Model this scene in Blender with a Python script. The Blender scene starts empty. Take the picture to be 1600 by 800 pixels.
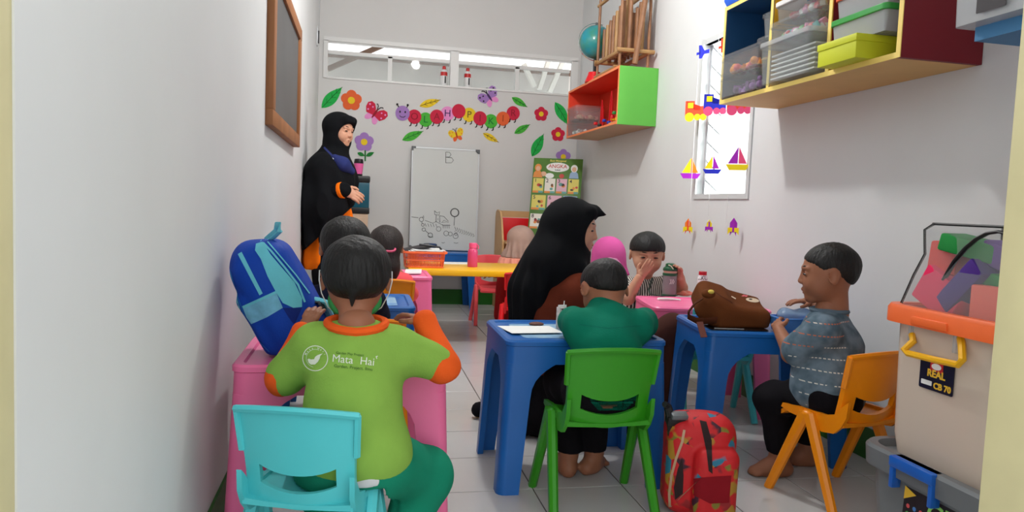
import bpy, bmesh, math, random
import numpy as np
from mathutils import Vector, Matrix
from mathutils.bvhtree import BVHTree

SC = bpy.context.scene
COL = SC.collection
random.seed(7)
RNG = np.random.default_rng(7)

# ------------------------------------------------------------------ camera
F_PX = 1130.0
CAM_H = 0.91
VPY = (565.0, 311.0)      # vanishing point of the room's depth axis
HSL = 0.042               # slope of the horizon (camera roll)
def _cam_axes():
    dy = np.array([VPY[0]-800, VPY[1]-400, F_PX]); dy /= np.linalg.norm(dy)
    p = np.array([VPY[0]-800+1000, VPY[1]-400+1000*HSL, F_PX])
    n = np.cross(p, dy); n /= np.linalg.norm(n)
    if n[1] > 0: n = -n
    dx = np.cross(dy, n)
    if dx[0] < 0: dx = -dx
    return np.stack([dx, dy, n])
RC = _cam_axes()
def _ray(px, py): return RC @ np.array([px-800.0, py-400.0, F_PX])
def PY(px, py, Y):                       # point seen at a pixel, at depth Y
    d = _ray(px, py); t = Y/d[1]; return Vector((d[0]*t, Y, CAM_H+d[2]*t))
def PX(px, py, X):                       # ... on a wall plane X
    d = _ray(px, py); t = X/d[0]; return Vector((X, d[1]*t, CAM_H+d[2]*t))
def PZ(px, py, z=0.0):                   # ... on a level plane z
    d = _ray(px, py); t = (z-CAM_H)/d[2]; return Vector((d[0]*t, d[1]*t, z))
cam = bpy.data.cameras.new('camera'); cam_ob = bpy.data.objects.new('camera', cam); COL.objects.link(cam_ob)
r_, d_, f_ = RC[:, 0], RC[:, 1], RC[:, 2]
cam_ob.matrix_world = Matrix(((r_[0], -d_[0], -f_[0], 0), (r_[1], -d_[1], -f_[1], 0), (r_[2], -d_[2], -f_[2], CAM_H), (0, 0, 0, 1)))
cam.sensor_width = 36; cam.lens = F_PX/1600*36; cam.clip_start = 0.02
SC.camera = cam_ob

# ------------------------------------------------------------------ light
wd = bpy.data.worlds.new('world'); SC.world = wd; wd.use_nodes = True
wd.node_tree.nodes['Background'].inputs[0].default_value = (0.96, 0.985, 1.0, 1)
wd.node_tree.nodes['Background'].inputs[1].default_value = 1.38
SC.view_settings.view_transform = 'Standard'
SC.view_settings.look = 'None'
SC.view_settings.gamma = 1.0
SC.view_settings.use_curve_mapping = False
SC.view_settings.exposure = 0.42
def area(name, loc, rot, sx, sy, power, color=(1, 1, 1)):
    l = bpy.data.lights.new(name, 'AREA'); l.shape = 'RECTANGLE'; l.size = sx; l.size_y = sy
    l.energy = power; l.color = color
    o = bpy.data.objects.new(name, l); COL.objects.link(o); o.location = loc; o.rotation_euler = rot
    return o
XL0, XL1, XR, YB, YF, ZC = -0.352, -0.385, 1.92, 6.44, 0.84, 3.0     # left wall (near/far), right wall, back, front, ceiling
# the ceiling bulb: above the frame, placed by the shadows both wall shelves throw on the right wall and by its mirror image in the transom pane
_l = bpy.data.lights.new('ceiling_lamp_offscreen', 'POINT'); _l.energy = 58; _l.shadow_soft_size = 0.05; _l.color = (1.0, 0.99, 0.975)
_o = bpy.data.objects.new('ceiling_lamp_offscreen', _l); COL.objects.link(_o); _o.location = (0.63, 3.5, 2.66)
# daylight outside the louvre window
_o = area('window_right_offscreen', (2.75, 2.7, 1.75), (0, 0, 0), 1.3, 1.1, 90, (1.0, 0.99, 0.97))
_o.rotation_euler = Vector((-0.38-2.75, 5.2-2.7, 1.25-1.75)).to_track_quat('-Z', 'Y').to_euler()

# ------------------------------------------------------------------ materials
def lin(c):
    c = [x/255.0 for x in c]
    return tuple((x/12.92 if x <= 0.04045 else ((x+0.055)/1.055)**2.4) for x in c)
MATS = {}
def mat(name, rgb, rough=0.5, var=0.0, vscale=8.0, bump=0.0, bscale=40.0, metal=0.0, spec=0.5, trans=0.0, alpha=1.0,
        emit=0.0, sss=0.0, coat=0.0, rgb2=None, stretch=None, ior=1.45):
    if name in MATS: return MATS[name]
    m = bpy.data.materials.new(name); m.use_nodes = True
    nt = m.node_tree; b = nt.nodes['Principled BSDF']; L = nt.links
    c = lin(rgb)
    b.inputs['Base Color'].default_value = (*c, 1)
    b.inputs['Roughness'].default_value = rough
    b.inputs['Metallic'].default_value = metal
    b.inputs['Specular IOR Level'].default_value = spec
    b.inputs['IOR'].default_value = ior
    b.inputs['Transmission Weight'].default_value = trans
    b.inputs['Alpha'].default_value = alpha
    b.inputs['Coat Weight'].default_value = coat
    if sss: b.inputs['Subsurface Weight'].default_value = sss; b.inputs['Subsurface Radius'].default_value = (0.02, 0.008, 0.005)
    if emit: b.inputs['Emission Color'].default_value = (*c, 1); b.inputs['Emission Strength'].default_value = emit
    if var or bump:
        tc = nt.nodes.new('ShaderNodeTexCoord'); mp = nt.nodes.new('ShaderNodeMapping'); L.new(tc.outputs['Object'], mp.inputs[0])
        if stretch: mp.inputs['Scale'].default_value = stretch
    if var:
        n = nt.nodes.new('ShaderNodeTexNoise'); n.inputs['Scale'].default_value = vscale; n.inputs['Detail'].default_value = 5
        L.new(mp.outputs[0], n.inputs['Vector'])
        rp = nt.nodes.new('ShaderNodeValToRGB'); e = rp.color_ramp.elements
        e[0].position = 0.3; e[1].position = 0.7
        c2 = lin(rgb2) if rgb2 else tuple(max(0, x*(1-var)) for x in c)
        e[0].color = (*c2, 1); e[1].color = (*c, 1) if rgb2 else (*[min(1, x*(1+var*0.6)) for x in c], 1)
        L.new(n.outputs['Fac'], rp.inputs[0]); L.new(rp.outputs[0], b.inputs['Base Color'])
    if bump:
        n2 = nt.nodes.new('ShaderNodeTexNoise'); n2.inputs['Scale'].default_value = bscale; n2.inputs['Detail'].default_value = 4
        L.new(mp.outputs[0], n2.inputs['Vector'])
        bp = nt.nodes.new('ShaderNodeBump'); bp.inputs['Strength'].default_value = bump; bp.inputs['Distance'].default_value = 0.01
        L.new(n2.outputs['Fac'], bp.inputs['Height']); L.new(bp.outputs[0], b.inputs['Normal'])
    MATS[name] = m
    return m
def plastic(name, rgb, rough=0.34): return mat(name, rgb, rough, var=0.04, vscale=5, bump=0.015, bscale=250, spec=0.5)
def cloth(name, rgb, rough=0.9, var=0.07, bump=0.12): return mat(name, rgb, rough, var=var, vscale=14, bump=bump, bscale=220, spec=0.15)
def paint(name, rgb): return mat(name, rgb, 0.6, var=0.03, vscale=10, bump=0.02, bscale=120)

# ------------------------------------------------------------------ mesh helpers
def new_bm(): return bmesh.new()
def T(loc=(0, 0, 0), rz=0.0, rx=0.0, ry=0.0, s=(1, 1, 1)):
    return Matrix.Translation(loc) @ Matrix.Rotation(rz, 4, 'Z') @ Matrix.Rotation(ry, 4, 'Y') @ Matrix.Rotation(rx, 4, 'X') @ Matrix.Diagonal((*s, 1))
def box(bm, c, s, m=None, bev=0.0, seg=2):
    r = bmesh.ops.create_cube(bm, size=1.0)
    vs = r['verts']
    for v in vs: v.co = Vector((v.co.x*s[0], v.co.y*s[1], v.co.z*s[2]))
    if bev:
        es = list({e for v in vs for e in v.link_edges})
        rr = bmesh.ops.bevel(bm, geom=es, offset=bev, segments=seg, profile=0.5, affect='EDGES')
        vs = list({v for v in vs if v.is_valid} | {v for f in rr['faces'] for v in f.verts})
        seen = set(vs); st = list(vs)
        while st:
            v = st.pop()
            for e in v.link_edges:
                o = e.other_vert(v)
                if o not in seen: seen.add(o); st.append(o)
        vs = list(seen)
    M = Matrix.Translation(c) if m is None else (m @ Matrix.Translation(c))
    for v in vs: v.co = M @ v.co
    return vs
def bx(bm, x0, x1, y0, y1, z0, z1, bev=0.0, m=None):
    return box(bm, ((x0+x1)/2, (y0+y1)/2, (z0+z1)/2), (abs(x1-x0), abs(y1-y0), abs(z1-z0)), m, bev)
def loft(bm, loops, caps=True, closed=True):
    rings = [[bm.verts.new(p) for p in lp] for lp in loops]
    n = len(rings[0])
    for a, b in zip(rings[:-1], rings[1:]):
        for i in range(n if closed else n-1):
            j = (i+1) % n
            try: bm.faces.new((a[i], a[j], b[j], b[i]))
            except ValueError: pass
    if caps and closed:
        try: bm.faces.new(list(reversed(rings[0])))
        except ValueError: pass
        try: bm.faces.new(rings[-1])
        except ValueError: pass
    return rings
def frames(pts):
    pts = [Vector(p) for p in pts]; out = []
    up = None
    for i, p in enumerate(pts):
        t = (pts[min(i+1, len(pts)-1)] - pts[max(i-1, 0)])
        t = t.normalized() if t.length > 1e-9 else Vector((0, 0, 1))
        if up is None:
            up = Vector((0, 0, 1)) if abs(t.z) < 0.9 else Vector((0, 1, 0))
        a = up.cross(t)
        if a.length < 1e-6: a = Vector((1, 0, 0)).cross(t)
        a.normalize(); b = t.cross(a).normalized(); up = b
        out.append((p, a, b))
    return out
def tube(bm, pts, r, n=8, closed_path=False, flat=None):
    rs = r if isinstance(r, (list, tuple)) else [r]*len(pts)
    loops = []
    for (p, a, b), q in zip(frames(pts), rs):
        fa, fb = (1, 1) if flat is None else flat
        loops.append([p + a*(q*fa*math.cos(2*math.pi*k/n)) + b*(q*fb*math.sin(2*math.pi*k/n)) for k in range(n)])
    if closed_path: loops.append(loops[0]); return loft(bm, loops, caps=False)
    return loft(bm, loops)
def bar(bm, a, b, wa, wb, bev_frac=0.25, side=None):
    """tapered bar of rounded rectangular section; wa, wb = (width, depth) at the ends; side = direction of width"""
    a, b = Vector(a), Vector(b); t = (b-a).normalized()
    s = Vector(side) if side else Vector((1, 0, 0)); s = (s - t*s.dot(t)).normalized(); u = t.cross(s)
    def lp(p, w):
        hx, hy = w[0]/2, w[1]/2; c = min(hx, hy)*bev_frac*2
        return [p+s*x+u*y for x, y in ((hx-c, -hy), (hx, -hy+c), (hx, hy-c), (hx-c, hy), (-hx+c, hy), (-hx, hy-c), (-hx, -hy+c), (-hx+c, -hy))]
    loft(bm, [lp(a, wa), lp(b, wb)])
def lathe(bm, prof, n=20, m=None):
    m = m or Matrix.Identity(4)
    loops = [[m @ Vector((r*math.cos(2*math.pi*k/n), r*math.sin(2*math.pi*k/n), z)) for k in range(n)] for r, z in prof]
    loft(bm, loops)
def prism(bm, poly, t, m=None):
    """flat outline poly (x, y) extruded to thickness t along local z"""
    m = m or Matrix.Identity(4)
    a = [bm.verts.new(m @ Vector((x, y, 0))) for x, y in poly]
    b = [bm.verts.new(m @ Vector((x, y, t))) for x, y in poly]
    n = len(poly)
    area2 = sum(poly[i][0]*poly[(i+1) % n][1]-poly[(i+1) % n][0]*poly[i][1] for i in range(n))
    f0 = bm.faces.new(a); f1 = bm.faces.new(b)
    sides = [bm.faces.new((a[i], a[(i+1) % n], b[(i+1) % n], b[i])) for i in range(n)]
    bmesh.ops.triangulate(bm, faces=[f0, f1])
def rrect(w, d, r, n=4, cx=0, cy=0):
    out = []
    for (sx, sy, a0) in ((1, 1, 0), (-1, 1, 90), (-1, -1, 180), (1, -1, 270)):
        for k in range(n+1):
            a = math.radians(a0+90*k/n)
            out.append((cx+sx*(w/2-r)+r*math.cos(a), cy+sy*(d/2-r)+r*math.sin(a)))
    return out
def ellipse(rx, ry, n=20, cx=0, cy=0): return [(cx+rx*math.cos(2*math.pi*k/n), cy+ry*math.sin(2*math.pi*k/n)) for k in range(n)]
def ball(bm, c, r, m=None, seg=14):
    rr = (r, r, r) if isinstance(r, (int, float)) else r
    M = (m or Matrix.Identity(4)) @ Matrix.Translation(c) @ Matrix.Diagonal((*rr, 1))
    bmesh.ops.create_uvsphere(bm, u_segments=seg, v_segments=max(6, seg//2+1), radius=1.0, matrix=M)
def patch(bm, u0, u1, fb, ft, mp, thick, nu=10, nv=4):
    """curved plate: columns u0..u1 between curves fb(u), ft(u); mp(u, v) -> point, offset along local y by thick"""
    def g(off): return [[bm.verts.new(mp(u0+(u1-u0)*i/nu, fb(u0+(u1-u0)*i/nu)+(ft(u0+(u1-u0)*i/nu)-fb(u0+(u1-u0)*i/nu))*j/nv)+Vector((0, off, 0))) for j in range(nv+1)] for i in range(nu+1)]
    A, B = g(0), g(thick)
    for i in range(nu):
        for j in range(nv):
            bm.faces.new((A[i][j], A[i+1][j], A[i+1][j+1], A[i][j+1])); bm.faces.new((B[i][j], B[i][j+1], B[i+1][j+1], B[i+1][j]))
    for i in range(nu):
        bm.faces.new((A[i][0], B[i][0], B[i+1][0], A[i+1][0])); bm.faces.new((A[i][nv], A[i+1][nv], B[i+1][nv], B[i][nv]))
    for j in range(nv):
        bm.faces.new((A[0][j], A[0][j+1], B[0][j+1], B[0][j])); bm.faces.new((A[nu][j], B[nu][j], B[nu][j+1], A[nu][j+1]))

def tag(o, label=None, cat=None, group=None, kind=None):
    if label: o['label'] = label
    if cat: o['category'] = cat
    if group: o['group'] = group
    if kind: o['kind'] = kind
    return o
def wm(o):
    M = Matrix.Translation(o.location) @ o.rotation_euler.to_matrix().to_4x4()
    return (wm(o.parent) @ M) if o.parent else M
def obj(name, bm, m, parent=None, smooth=True, world=False, angle=0.6):
    """link a bmesh as one object; world=True: coordinates are world ones and are moved into the parent's frame"""
    me = bpy.data.meshes.new(name)
    bmesh.ops.recalc_face_normals(bm, faces=bm.faces[:])
    if world and parent is not None: bm.transform(wm(parent).inverted())
    if smooth:
        for f in bm.faces: f.smooth = True
        for e in bm.edges:
            if len(e.link_faces) == 2 and e.calc_face_angle(0) > angle: e.smooth = False
    bm.to_mesh(me); bm.free()
    o = bpy.data.objects.new(name, me); COL.objects.link(o)
    if m: me.materials.append(m)
    if parent: o.parent = parent
    return o
def mesh_obj(name, V, Fq, m, parent=None, loc=None, world=True):
    """link vertex/face arrays (world coordinates) as one object"""
    V = np.asarray(V, dtype=np.float64)
    me = bpy.data.meshes.new(name)
    if parent is not None and world:
        MI = np.array(wm(parent).inverted()); V = V @ MI[:3, :3].T + MI[:3, 3]
    elif loc is not None: V = V - np.array(loc)
    nf, k = Fq.shape
    me.vertices.add(len(V)); me.vertices.foreach_set('co', V.astype(np.float32).ravel())
    me.loops.add(nf*k); me.loops.foreach_set('vertex_index', Fq.astype(np.int32).ravel())
    me.polygons.add(nf); me.polygons.foreach_set('loop_start', np.arange(0, nf*k, k, dtype=np.int32))
    me.polygons.foreach_set('use_smooth', np.ones(nf, dtype=bool))
    me.update(calc_edges=True); me.validate()
    o = bpy.data.objects.new(name, me); COL.objects.link(o)
    if m: me.materials.append(m)
    if parent is not None: o.parent = parent
    elif loc is not None: o.location = loc
    return o
def thing(name, label, cat, loc=(0, 0, 0), rz=0.0, group=None):
    o = bpy.data.objects.new(name, None); COL.objects.link(o); o.empty_display_size = 0.05
    o.location = loc; o.rotation_euler = (0, 0, rz)
    return tag(o, label, cat, group)
def dup(root, loc, rz, label, material_map=None, group=None):
    def cp(o, par):
        c = o.copy(); COL.objects.link(c); c.parent = par
        if material_map and c.type == 'MESH':
            for i, s in enumerate(c.material_slots):
                nm_ = s.material.name if s.material else ''
                if nm_ in material_map:
                    s.link = 'OBJECT'; s.material = material_map[nm_]
        for ch in list(o.children): cp(ch, c)
        return c
    r = cp(root, None); r.location = loc; r.rotation_euler = (0, 0, rz); r['label'] = label
    if group: r['group'] = group
    return r
def struct(name, bm, m, smooth=False): return tag(obj(name, bm, m, smooth=smooth), kind='structure')
def text_bm(s, size, depth=0.0, bold=0.0):
    cu = bpy.data.curves.new('lettering', 'FONT'); cu.body = s; cu.size = size; cu.extrude = depth; cu.align_x = 'CENTER'; cu.align_y = 'CENTER'
    cu.offset = bold; cu.resolution_u = 3
    o = bpy.data.objects.new('lettering', cu); COL.objects.link(o)
    dg = bpy.context.evaluated_depsgraph_get()
    me = bpy.data.meshes.new_from_object(o.evaluated_get(dg))
    bm = bmesh.new(); bm.from_mesh(me)
    bpy.data.objects.remove(o); bpy.data.curves.remove(cu); bpy.data.meshes.remove(me)
    return bm
def text(s, size, M, m, parent, depth=0.0006, name='lettering', world=True, bold=0.0):
    bm = text_bm(s, size, depth, bold); bm.transform(M)
    return obj(name, bm, m, parent, smooth=False, world=world)
def plane_m(o, ex, ey):
    """matrix with local x along ex, local y along ey, z = ex x ey, origin o"""
    ex = Vector(ex).normalized(); ey = Vector(ey); ey = (ey-ex*ey.dot(ex)).normalized(); ez = ex.cross(ey)
    return Matrix(((ex.x, ey.x, ez.x, o[0]), (ex.y, ey.y, ez.y, o[1]), (ex.z, ey.z, ez.z, o[2]), (0, 0, 0, 1)))

# ------------------------------------------------------------------ rounded bodies: distance fields turned into meshes
def surface_nets(v, lo, h):
    s = v < 0
    nx, ny, nz = v.shape
    cnt = np.zeros((nx-1, ny-1, nz-1), np.int8)
    offs = [(i, j, k) for i in (0, 1) for j in (0, 1) for k in (0, 1)]
    for i, j, k in offs: cnt += s[i:nx-1+i, j:ny-1+j, k:nz-1+k]
    act = (cnt > 0) & (cnt < 8)
    I = np.argwhere(act)
    idx = np.full(act.shape, -1, np.int64); idx[act] = np.arange(len(I))
    acc = np.zeros((len(I), 3)); num = np.zeros(len(I))
    cv = {o: v[I[:, 0]+o[0], I[:, 1]+o[1], I[:, 2]+o[2]] for o in offs}
    for a in offs:
        for ax in range(3):
            if a[ax] == 1: continue
            b = list(a); b[ax] = 1; b = tuple(b)
            va, vb = cv[a], cv[b]
            x = (va < 0) != (vb < 0)
            if not x.any(): continue
            t = va[x]/(va[x]-vb[x])
            p = np.tile(np.array(a, float), (x.sum(), 1)); p[:, ax] = t
            acc[x] += p; num[x] += 1
    V = (I + acc/num[:, None])*h + np.array(lo)
    Q = []
    for ax in range(3):
        sl0 = [slice(None)]*3; sl1 = [slice(None)]*3
        sl0[ax] = slice(0, -1); sl1[ax] = slice(1, None)
        d = s[tuple(sl0)] != s[tuple(sl1)]
        E = np.argwhere(d)
        b, c = (ax+1) % 3, (ax+2) % 3
        ok = (E[:, b] > 0) & (E[:, c] > 0) & (E[:, b] < v.shape[b]-1) & (E[:, c] < v.shape[c]-1)
        E = E[ok]
        if not len(E): continue
        def cell(db, dc):
            e = E.copy(); e[:, b] += db; e[:, c] += dc
            return idx[e[:, 0], e[:, 1], e[:, 2]]
        q = np.stack([cell(-1, -1), cell(0, -1), cell(0, 0), cell(-1, 0)], 1)
        ins = s[E[:, 0], E[:, 1], E[:, 2]]
        q[~ins] = q[~ins][:, ::-1]
        Q.append(q)
    return V, np.concatenate(Q)
PRESS = []          # chairs and tables that the person being built sits on or leans on: flesh and cloth flatten against them
class Shape:
    def __init__(self, h=0.006, press=True): self.h = h; self.ops = []; self.press = press
    def flatten(self):
        for kind, o in PRESS:
            a, sc = o.rotation_euler.z, o.scale.z; R = np.array([(math.cos(a), math.sin(a), 0), (-math.sin(a), math.cos(a), 0), (0, 0, 1)]); L = np.array(o.location)
            def at(x, y, z): return L+R.T @ (np.array([x, y, z])*sc)
            if kind == 'chair':
                self.rbox(at(0, 0.018, 0.12), np.array((0.170, 0.127, 0.165))*sc, 0.006, R, 0.004, sub=True)
                for q in (-1, 1): self.rbox(at(q*0.146, 0.018, 0.12), np.array((0.028, 0.127, 0.176))*sc, 0.006, R, 0.004, sub=True)
                c, s = math.cos(0.197), math.sin(0.197); Q = np.array([(1, 0, 0), (0, c, s), (0, -s, c)]) @ R
                self.rbox(at(0, -0.117, 0.40), np.array((0.147, 0.025, 0.122))*sc, 0.004, Q, 0.004, sub=True)
            elif kind == 'table':
                self.rbox(at(0, 0, 0.448), (0.274, 0.209, 0.0425), 0.004, R, 0.004, sub=True)
    def cone(self, a, b, ra, rb=None, k=0.02, sub=False):
        a = np.array(a, float); b = np.array(b, float); rb = ra if rb is None else rb
        ab = b-a; L2 = max(ab @ ab, 1e-12)
        def fn(X, Y, Z):
            t = np.clip(((X-a[0])*ab[0]+(Y-a[1])*ab[1]+(Z-a[2])*ab[2])/L2, 0, 1)
            return np.sqrt((X-a[0]-t*ab[0])**2+(Y-a[1]-t*ab[1])**2+(Z-a[2]-t*ab[2])**2)-(ra+(rb-ra)*t)
        self.ops.append(('-' if sub else '+', fn, np.minimum(a-ra, b-rb), np.maximum(a+ra, b+rb), k)); return self
    def chain(self, pts, rs, k=0.02):
        for i in range(len(pts)-1): self.cone(pts[i], pts[i+1], rs[i], rs[i+1], k)
        return self
    def ell(self, c, r, R=None, k=0.02, sub=False):
        c = np.array(c, float); r = np.array(r, float); R = np.eye(3) if R is None else np.array(R, float)
        def fn(X, Y, Z):
            x, y, z = X-c[0], Y-c[1], Z-c[2]
            u = [R[i, 0]*x+R[i, 1]*y+R[i, 2]*z for i in range(3)]
            k0 = np.sqrt(sum((u[i]/r[i])**2 for i in range(3))); k1 = np.sqrt(sum((u[i]/r[i]**2)**2 for i in range(3)))+1e-9
            return k0*(k0-1)/k1
        e = np.abs(R.T) @ r
        self.ops.append(('-' if sub else '+', fn, c-e, c+e, k)); return self
    def rbox(self, c, hs, r, R=None, k=0.02, sub=False):
        c = np.array(c, float); hs = np.array(hs, float); R = np.eye(3) if R is None else np.array(R, float); q = hs-r
        def fn(X, Y, Z):
            x, y, z = X-c[0], Y-c[1], Z-c[2]
            u = [np.abs(R[i, 0]*x+R[i, 1]*y+R[i, 2]*z)-q[i] for i in range(3)]
            return np.sqrt(sum(np.maximum(w, 0)**2 for w in u))+np.minimum(np.maximum(np.maximum(u[0], u[1]), u[2]), 0)-r
        e = np.abs(R.T) @ hs
        self.ops.append(('-' if sub else '+', fn, c-e, c+e, k)); return self
    def cut(self, n, o, k=0.0):
        n = np.array(n, float); n /= np.linalg.norm(n); o = np.array(o, float)
        self.ops.append(('c', lambda X, Y, Z: (X-o[0])*n[0]+(Y-o[1])*n[1]+(Z-o[2])*n[2], None, None, k)); return self
    def disp(self, fn): self.ops.append(('d', fn, None, None, 0)); return self
    def wrinkle(self, amp, freq, seed=0, zs=1.0):
        g = np.random.default_rng(seed)
        ds = [(g.normal(size=3)*np.array([1, 1, zs]), g.uniform(0, 6.28)) for _ in range(5)]
        ds = [(d/np.linalg.norm(d)*freq*g.uniform(0.6, 1.5), p) for d, p in ds]
        def fn(X, Y, Z):
            r = 0
            for i, (d, p) in enumerate(ds):
                w = 0 if i == 0 else 1.2*np.sin(Z*freq*0.4+i)
                r = r+np.sin(X*d[0]+Y*d[1]+Z*d[2]+p+w)
            return amp*r/2.2
        return self.disp(fn)
    def mesh(self):
        h = self.h; keep = list(self.ops)
        if self.press: self.flatten()
        lo = np.min([o[2] for o in self.ops if o[0] == '+'], 0)-3*h-0.004; hi = np.max([o[3] for o in self.ops if o[0] == '+'], 0)+3*h+0.004
        n = np.ceil((hi-lo)/h).astype(int)+1
        v = np.full(n, 0.3, np.float32)
        ax = [(lo[i]+h*np.arange(n[i])).astype(np.float32) for i in range(3)]
        for kind, fn, b0, b1, k in self.ops:
            if kind in '+-':
                i0 = np.clip(np.floor((b0-k-3*h-lo)/h).astype(int), 0, n-1); i1 = np.clip(np.ceil((b1+k+3*h-lo)/h).astype(int)+1, 1, n)
                sl = tuple(slice(a, b) for a, b in zip(i0, i1))
            else: sl = (slice(None),)*3
            X = ax[0][sl[0]][:, None, None]; Y = ax[1][sl[1]][None, :, None]; Z = ax[2][sl[2]][None, None, :]
            a = v[sl]
            if a.size == 0: continue
            d = fn(X, Y, Z)
            if kind == '+':
                r = np.minimum(a, d)
                if k > 0: r = r-np.maximum(k-np.abs(a-d), 0)**2/(4*k)
            elif kind == '-' or kind == 'c':
                if kind == '-': d = -d
                r = np.maximum(a, d)
                if k > 0: r = r+np.maximum(k-np.abs(a-d), 0)**2/(4*k)
            else: r = a-d
            v[sl] = r
        v[0] = v[-1] = 0.3; v[:, 0] = v[:, -1] = 0.3; v[:, :, 0] = v[:, :, -1] = 0.3
        self.ops = keep
        return surface_nets(v, lo, h)
def join(ms):
    V = []; Fq = []; n = 0
    for v, f in ms: V.append(np.asarray(v)); Fq.append(f+n); n += len(v)
    return np.concatenate(V), np.concatenate(Fq)
def xf(ms, M, s=1.0):
    V, Fq = ms; M = np.array(M)
    return (V*s) @ M[:3, :3].T + M[:3, 3], Fq
def basis(o, fwd, up=(0, 0, 1)):
    """columns: x = right, y = forward, z = up"""
    f = Vector(fwd).normalized(); u = Vector(up); u = (u-f*u.dot(f)).normalized(); r = f.cross(u)
    return Matrix(((r.x, f.x, u.x, o[0]), (r.y, f.y, u.y, o[1]), (r.z, f.z, u.z, o[2]), (0, 0, 0, 1)))
def drape(bm, target, direction, off):
    """lay flat artwork onto a mesh object: every vertex slides along direction until it meets the surface"""
    me = target.data; W = wm(target)
    bv = BVHTree.FromPolygons([W @ v.co for v in me.vertices], [tuple(p.vertices) for p in me.polygons])
    d = Vector(direction).normalized()
    for v in bm.verts:
        hit = bv.ray_cast(v.co, d)
        if hit[0] is not None: v.co = hit[0]-d*off
    return bm

def bvh_of(*targets):
    V = []; P = []
    for o in targets:
        W = wm(o); n = len(V); V += [W @ v.co for v in o.data.vertices]; P += [tuple(i+n for i in p.vertices) for p in o.data.polygons]
    return BVHTree.FromPolygons(V, P)
def lay(part, bm, bv, m, parent, off=0.0015):
    """artwork drawn in photograph pixels (x, -y) is laid onto the surface seen there"""
    for v in list(bm.verts):
        d = Vector(_ray(v.co.x, -v.co.y)).normalized(); o = Vector((0, 0, CAM_H))
        h = bv.ray_cast(o, d)
        if h[0] is None:
            q = bv.find_nearest(o+d*2.0); h = (q[0],) if q[0] is not None else (o+d*2.0,)
        v.co = h[0]-d*off
    return obj(part, bm, m, parent, world=True)
def px_poly(pts, step=6.0):
    """filled outline in pixels, cut finely enough to follow a curved surface"""
    bm = new_bm(); f = bm.faces.new([bm.verts.new((x, -y, 0)) for x, y in pts])
    bmesh.ops.triangulate(bm, faces=[f])
    for _ in range(5):
        es = [e for e in bm.edges if e.calc_length() > step]
        if not es: break
        bmesh.ops.subdivide_edges(bm, edges=es, cuts=1); bmesh.ops.triangulate(bm, faces=bm.faces[:])
    return bm
def px_line(pts, w, step=5.0):
    """stroke in pixels of width w"""
    P = [Vector((x, -y, 0)) for x, y in pts]; Q = [P[0]]
    for a, b in zip(P[:-1], P[1:]):
        n = max(1, int((b-a).length/step)); Q += [a.lerp(b, k/n) for k in range(1, n+1)]
    bm = new_bm(); prev = None
    for i, p in enumerate(Q):
        t = (Q[min(i+1, len(Q)-1)]-Q[max(i-1, 0)]).normalized(); n = Vector((-t.y, t.x, 0))*(w/2)
        cur = (bm.verts.new(p-n), bm.verts.new(p), bm.verts.new(p+n))
        if prev:
            bm.faces.new((prev[0], cur[0], cur[1], prev[1])); bm.faces.new((prev[1], cur[1], cur[2], prev[2]))
        prev = cur
    return bm
def px_text(s, size, x, y, slope=0.0, bold=0.0):
    bm = text_bm(s, size, 0, bold); bm.transform(Matrix.Translation((x, -y, 0)) @ Matrix.Rotation(-math.atan(slope), 4, 'Z')); return bm
def sdf_obj(name, shp, m, parent): V, Fq = shp.mesh(); return mesh_obj(name, V, Fq, m, parent)
# ================================================================== the room
m_wall = mat('wall_paint_white', (219, 221, 221), 0.55, var=0.035, vscale=2.2, bump=0.05, bscale=18)
m_wallb = mat('wall_paint_offwhite', (214, 213, 211), 0.6, var=0.025, vscale=2.0, bump=0.04, bscale=18)
m_ceil = mat('ceiling_paint', (225, 225, 222), 0.7)
m_tile = mat('glazed_tile_white', (196, 195, 194), 0.14, var=0.03, vscale=5, spec=0.5)
m_grout = mat('grout_grey', (104, 98, 94), 0.9, var=0.35, vscale=3)
m_green_base = mat('baseboard_green', (26, 100, 24), 0.4, var=0.06, vscale=6)
m_cream = mat('door_frame_cream', (216, 207, 160), 0.5, var=0.07, vscale=9, bump=0.03, bscale=30)
m_frame = mat('window_frame_white', (226, 226, 224), 0.4)
m_alu = mat('aluminium_grey', (200, 203, 205), 0.4, metal=0.3)
def glass_mat(name, tint=(235, 245, 245), alpha=0.15, rough=0.12):
    """thin clear pane: mostly see-through with a glossy skin"""
    if name in MATS: return MATS[name]
    m = bpy.data.materials.new(name); m.use_nodes = True; nt = m.node_tree; nt.nodes.clear()
    o = nt.nodes.new('ShaderNodeOutputMaterial'); tr = nt.nodes.new('ShaderNodeBsdfTransparent'); gl = nt.nodes.new('ShaderNodeBsdfPrincipled'); mx = nt.nodes.new('ShaderNodeMixShader')
    tr.inputs[0].default_value = (*lin(tint), 1)
    gl.inputs['Base Color'].default_value = (*lin(tint), 1); gl.inputs['Roughness'].default_value = rough
    mx.inputs[0].default_value = alpha
    nt.links.new(tr.outputs[0], mx.inputs[1]); nt.links.new(gl.outputs[0], mx.inputs[2]); nt.links.new(mx.outputs[0], o.inputs[0])
    MATS[name] = m; return m
m_pane = glass_mat('window_glass', (246, 249, 249), 0.07)
m_tpane = glass_mat('transom_glass', (240, 243, 243), 0.16, 0.015)

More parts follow.
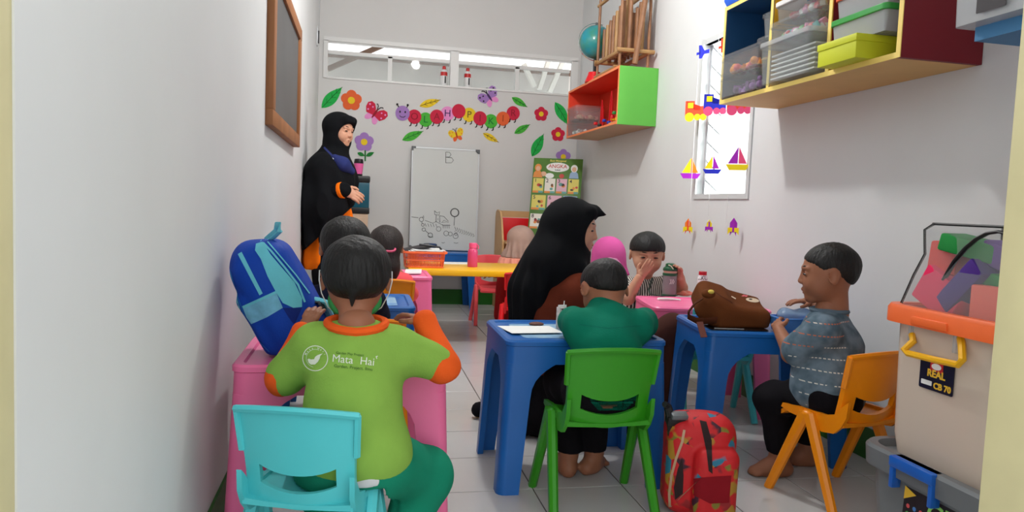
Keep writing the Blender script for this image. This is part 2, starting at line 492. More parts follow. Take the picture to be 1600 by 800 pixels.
# floor with its tiles
bm = new_bm(); bx(bm, -1.2, 2.3, -1.6, YB+0.12, -0.08, -0.0025)
floor = struct('floor', bm, m_grout)
TS, G = 0.304, 0.0045
xs = [-0.649+TS*i for i in range(10)]; ys = [2.206+TS*k for k in range(-5, 15)]
tile_cache = {}
def tile_mesh(w, d):
    key = (round(w, 4), round(d, 4))
    if key not in tile_cache:
        b = new_bm(); bx(b, 0, w-G, 0, d-G, -0.010, 0.0)
        for f in b.faces:
            if f.normal.z > 0.9: bmesh.ops.inset_region(b, faces=[f], thickness=0.0015, depth=0.0008); break
        me = bpy.data.meshes.new('tile'); b.to_mesh(me); b.free(); me.materials.append(m_tile); tile_cache[key] = me
    return tile_cache[key]
for y in ys:
    for x in xs:
        x0, x1 = max(x, XL1+0.01), min(x+TS, XR-0.005); y0, y1 = max(y, YF-0.12), min(y+TS, YB-0.005)
        if x1-x0 < 0.03 or y1-y0 < 0.03: continue
        t = bpy.data.objects.new('tile', tile_mesh(x1-x0, y1-y0)); COL.objects.link(t); t.parent = floor; t.location = (x0+G/2, y0+G/2, -0.0008)

# left wall, slightly out of true
bm = new_bm()
pl = [(XL0, YF+0.003), (XL1, YB), (XL1-0.15, YB), (XL0-0.15, YF+0.003)]
prism(bm, pl, ZC, None); struct('wall_left', bm, m_wall)
bm = new_bm()
prism(bm, [(XL0-0.01, YF), (XL1-0.01, YB), (XL1+0.008, YB), (XL0+0.008, YF)], 0.11, None); struct('baseboard_left', bm, m_green_base)
# back wall with the transom opening
TX0, TX1, TZ0, TZ1 = -0.318, 1.865, 1.925, 2.24
bm = new_bm()
bx(bm, XL1-0.15, XR+0.15, YB, YB+0.12, 0, TZ0); bx(bm, XL1-0.15, XR+0.15, YB, YB+0.12, TZ1, ZC)
bx(bm, XL1-0.15, TX0, YB, YB+0.12, TZ0, TZ1); bx(bm, TX1, XR+0.15, YB, YB+0.12, TZ0, TZ1)
struct('wall_back', bm, m_wallb)
bm = new_bm(); bx(bm, XL1, XR, YB-0.008, YB+0.01, 0, 0.135); struct('baseboard_back', bm, m_green_base)
# right wall with the louvre window opening
p0 = PX(1166, 305, XR); p1 = PX(1088, 300, XR); WY0, WY1 = p0.y, p1.y
WZ0, WZ1 = PX(1120, 303, XR).z, PX(1098, 72, XR).z
bm = new_bm()
bx(bm, XR, XR+0.15, YF-0.12, YB, 0, WZ0); bx(bm, XR, XR+0.15, YF-0.12, YB, WZ1, ZC)
bx(bm, XR, XR+0.15, YF-0.12, WY0, WZ0, WZ1); bx(bm, XR, XR+0.15, WY1, YB, WZ0, WZ1)
struct('wall_right', bm, m_wall)
bm = new_bm(); bx(bm, XR-0.008, XR+0.01, YF, YB, 0, 0.12); struct('baseboard_right', bm, m_green_base)
bm = new_bm(); bx(bm, XL1-0.15, XR+0.15, YF-0.12, YB+0.12, ZC, ZC+0.1); struct('ceiling', bm, m_ceil)
# front wall with the wide doorway the photograph is taken through
DX0, DX1, DZ = -0.352, PY(1566, 400, YF).x, 2.05
bm = new_bm()
bx(bm, DX1+0.075, XR+0.15, YF-0.12, YF, 0, ZC); bx(bm, XL0-0.15, DX1+0.075, YF-0.12, YF, DZ+0.08, ZC); bx(bm, XL0-0.15, DX0-0.085, YF-0.12, YF, 0, DZ+0.08)
struct('wall_front', bm, m_wall)
dr = tag(bpy.data.objects.new('door_1', None), kind='structure'); COL.objects.link(dr); dr.location = (DX0, YF, 0)
bm = new_bm(); bx(bm, DX0-0.09, DX0-0.002, YF-0.13, YF+0.004, 0, DZ, 0.002); obj('jamb', bm, m_cream, dr, world=True)
bm = new_bm(); bx(bm, DX1, DX1+0.08, YF-0.13, YF+0.004, 0, DZ, 0.004); obj('jamb', bm, m_cream, dr, world=True)
bm = new_bm(); bx(bm, DX0-0.09, DX1+0.08, YF-0.13, YF+0.004, DZ, DZ+0.08, 0.004); obj('lintel', bm, m_cream, dr, world=True)

# transom window
tw = tag(bpy.data.objects.new('window_2', None), kind='structure'); COL.objects.link(tw); tw.location = (TX0, YB, TZ0)
bm = new_bm(); bx(bm, TX0, TX1, YB-0.01, YB+0.13, TZ0-0.004, TZ0+0.012); obj('sill', bm, m_frame, tw, world=True, smooth=False)
bm = new_bm()
bx(bm, TX0-0.03, TX1+0.03, YB-0.012, YB+0.02, TZ1-0.004, TZ1+0.03); bx(bm, TX0-0.03, TX0+0.006, YB-0.012, YB+0.02, TZ0, TZ1); bx(bm, TX1-0.03, TX1+0.03, YB-0.012, YB+0.02, TZ0, TZ1)
obj('outer_frame', bm, m_frame, tw, world=True, smooth=False)
mul = PY(710, 110, YB).x
bm = new_bm(); bx(bm, mul-0.036, mul+0.036, YB-0.012, YB+0.10, TZ0, TZ1); obj('mullion', bm, m_frame, tw, world=True, smooth=False)
tg = [(TX0+0.006, mul-0.036), (mul+0.036, TX1-0.03)]
for (a, b), sx in zip(tg, (609, 808)):
    zr = TZ1-0.085
    bm = new_bm(); bx(bm, a, b, YB+0.05, YB+0.085, zr-0.014, zr+0.014); obj('rail', bm, m_frame, tw, world=True, smooth=False)
    sm = PY(sx, 115, YB+0.06).x
    bm = new_bm(); bx(bm, sm-0.018, sm+0.018, YB+0.05, YB+0.085, TZ0, zr); obj('mullion', bm, m_frame, tw, world=True, smooth=False)
    for u, w in ((a, sm-0.018), (sm+0.018, b)):
        bm = new_bm(); bx(bm, u, w, YB+0.066, YB+0.069, TZ0+0.01, zr-0.014); obj('pane', bm, m_tpane, tw, world=True, smooth=False)
# the yard roof seen through the transom
m_tin = mat('tin_sheet', (196, 190, 184), 0.6, var=0.12, vscale=3)
m_beam = mat('painted_beam', (222, 218, 210), 0.6)
m_dark = mat('dark_beam', (112, 88, 74), 0.8, var=0.2)
bm = new_bm(); bx(bm, -1.5, 3.2, 8.6, 8.66, 0, 2.52); struct('wall_yard', bm, m_tin)
bm = new_bm()
for i in range(24):
    x = -1.5+i*0.2; prism(bm, [(0, 0), (0.1, 0.02), (0.2, 0)], 2.2, T((x, 6.6, 2.78), rx=math.radians(-90)) )
struct('ceiling_yard', bm, m_tin)
bm = new_bm(); bx(bm, -1.5, 3.2, 8.52, 8.6, 2.50, 2.56); struct('trim_1', bm, m_dark)
for i, (a, b) in enumerate([((512, 108), (600, 70)), ((818, 100), (835, 136)), ((858, 92), (842, 140)), ((880, 95), (858, 145))]):
    A, B = PY(*a, 8.1), PY(*b, 8.1)
    bm = new_bm(); bar(bm, A, B, (0.07, 0.05), (0.07, 0.05), 0.1, side=(0, 1, 0)); struct('trim_%d' % (i+2), bm, m_beam if i else m_dark)
# louvre window
lw = tag(bpy.data.objects.new('window_1', None), kind='structure'); COL.objects.link(lw); lw.location = (XR, WY0, WZ0)
bm = new_bm(); e = 0.028
for a in ((WY0-e, WY1+e, WZ0-e, WZ0), (WY0-e, WY1+e, WZ1, WZ1+e), (WY0-e, WY0, WZ0, WZ1), (WY1, WY1+e, WZ0, WZ1)): bx(bm, XR-0.008, XR+0.03, *a)
obj('window_frame', bm, mat('window_frame_grey', (205, 208, 208), 0.5), lw, world=True, smooth=False)
for y0 in (WY0, WY1-0.022):
    bm = new_bm(); bx(bm, XR+0.04, XR+0.115, y0, y0+0.022, WZ0, WZ1); obj('louvre_channel', bm, m_alu, lw, world=True, smooth=False)
NB = 8
for i in range(NB):
    z = WZ0+0.06+(WZ1-WZ0-0.10)*i/(NB-1)
    M = T((XR+0.08, 0, z), ry=math.radians(38))
    bm = new_bm(); bx(bm, -0.056, 0.056, WY0+0.022, WY1-0.022, -0.0025, 0.0025, m=M); b_ = obj('louvre_blade', bm, m_pane, lw, world=True, smooth=False)
    for y0 in (WY0+0.022, WY1-0.034):
        bm = new_bm(); bx(bm, -0.05, 0.05, y0, y0+0.012, -0.006, 0.006, m=M); obj('clip', bm, m_alu, b_, world=True, smooth=False)
# ================================================================== tables
def make_table(name, label, pm, W=0.54, D=0.41, H=0.49, group=None):
    t = thing(name, label, 'table', group=group)
    sp = 0.022                                     # splay of the legs at the floor
    def corner(sx, sy, z):
        """closed L-shaped leg section with a rounded outer corner"""
        k = z/H; ox = W/2-0.006+sp*(1-k); oy = D/2-0.006+sp*(1-k); r = 0.028; th = 0.02
        lw = 0.070+0.022*k
        a = max(0.0, (z-0.31)/0.105); fl = 0.075*(a**2.6) if a > 0 else 0
        lx, ly = min(lw+fl, ox-0.002), min(lw*0.85+fl, oy-0.002)
        out = [(ox-lx, oy)]
        for q in range(5):
            an = math.radians(90-22.5*q); out.append((ox-r+r*math.cos(an), oy-r+r*math.sin(an)))
        out += [(ox, oy-ly), (ox-th, oy-ly), (ox-th, oy-th), (ox-lx, oy-th)]
        return [Vector((sx*x, sy*y, z)) for x, y in out]
    zs = [0, 0.1, 0.2, 0.3, 0.335, 0.36, 0.38, 0.395, 0.407, 0.415]
    for sx in (-1, 1):
        for sy in (-1, 1):
            bm = new_bm(); loft(bm, [corner(sx, sy, z) for z in zs]); obj('leg', bm, pm, t, angle=0.9)
    def ring(w, d, r, z): return [Vector((x, y, z)) for x, y in rrect(w, d, r, 5)]
    bm = new_bm()
    w0, w1 = W-0.012+2*sp*(1-0.412/H), W-0.008
    d0, d1 = D-0.012+2*sp*(1-0.412/H), D-0.008
    loft(bm, [ring(w0-0.04, d0-0.04, 0.014, 0.47), ring(w0-0.04, d0-0.04, 0.014, 0.412), ring(w0, d0, 0.032, 0.412), ring(w1, d1, 0.032, 0.476), ring(w1-0.04, d1-0.04, 0.014, 0.476)], caps=False)
    obj('apron', bm, pm, t, angle=0.9)
    bm = new_bm()
    loft(bm, [ring(W-0.02, D-0.02, 0.03, 0.466), ring(W, D, 0.035, 0.472), ring(W, D, 0.035, H-0.006), ring(W-0.012, D-0.012, 0.03, H), ring(W-0.05, D-0.05, 0.02, H), ring(W-0.06, D-0.06, 0.02, H-0.006)])
    top = obj('tabletop', bm, pm, t, angle=0.7)
    return t
m_blue = plastic('plastic_blue', (22, 98, 176)); m_pink = plastic('plastic_pink', (250, 120, 170)); m_yellow = plastic('plastic_yellow', (244, 186, 22))
m_ltpink = m_pink
blueA = make_table('school_table', 'blue plastic table with white sheet of paper, beside the boy in teal', m_blue); blueA.location = (0.725, 2.385, 0)
blueB = dup(blueA, (1.52, 2.53, 0), math.radians(-8), 'blue plastic table under the brown bear bag')
blueC = dup(blueA, (-0.045, 3.08, 0), 0, 'blue plastic table in front of the dark-haired boy by the left wall')
blueD = dup(blueA, (0.70, 6.20, 0), 0, 'blue plastic table carrying the whiteboard at the back wall')
pink1 = dup(blueA, (-0.035, 2.055, 0), 0, 'pink plastic table under the blue school bag', {'plastic_blue': m_pink})
pink2 = dup(blueA, (1.575, 3.13, 0), math.radians(-9), 'pink plastic table with green-lidded bottle and milk bottle on it', {'plastic_blue': m_pink})
pink3 = dup(blueA, (0.135, 4.255, 0), 0, 'pink plastic table in front of the long-haired girl', {'plastic_blue': m_pink})
yel = thing('long_table', 'long yellow plastic table holding the orange basket', 'table', (0.71, 4.78, 0))
bm = new_bm(); bx(bm, 0.30, 1.12, PZ(720, 422.5, 0.49).y, 5.12, 0.452, 0.49, 0.006); obj('tabletop', bm, m_yellow, yel, world=True)
for lx in (0.335, 1.085):
    for ly in (4.54, 5.08):
        bm = new_bm(); bar(bm, (lx, ly, 0.46), (lx, ly, 0.0), (0.05, 0.05), (0.035, 0.035), 0.3); obj('leg', bm, m_yellow, yel, world=True)
# inlaid pictures on the blue tops
m_inlay = mat('inlay_print', (96, 150, 205), 0.4, var=0.5, vscale=16, rgb2=(170, 200, 215))
for tb in (blueA, blueC):
    bm = new_bm(); prism(bm, rrect(0.40, 0.27, 0.02), 0.001, T((0, 0.0, 0.4842))); obj('inlay_print', bm, m_inlay, tb)

# ================================================================== small plastic chairs
def make_chair(name, label, pm, group=None):
    t = thing(name, label, 'chair', group=group)
    hw = 0.132
    def mp(u, z):      # back surface: leans back with height, curved round the sitter
        return Vector((u*(1+0.06*max(0, (z-0.36))/0.14), -0.105-0.20*(z-0.29)-0.0 + 0.028*(u/hw)**2, z))
    bm = new_bm()
    patch(bm, -hw, hw, lambda u: 0.352+0.046*abs(u/hw)**2.2, lambda u: 0.513-0.012*(u/hw)**2, mp, 0.010, 14, 6)
    b_ = obj('backrest', bm, pm, t)
    # raised lip round the back panel, facing rearwards
    bm = new_bm()
    pts = []
    for i in range(15): u = -hw+2*hw*i/14; pts.append(mp(u, 0.513-0.012*(u/hw)**2)+Vector((0, -0.004, -0.003)))
    tube(bm, pts, 0.0085, 6)
    for s in (-1, 1): tube(bm, [mp(s*hw, 0.498)+Vector((-s*0.002, -0.003, 0)), mp(s*hw, 0.45)+Vector((-s*0.002, -0.003, 0)), mp(s*hw, 0.40)+Vector((-s*0.002, -0.002, 0))], 0.0085, 6)
    obj('rim', bm, pm, t)
    bm = new_bm()
    for s in (-1, 1):
        patch(bm, s*0.126-0.0 if s < 0 else 0.088, -0.088 if s < 0 else 0.126, lambda u: 0.282, lambda u: 0.405, mp, 0.016, 3, 5)
    patch(bm, -0.09, 0.09, lambda u: 0.268+0.012*(u/0.09)**2, lambda u: 0.308+0.020*(u/0.09)**2, mp, 0.014, 10, 3)
    obj('back_support', bm, pm, t)
    # seat: dished slab with a rolled front edge
    bm = new_bm()
    def seat_pt(x, y, top):
        z = 0.292-0.010*(1-(x/0.135)**2)*(1 if top else 0.4)-(0.02*max(0, (y-0.08)/0.06)**2)
        return Vector((x, y, z if top else z-0.016))
    nx, ny = 10, 9
    def half(y): return 0.128+0.010*math.sin(math.pi*min(1, max(0, (y+0.10)/0.24)))
    A = [[bm.verts.new(seat_pt(-half(y)+2*half(y)*i/nx, y, True)) for i in range(nx+1)] for y in [-0.105+0.25*j/ny for j in range(ny+1)]]
    B = [[bm.verts.new(seat_pt(-half(y)+2*half(y)*i/nx, y, False)) for i in range(nx+1)] for y in [-0.105+0.25*j/ny for j in range(ny+1)]]
    for j in range(ny):
        for i in range(nx):
            bm.faces.new((A[j][i], A[j][i+1], A[j+1][i+1], A[j+1][i])); bm.faces.new((B[j][i], B[j+1][i], B[j+1][i+1], B[j][i+1]))
    for j in range(ny):
        bm.faces.new((A[j][0], A[j+1][0], B[j+1][0], B[j][0])); bm.faces.new((A[j][nx], B[j][nx], B[j+1][nx], A[j+1][nx]))
    for i in range(nx):
        bm.faces.new((A[0][i], B[0][i], B[0][i+1], A[0][i+1])); bm.faces.new((A[ny][i], A[ny][i+1], B[ny][i+1], B[ny][i]))
    obj('seat', bm, pm, t)
    # side skirts under the seat, swept up into the back
    for s in (-1, 1):
        bm = new_bm()
        poly = [(-0.118, 0.31), (-0.10, 0.275), (-0.075, 0.250), (-0.03, 0.243), (0.02, 0.262), (0.10, 0.268), (0.14, 0.278), (0.135, 0.292), (0.06, 0.300), (-0.04, 0.300), (-0.075, 0.310), (-0.10, 0.34), (-0.122, 0.36)]
        prism(bm, poly, 0.012, Matrix(((0, 0, 1, s*0.129-0.006), (1, 0, 0, 0), (0, 1, 0, 0), (0, 0, 0, 1)))); obj('side_skirt', bm, pm, t)
        ap = Vector((s*0.142, 0.022, 0.283))
        for e in (-1, 1):
            bm = new_bm()
            bar(bm, ap+Vector((0, e*0.008, 0.004)), (s*0.158, 0.015+e*0.135, 0.0), (0.030, 0.040), (0.026, 0.030), 0.3, side=(1, 0, 0)); obj('leg', bm, pm, t)
        bm = new_bm(); ball(bm, ap, (0.017, 0.026, 0.016), seg=10); obj('leg_joint', bm, pm, t)
    return t
m_green = plastic('plastic_green', (54, 150, 28)); m_aqua = plastic('plastic_aqua', (84, 202, 208)); m_orange = plastic('plastic_orange', (244, 144, 10))
m_red = plastic('plastic_red', (232, 26, 34)); m_coral = plastic('plastic_coral', (240, 84, 92))
green = make_chair('small_chair', 'bright green plastic chair under the boy in teal', m_green); green.location = (0.728, 2.085, 0)
aqua = dup(green, (-0.088, 1.625, 0), math.radians(-16), 'aqua plastic chair under the boy in lime green', {'plastic_green': m_aqua}); aqua.scale = (0.93, 0.93, 0.94)
orange = dup(green, (1.555, 2.035, 0), math.radians(13), 'orange plastic chair under the boy in the grey-blue shirt', {'plastic_green': m_orange})
teal2 = dup(green, (1.572, 2.962, 0), math.radians(-9), 'empty aqua plastic chair pushed in at the pink table', {'plastic_green': m_aqua})
och1 = dup(green, (0.015, 2.575, 0), 0, 'orange plastic chair under the dark-haired boy in navy', {'plastic_green': m_orange})
och2 = dup(green, (0.135, 3.815, 0), 0, 'orange plastic chair under the long-haired girl', {'plastic_green': m_orange})
rch = dup(green, (1.01, 4.335, 0), math.radians(-8), 'bright red plastic chair behind the seated woman in black headscarf', {'plastic_green': m_red})
cch = dup(green, (1.015, 5.44, 0), math.radians(180), 'coral plastic chair under the girl in the beige headscarf', {'plastic_green': m_coral})
# ================================================================== wall decorations
K = 0.00562                                        # metres per photograph pixel on the back wall
def foam(name, rgb): return mat('foam_'+name, rgb, 0.75, var=0.03, vscale=20)
f_green, f_dgreen, f_lgreen = foam('green', (26, 178, 74)), foam('dark_green', (14, 120, 44)), foam('leaf_green', (74, 182, 56))
f_red, f_dred, f_pink, f_purple = foam('crimson', (206, 30, 66)), foam('dark_red', (150, 14, 40)), foam('pink', (236, 150, 208)), foam('lilac', (164, 124, 192))
f_yellow, f_orange, f_black, f_dorange = foam('yellow', (238, 204, 34)), foam('orange', (232, 100, 48)), foam('black', (26, 24, 26)), foam('rust', (176, 66, 18))
f_brown, f_dpurple = foam('brown', (110, 90, 40)), foam('deep_purple', (70, 44, 96))
def wallM(px, py, off=0.0):
    o = PY(px, py, YB); return plane_m((o.x, YB-0.0005-off, o.z), (1, 0, 0), (0, 0, 1))
class Deco:
    """a cut-out sticker on the back wall; layers in photograph pixels round its centre (x right, y up)"""
    def __init__(s, name, label, cat, px, py, group=None):
        s.c = PY(px, py, YB); s.px, s.py = px, py
        s.t = thing(name, label, cat, (s.c.x, YB, s.c.z), group=group)
    def add(s, part, poly, m, layer=0, parent=None, th=0.0025):
        bm = new_bm(); prism(bm, [(x*K, y*K) for x, y in poly], th, wallM(s.px, s.py, layer*0.0022)); return obj(part, bm, m, parent or s.t, world=True, smooth=False)
    def line(s, part, pts, w, m, layer=1, parent=None):
        bm = new_bm(); M = wallM(s.px, s.py, layer*0.0022+0.0016); tube(bm, [M @ Vector((x*K, y*K, 0)) for x, y in pts], w*K/2, 5); return obj(part, bm, m, parent or s.t, world=True)
def leaf_poly(L, w, n=10):
    up = [(-L/2+L*i/n, w/2*math.sin(math.pi*(i/n)**0.85)) for i in range(n+1)]
    return up+[(x, -y) for x, y in reversed(up[1:-1])]
def rot(poly, a): c, s = math.cos(a), math.sin(a); return [(x*c-y*s, x*s+y*c) for x, y in poly]
def leaf(label, x0, y0, x1, y1, w, m, vein):
    L = math.hypot(x1-x0, y1-y0); a = math.atan2(-(y1-y0), x1-x0)
    d = Deco('leaf_sticker', label, 'sticker', (x0+x1)/2, (y0+y1)/2, 'leaf stickers on the back wall')
    b = d.add('blade', rot(leaf_poly(L, w), a), m)
    d.line('vein', rot([(-L*0.46, 0), (0, 0.4), (L*0.52, 0)], a), 0.9, vein)
    for t in (-0.25, 0.0, 0.22):
        for s in (-1, 1): d.line('vein', rot([(t*L, 0), (t*L+L*0.12, s*w*0.26)], a), 0.6, vein)
def S4(x, y): return 500+x*0.25, 120+y*0.25
for lab, a, b, w, m, v in [
    ('large bright green leaf sticker beside the orange flower', (15, 197), (132, 65), 17, f_green, f_dgreen),
    ('yellow leaf sticker above the caterpillar', (622, 188), (750, 140), 12, f_yellow, f_brown),
    ('small green leaf sticker below the caterpillar head', (515, 400), (642, 337), 13, f_lgreen, f_dgreen),
    ('small yellow leaf sticker below the caterpillar tail', (1015, 355), (1118, 406), 10, f_yellow, f_brown),
    ('small green leaf sticker right of the lilac butterfly', (1195, 132), (1297, 185), 11, f_lgreen, f_dgreen),
    ('small green leaf sticker below the caterpillar tail', (1213, 358), (1312, 295), 11, f_lgreen, f_dgreen),
    ('large bright green leaf sticker above the number poster', (1325, 502), (1396, 355), 17, f_green, f_dgreen),
    ('large bright green leaf sticker partly behind the red shelf', (1462, 160), (1560, 300), 17, f_green, f_dgreen)]:
    leaf(lab, *S4(*a), *S4(*b), w, m, v)
def flower(label, px, py, r, m, stem=False):
    d = Deco('flower_sticker', label, 'sticker', px, py, 'flower stickers on the back wall')
    for k in range(5):
        a = math.radians(90+72*k); d.add('petal', ellipse(r*0.52, r*0.52, 14, r*0.55*math.cos(a), r*0.55*math.sin(a)), m, k*0.15)
    d.add('center', ellipse(r*0.36, r*0.36, 14), f_yellow, 1.6)
    if stem:
        d.line('stem', [(2, -r*0.9), (2.5, -29)], 2.4, f_dgreen, 0)
        d.add('leaf', [(x+9.5, y-18) for x, y in rot(leaf_poly(14, 6), 0.5)], f_dgreen, 0.3); d.add('leaf', [(x-4, y-19) for x, y in rot(leaf_poly(12, 6), -0.35)], f_dgreen, 0.3)
flower('orange flower sticker beside the large leaf', 549, 157, 15, f_orange)
flower('lilac flower sticker with dark green stem beside the standing teacher', 569, 222, 14, f_purple, True)
flower('crimson flower sticker below the small green leaf', *S4(1382, 233), 11, f_red)
flower('crimson flower sticker beside the red shelf', *S4(1487, 360), 11, f_red)
flower('lilac flower sticker peeking above the number poster', 880, 245, 12, f_purple)
def butterfly(label, px, py, s, a, m1, m2, dots, body):
    d = Deco('butterfly_sticker', label, 'sticker', px, py, 'butterfly stickers on the back wall')
    def tr(p): return [(x*s, y*s) for x, y in rot(p, a)]
    for q in (-1, 1):
        w2 = d.add('lower_wing', tr([(x+q*5, y-8) for x, y in rot(ellipse(4.6, 8, 14), q*0.5)]), m2, 0)
        w1 = d.add('upper_wing', tr([(q*1, -4), (q*12, -6), (q*17, 1), (q*18, 8), (q*14, 12.5), (q*8, 12), (q*3, 7), (q*1, 2)]), m1, 0.6)
        for (x, y, r) in ((14, 7, 1.5), (8, 6, 1.3), (12, -1, 1.4)):
            d.add('spot', tr(ellipse(r, r, 8, q*x, y)), dots, 1.7, w1)
        d.line('antenna', tr([(q*0.5, 7), (q*2, 12), (q*4.5, 14), (q*6, 13)]), 1.4*s, f_black, 1.5)
    d.add('body', tr(ellipse(1.7, 9, 12)), body, 1.9)
butterfly('crimson butterfly sticker with pink dots and pink lower wings', 586, 177, 1.0, math.radians(-33), f_red, f_pink, f_pink, f_dred)
butterfly('lilac butterfly sticker with black dots and pink lower wings', 764, 151, 0.95, math.radians(38), f_purple, f_pink, f_black, f_dpurple)
butterfly('small yellow butterfly sticker with orange lower wings', 713, 210, 0.68, math.radians(18), f_yellow, f_orange, f_orange, f_dorange)
# caterpillar with its letters
d = Deco('caterpillar_sticker', 'caterpillar sticker of coloured discs spelling words across the back wall', 'sticker', 629, 177)
head = d.add('head', ellipse(11, 11.5, 20), f_purple, 1.2)
for q in (-1, 1):
    d.line('antenna', [(q*6, 9), (q*8, 12.5)], 1.4, f_black, 1.2); d.add('antenna_tip', ellipse(1.8, 1.8, 8, q*7.5+(-1 if q < 0 else 0), 13), f_black, 1.4)
    d.add('eye', ellipse(1.2, 1.8, 8, q*4, 2), f_black, 2.3, head)
d.line('mouth', [(-4.5, -4), (-2, -6), (2, -6), (4.5, -4)], 1.0, f_black, 2.0, head)
seg = [(590, 250, f_red, 'O', f_dred), (660, 268, f_lgreen, 'L', f_dgreen), (730, 250, f_red, 'A', f_dred), (797, 230, f_pink, 'H', f_dpurple), (867, 215, f_red, '', f_dred), (932, 238, f_yellow, 'P', f_brown), (1000, 260, f_red, 'I', f_dred), (1068, 278, f_lgreen, 'K', f_dgreen), (1143, 262, f_orange, 'I', f_dorange), (1207, 228, f_red, 'R', f_dred)]
for i, (x, y, m, ch, lm) in enumerate(seg):
    px, py = S4(x, y); o = PY(px, py, YB); cx, cy = (o.x-d.c.x)/K, (o.z-d.c.z)/K
    for q in (-1, 1): d.line('foot', [(cx+q*4.5, cy-9), (cx+q*4.5-0.5, cy-13.5), (cx+q*4.5-2.8, cy-14.5)], 1.8, f_black, 0)
    s_ = d.add('segment', ellipse(10.8, 11.2, 22, cx, cy), m, 0.3 if i % 2 else 0.9)
    if ch:
        text(ch, 15*K, plane_m((o.x, YB-0.0065, o.z), (1, 0, 0), (0, 0, 1)), lm, s_, 0.0006)
# bolt on the left wall by the corner
t = thing('wall_bolt', 'grey metal bolt strip on the left wall by the corner', 'bolt', (XL1+0.012, 6.3, 1.9))
a, b = PX(497, 42, XL1+0.01), PX(497, 74, XL1+0.01)
bm = new_bm(); bx(bm, XL1, XL1+0.012, a.y-0.03, a.y+0.03, b.z, a.z, 0.003); obj('plate', bm, m_alu, t, world=True)
bm = new_bm(); bx(bm, XL1+0.01, XL1+0.022, a.y-0.012, a.y+0.012, b.z+0.02, a.z-0.03, 0.003); obj('slider', bm, mat('dark_metal', (70, 70, 72), 0.4, metal=0.7), t, world=True)

# blackboard in a wooden frame on the left wall
m_wood = mat('frame_wood', (152, 98, 56), 0.55, var=0.25, vscale=7, bump=0.1, bscale=60, stretch=(1, 1, 0.25))
m_slate = mat('slate_board', (92, 92, 92), 0.55, var=0.12, vscale=2.5)
xw = -0.366
by0, by1, bz0, bz1 = PX(426, 208, xw+0.03).y, PX(468.5, 231, xw+0.03).y, 1.175, 1.80
t = thing('slate_board', 'slate-grey board in a brown wooden frame on the left wall', 'board', (xw, (by0+by1)/2, bz0))
bm = new_bm(); bx(bm, xw-0.004, xw+0.018, by0+0.02, by1-0.02, bz0+0.02, bz1-0.02); obj('board', bm, m_slate, t, world=True, smooth=False)
w = 0.062
for k_, a in enumerate(((by0, by1, bz0, bz0+w), (by0, by1, bz1-w, bz1), (by0, by0+w*1.3, bz0+w, bz1-w), (by1-w*1.3, by1, bz0+w, bz1-w))):
    bm = new_bm(); bx(bm, xw-0.006, xw+0.030, *a, 0.003); obj('frame_rail', bm, m_wood, t, world=True)

# whiteboard leaning on the back wall, standing on the blue table
wl, wr = PY(642, 231, 6.38), PY(746.5, 236, 6.38)
wb0, wb1 = Vector((0.417, 6.34, 0.492)), Vector((0.417, 6.395, 1.385)); wdx = Vector((1.012-0.417, 0, 0))
MW = plane_m(wb0, (1, 0, 0), wb1-wb0); WW, WH = wdx.length, (wb1-wb0).length
t = thing('whiteboard', 'tall whiteboard with child drawings standing on the blue table', 'whiteboard', (0.71, 6.34, 0.492))
bm = new_bm(); bx(bm, 0.006, WW-0.006, 0.006, WH-0.006, -0.012, 0.004, m=MW); obj('writing_surface', bm, mat('whiteboard_enamel', (212, 215, 212), 0.12, var=0.02, vscale=3), t, world=True, smooth=False)
for a in ((0, 0.012, 0, WH), (WW-0.012, WW, 0, WH), (0.012, WW-0.012, 0, 0.012), (0.012, WW-0.012, WH-0.012, WH)):
    bm = new_bm(); bx(bm, a[0], a[1], a[2], a[3], -0.014, 0.008, m=MW); obj('frame_rail', bm, m_alu, t, world=True, smooth=False)
for cx in (0, WW):
    for cy in (0, WH):
        bm = new_bm(); s1 = 1 if cx == 0 else -1; s2 = 1 if cy == 0 else -1
        prism(bm, [(cx-s1*0.003, cy-s2*0.003), (cx+s1*0.035, cy-s2*0.003), (cx+s1*0.035, cy+s2*0.014), (cx+s1*0.014, cy+s2*0.014), (cx+s1*0.014, cy+s2*0.035), (cx-s1*0.003, cy+s2*0.035)], 0.012, MW @ Matrix.Translation((0, 0, -0.002)))
        obj('corner_cap', bm, mat('cap_grey', (96, 98, 100), 0.5), t, world=True, smooth=False)
m_ink = mat('marker_ink', (74, 76, 76), 0.6)
def ink(pts, w=0.0022):
    """strokes given in pixels of a 4.32x enlargement of the whiteboard (x from 82, y from 70 down)"""
    bm = new_bm()
    for st in pts:
        P = [MW @ Vector(((x-82)/440*WW, WH-(y-70)/665*WH, 0.0046)) for x, y in st]
        tube(bm, P, w, 4)
    return obj('marker_drawing', bm, m_ink, t, world=True)
circ = lambda x, y, r, n=12: [(x+r*math.cos(2*math.pi*k/n), y+r*math.sin(2*math.pi*k/n)) for k in range(n+1)]
ink([[(300, 95), (302, 165)], [(300, 95), (325, 95), (335, 110), (325, 125), (302, 128)], [(302, 128), (340, 130), (352, 145), (340, 163), (302, 165)]])
ink([[(90, 525), (135, 530)], circ(155, 540, 14), [(162, 528), (168, 512), (170, 530)], circ(165, 575, 9), [(158, 552), (160, 568)], circ(172, 605, 11), [(180, 610), (205, 630)], circ(215, 640, 15), [(205, 648), (232, 655), (228, 630)]])
ink([[(238, 480), (240, 505), (268, 508), (272, 485), (255, 495), (238, 480)], [(250, 508), (248, 555), (262, 530), (276, 556), (272, 512)], [(272, 512), (300, 515), (330, 545), (300, 540), (285, 555), (318, 550), (332, 552)]])
ink([circ(370, 487, 28, 16), circ(370, 487, 25, 14), [(370, 515), (368, 572)]])
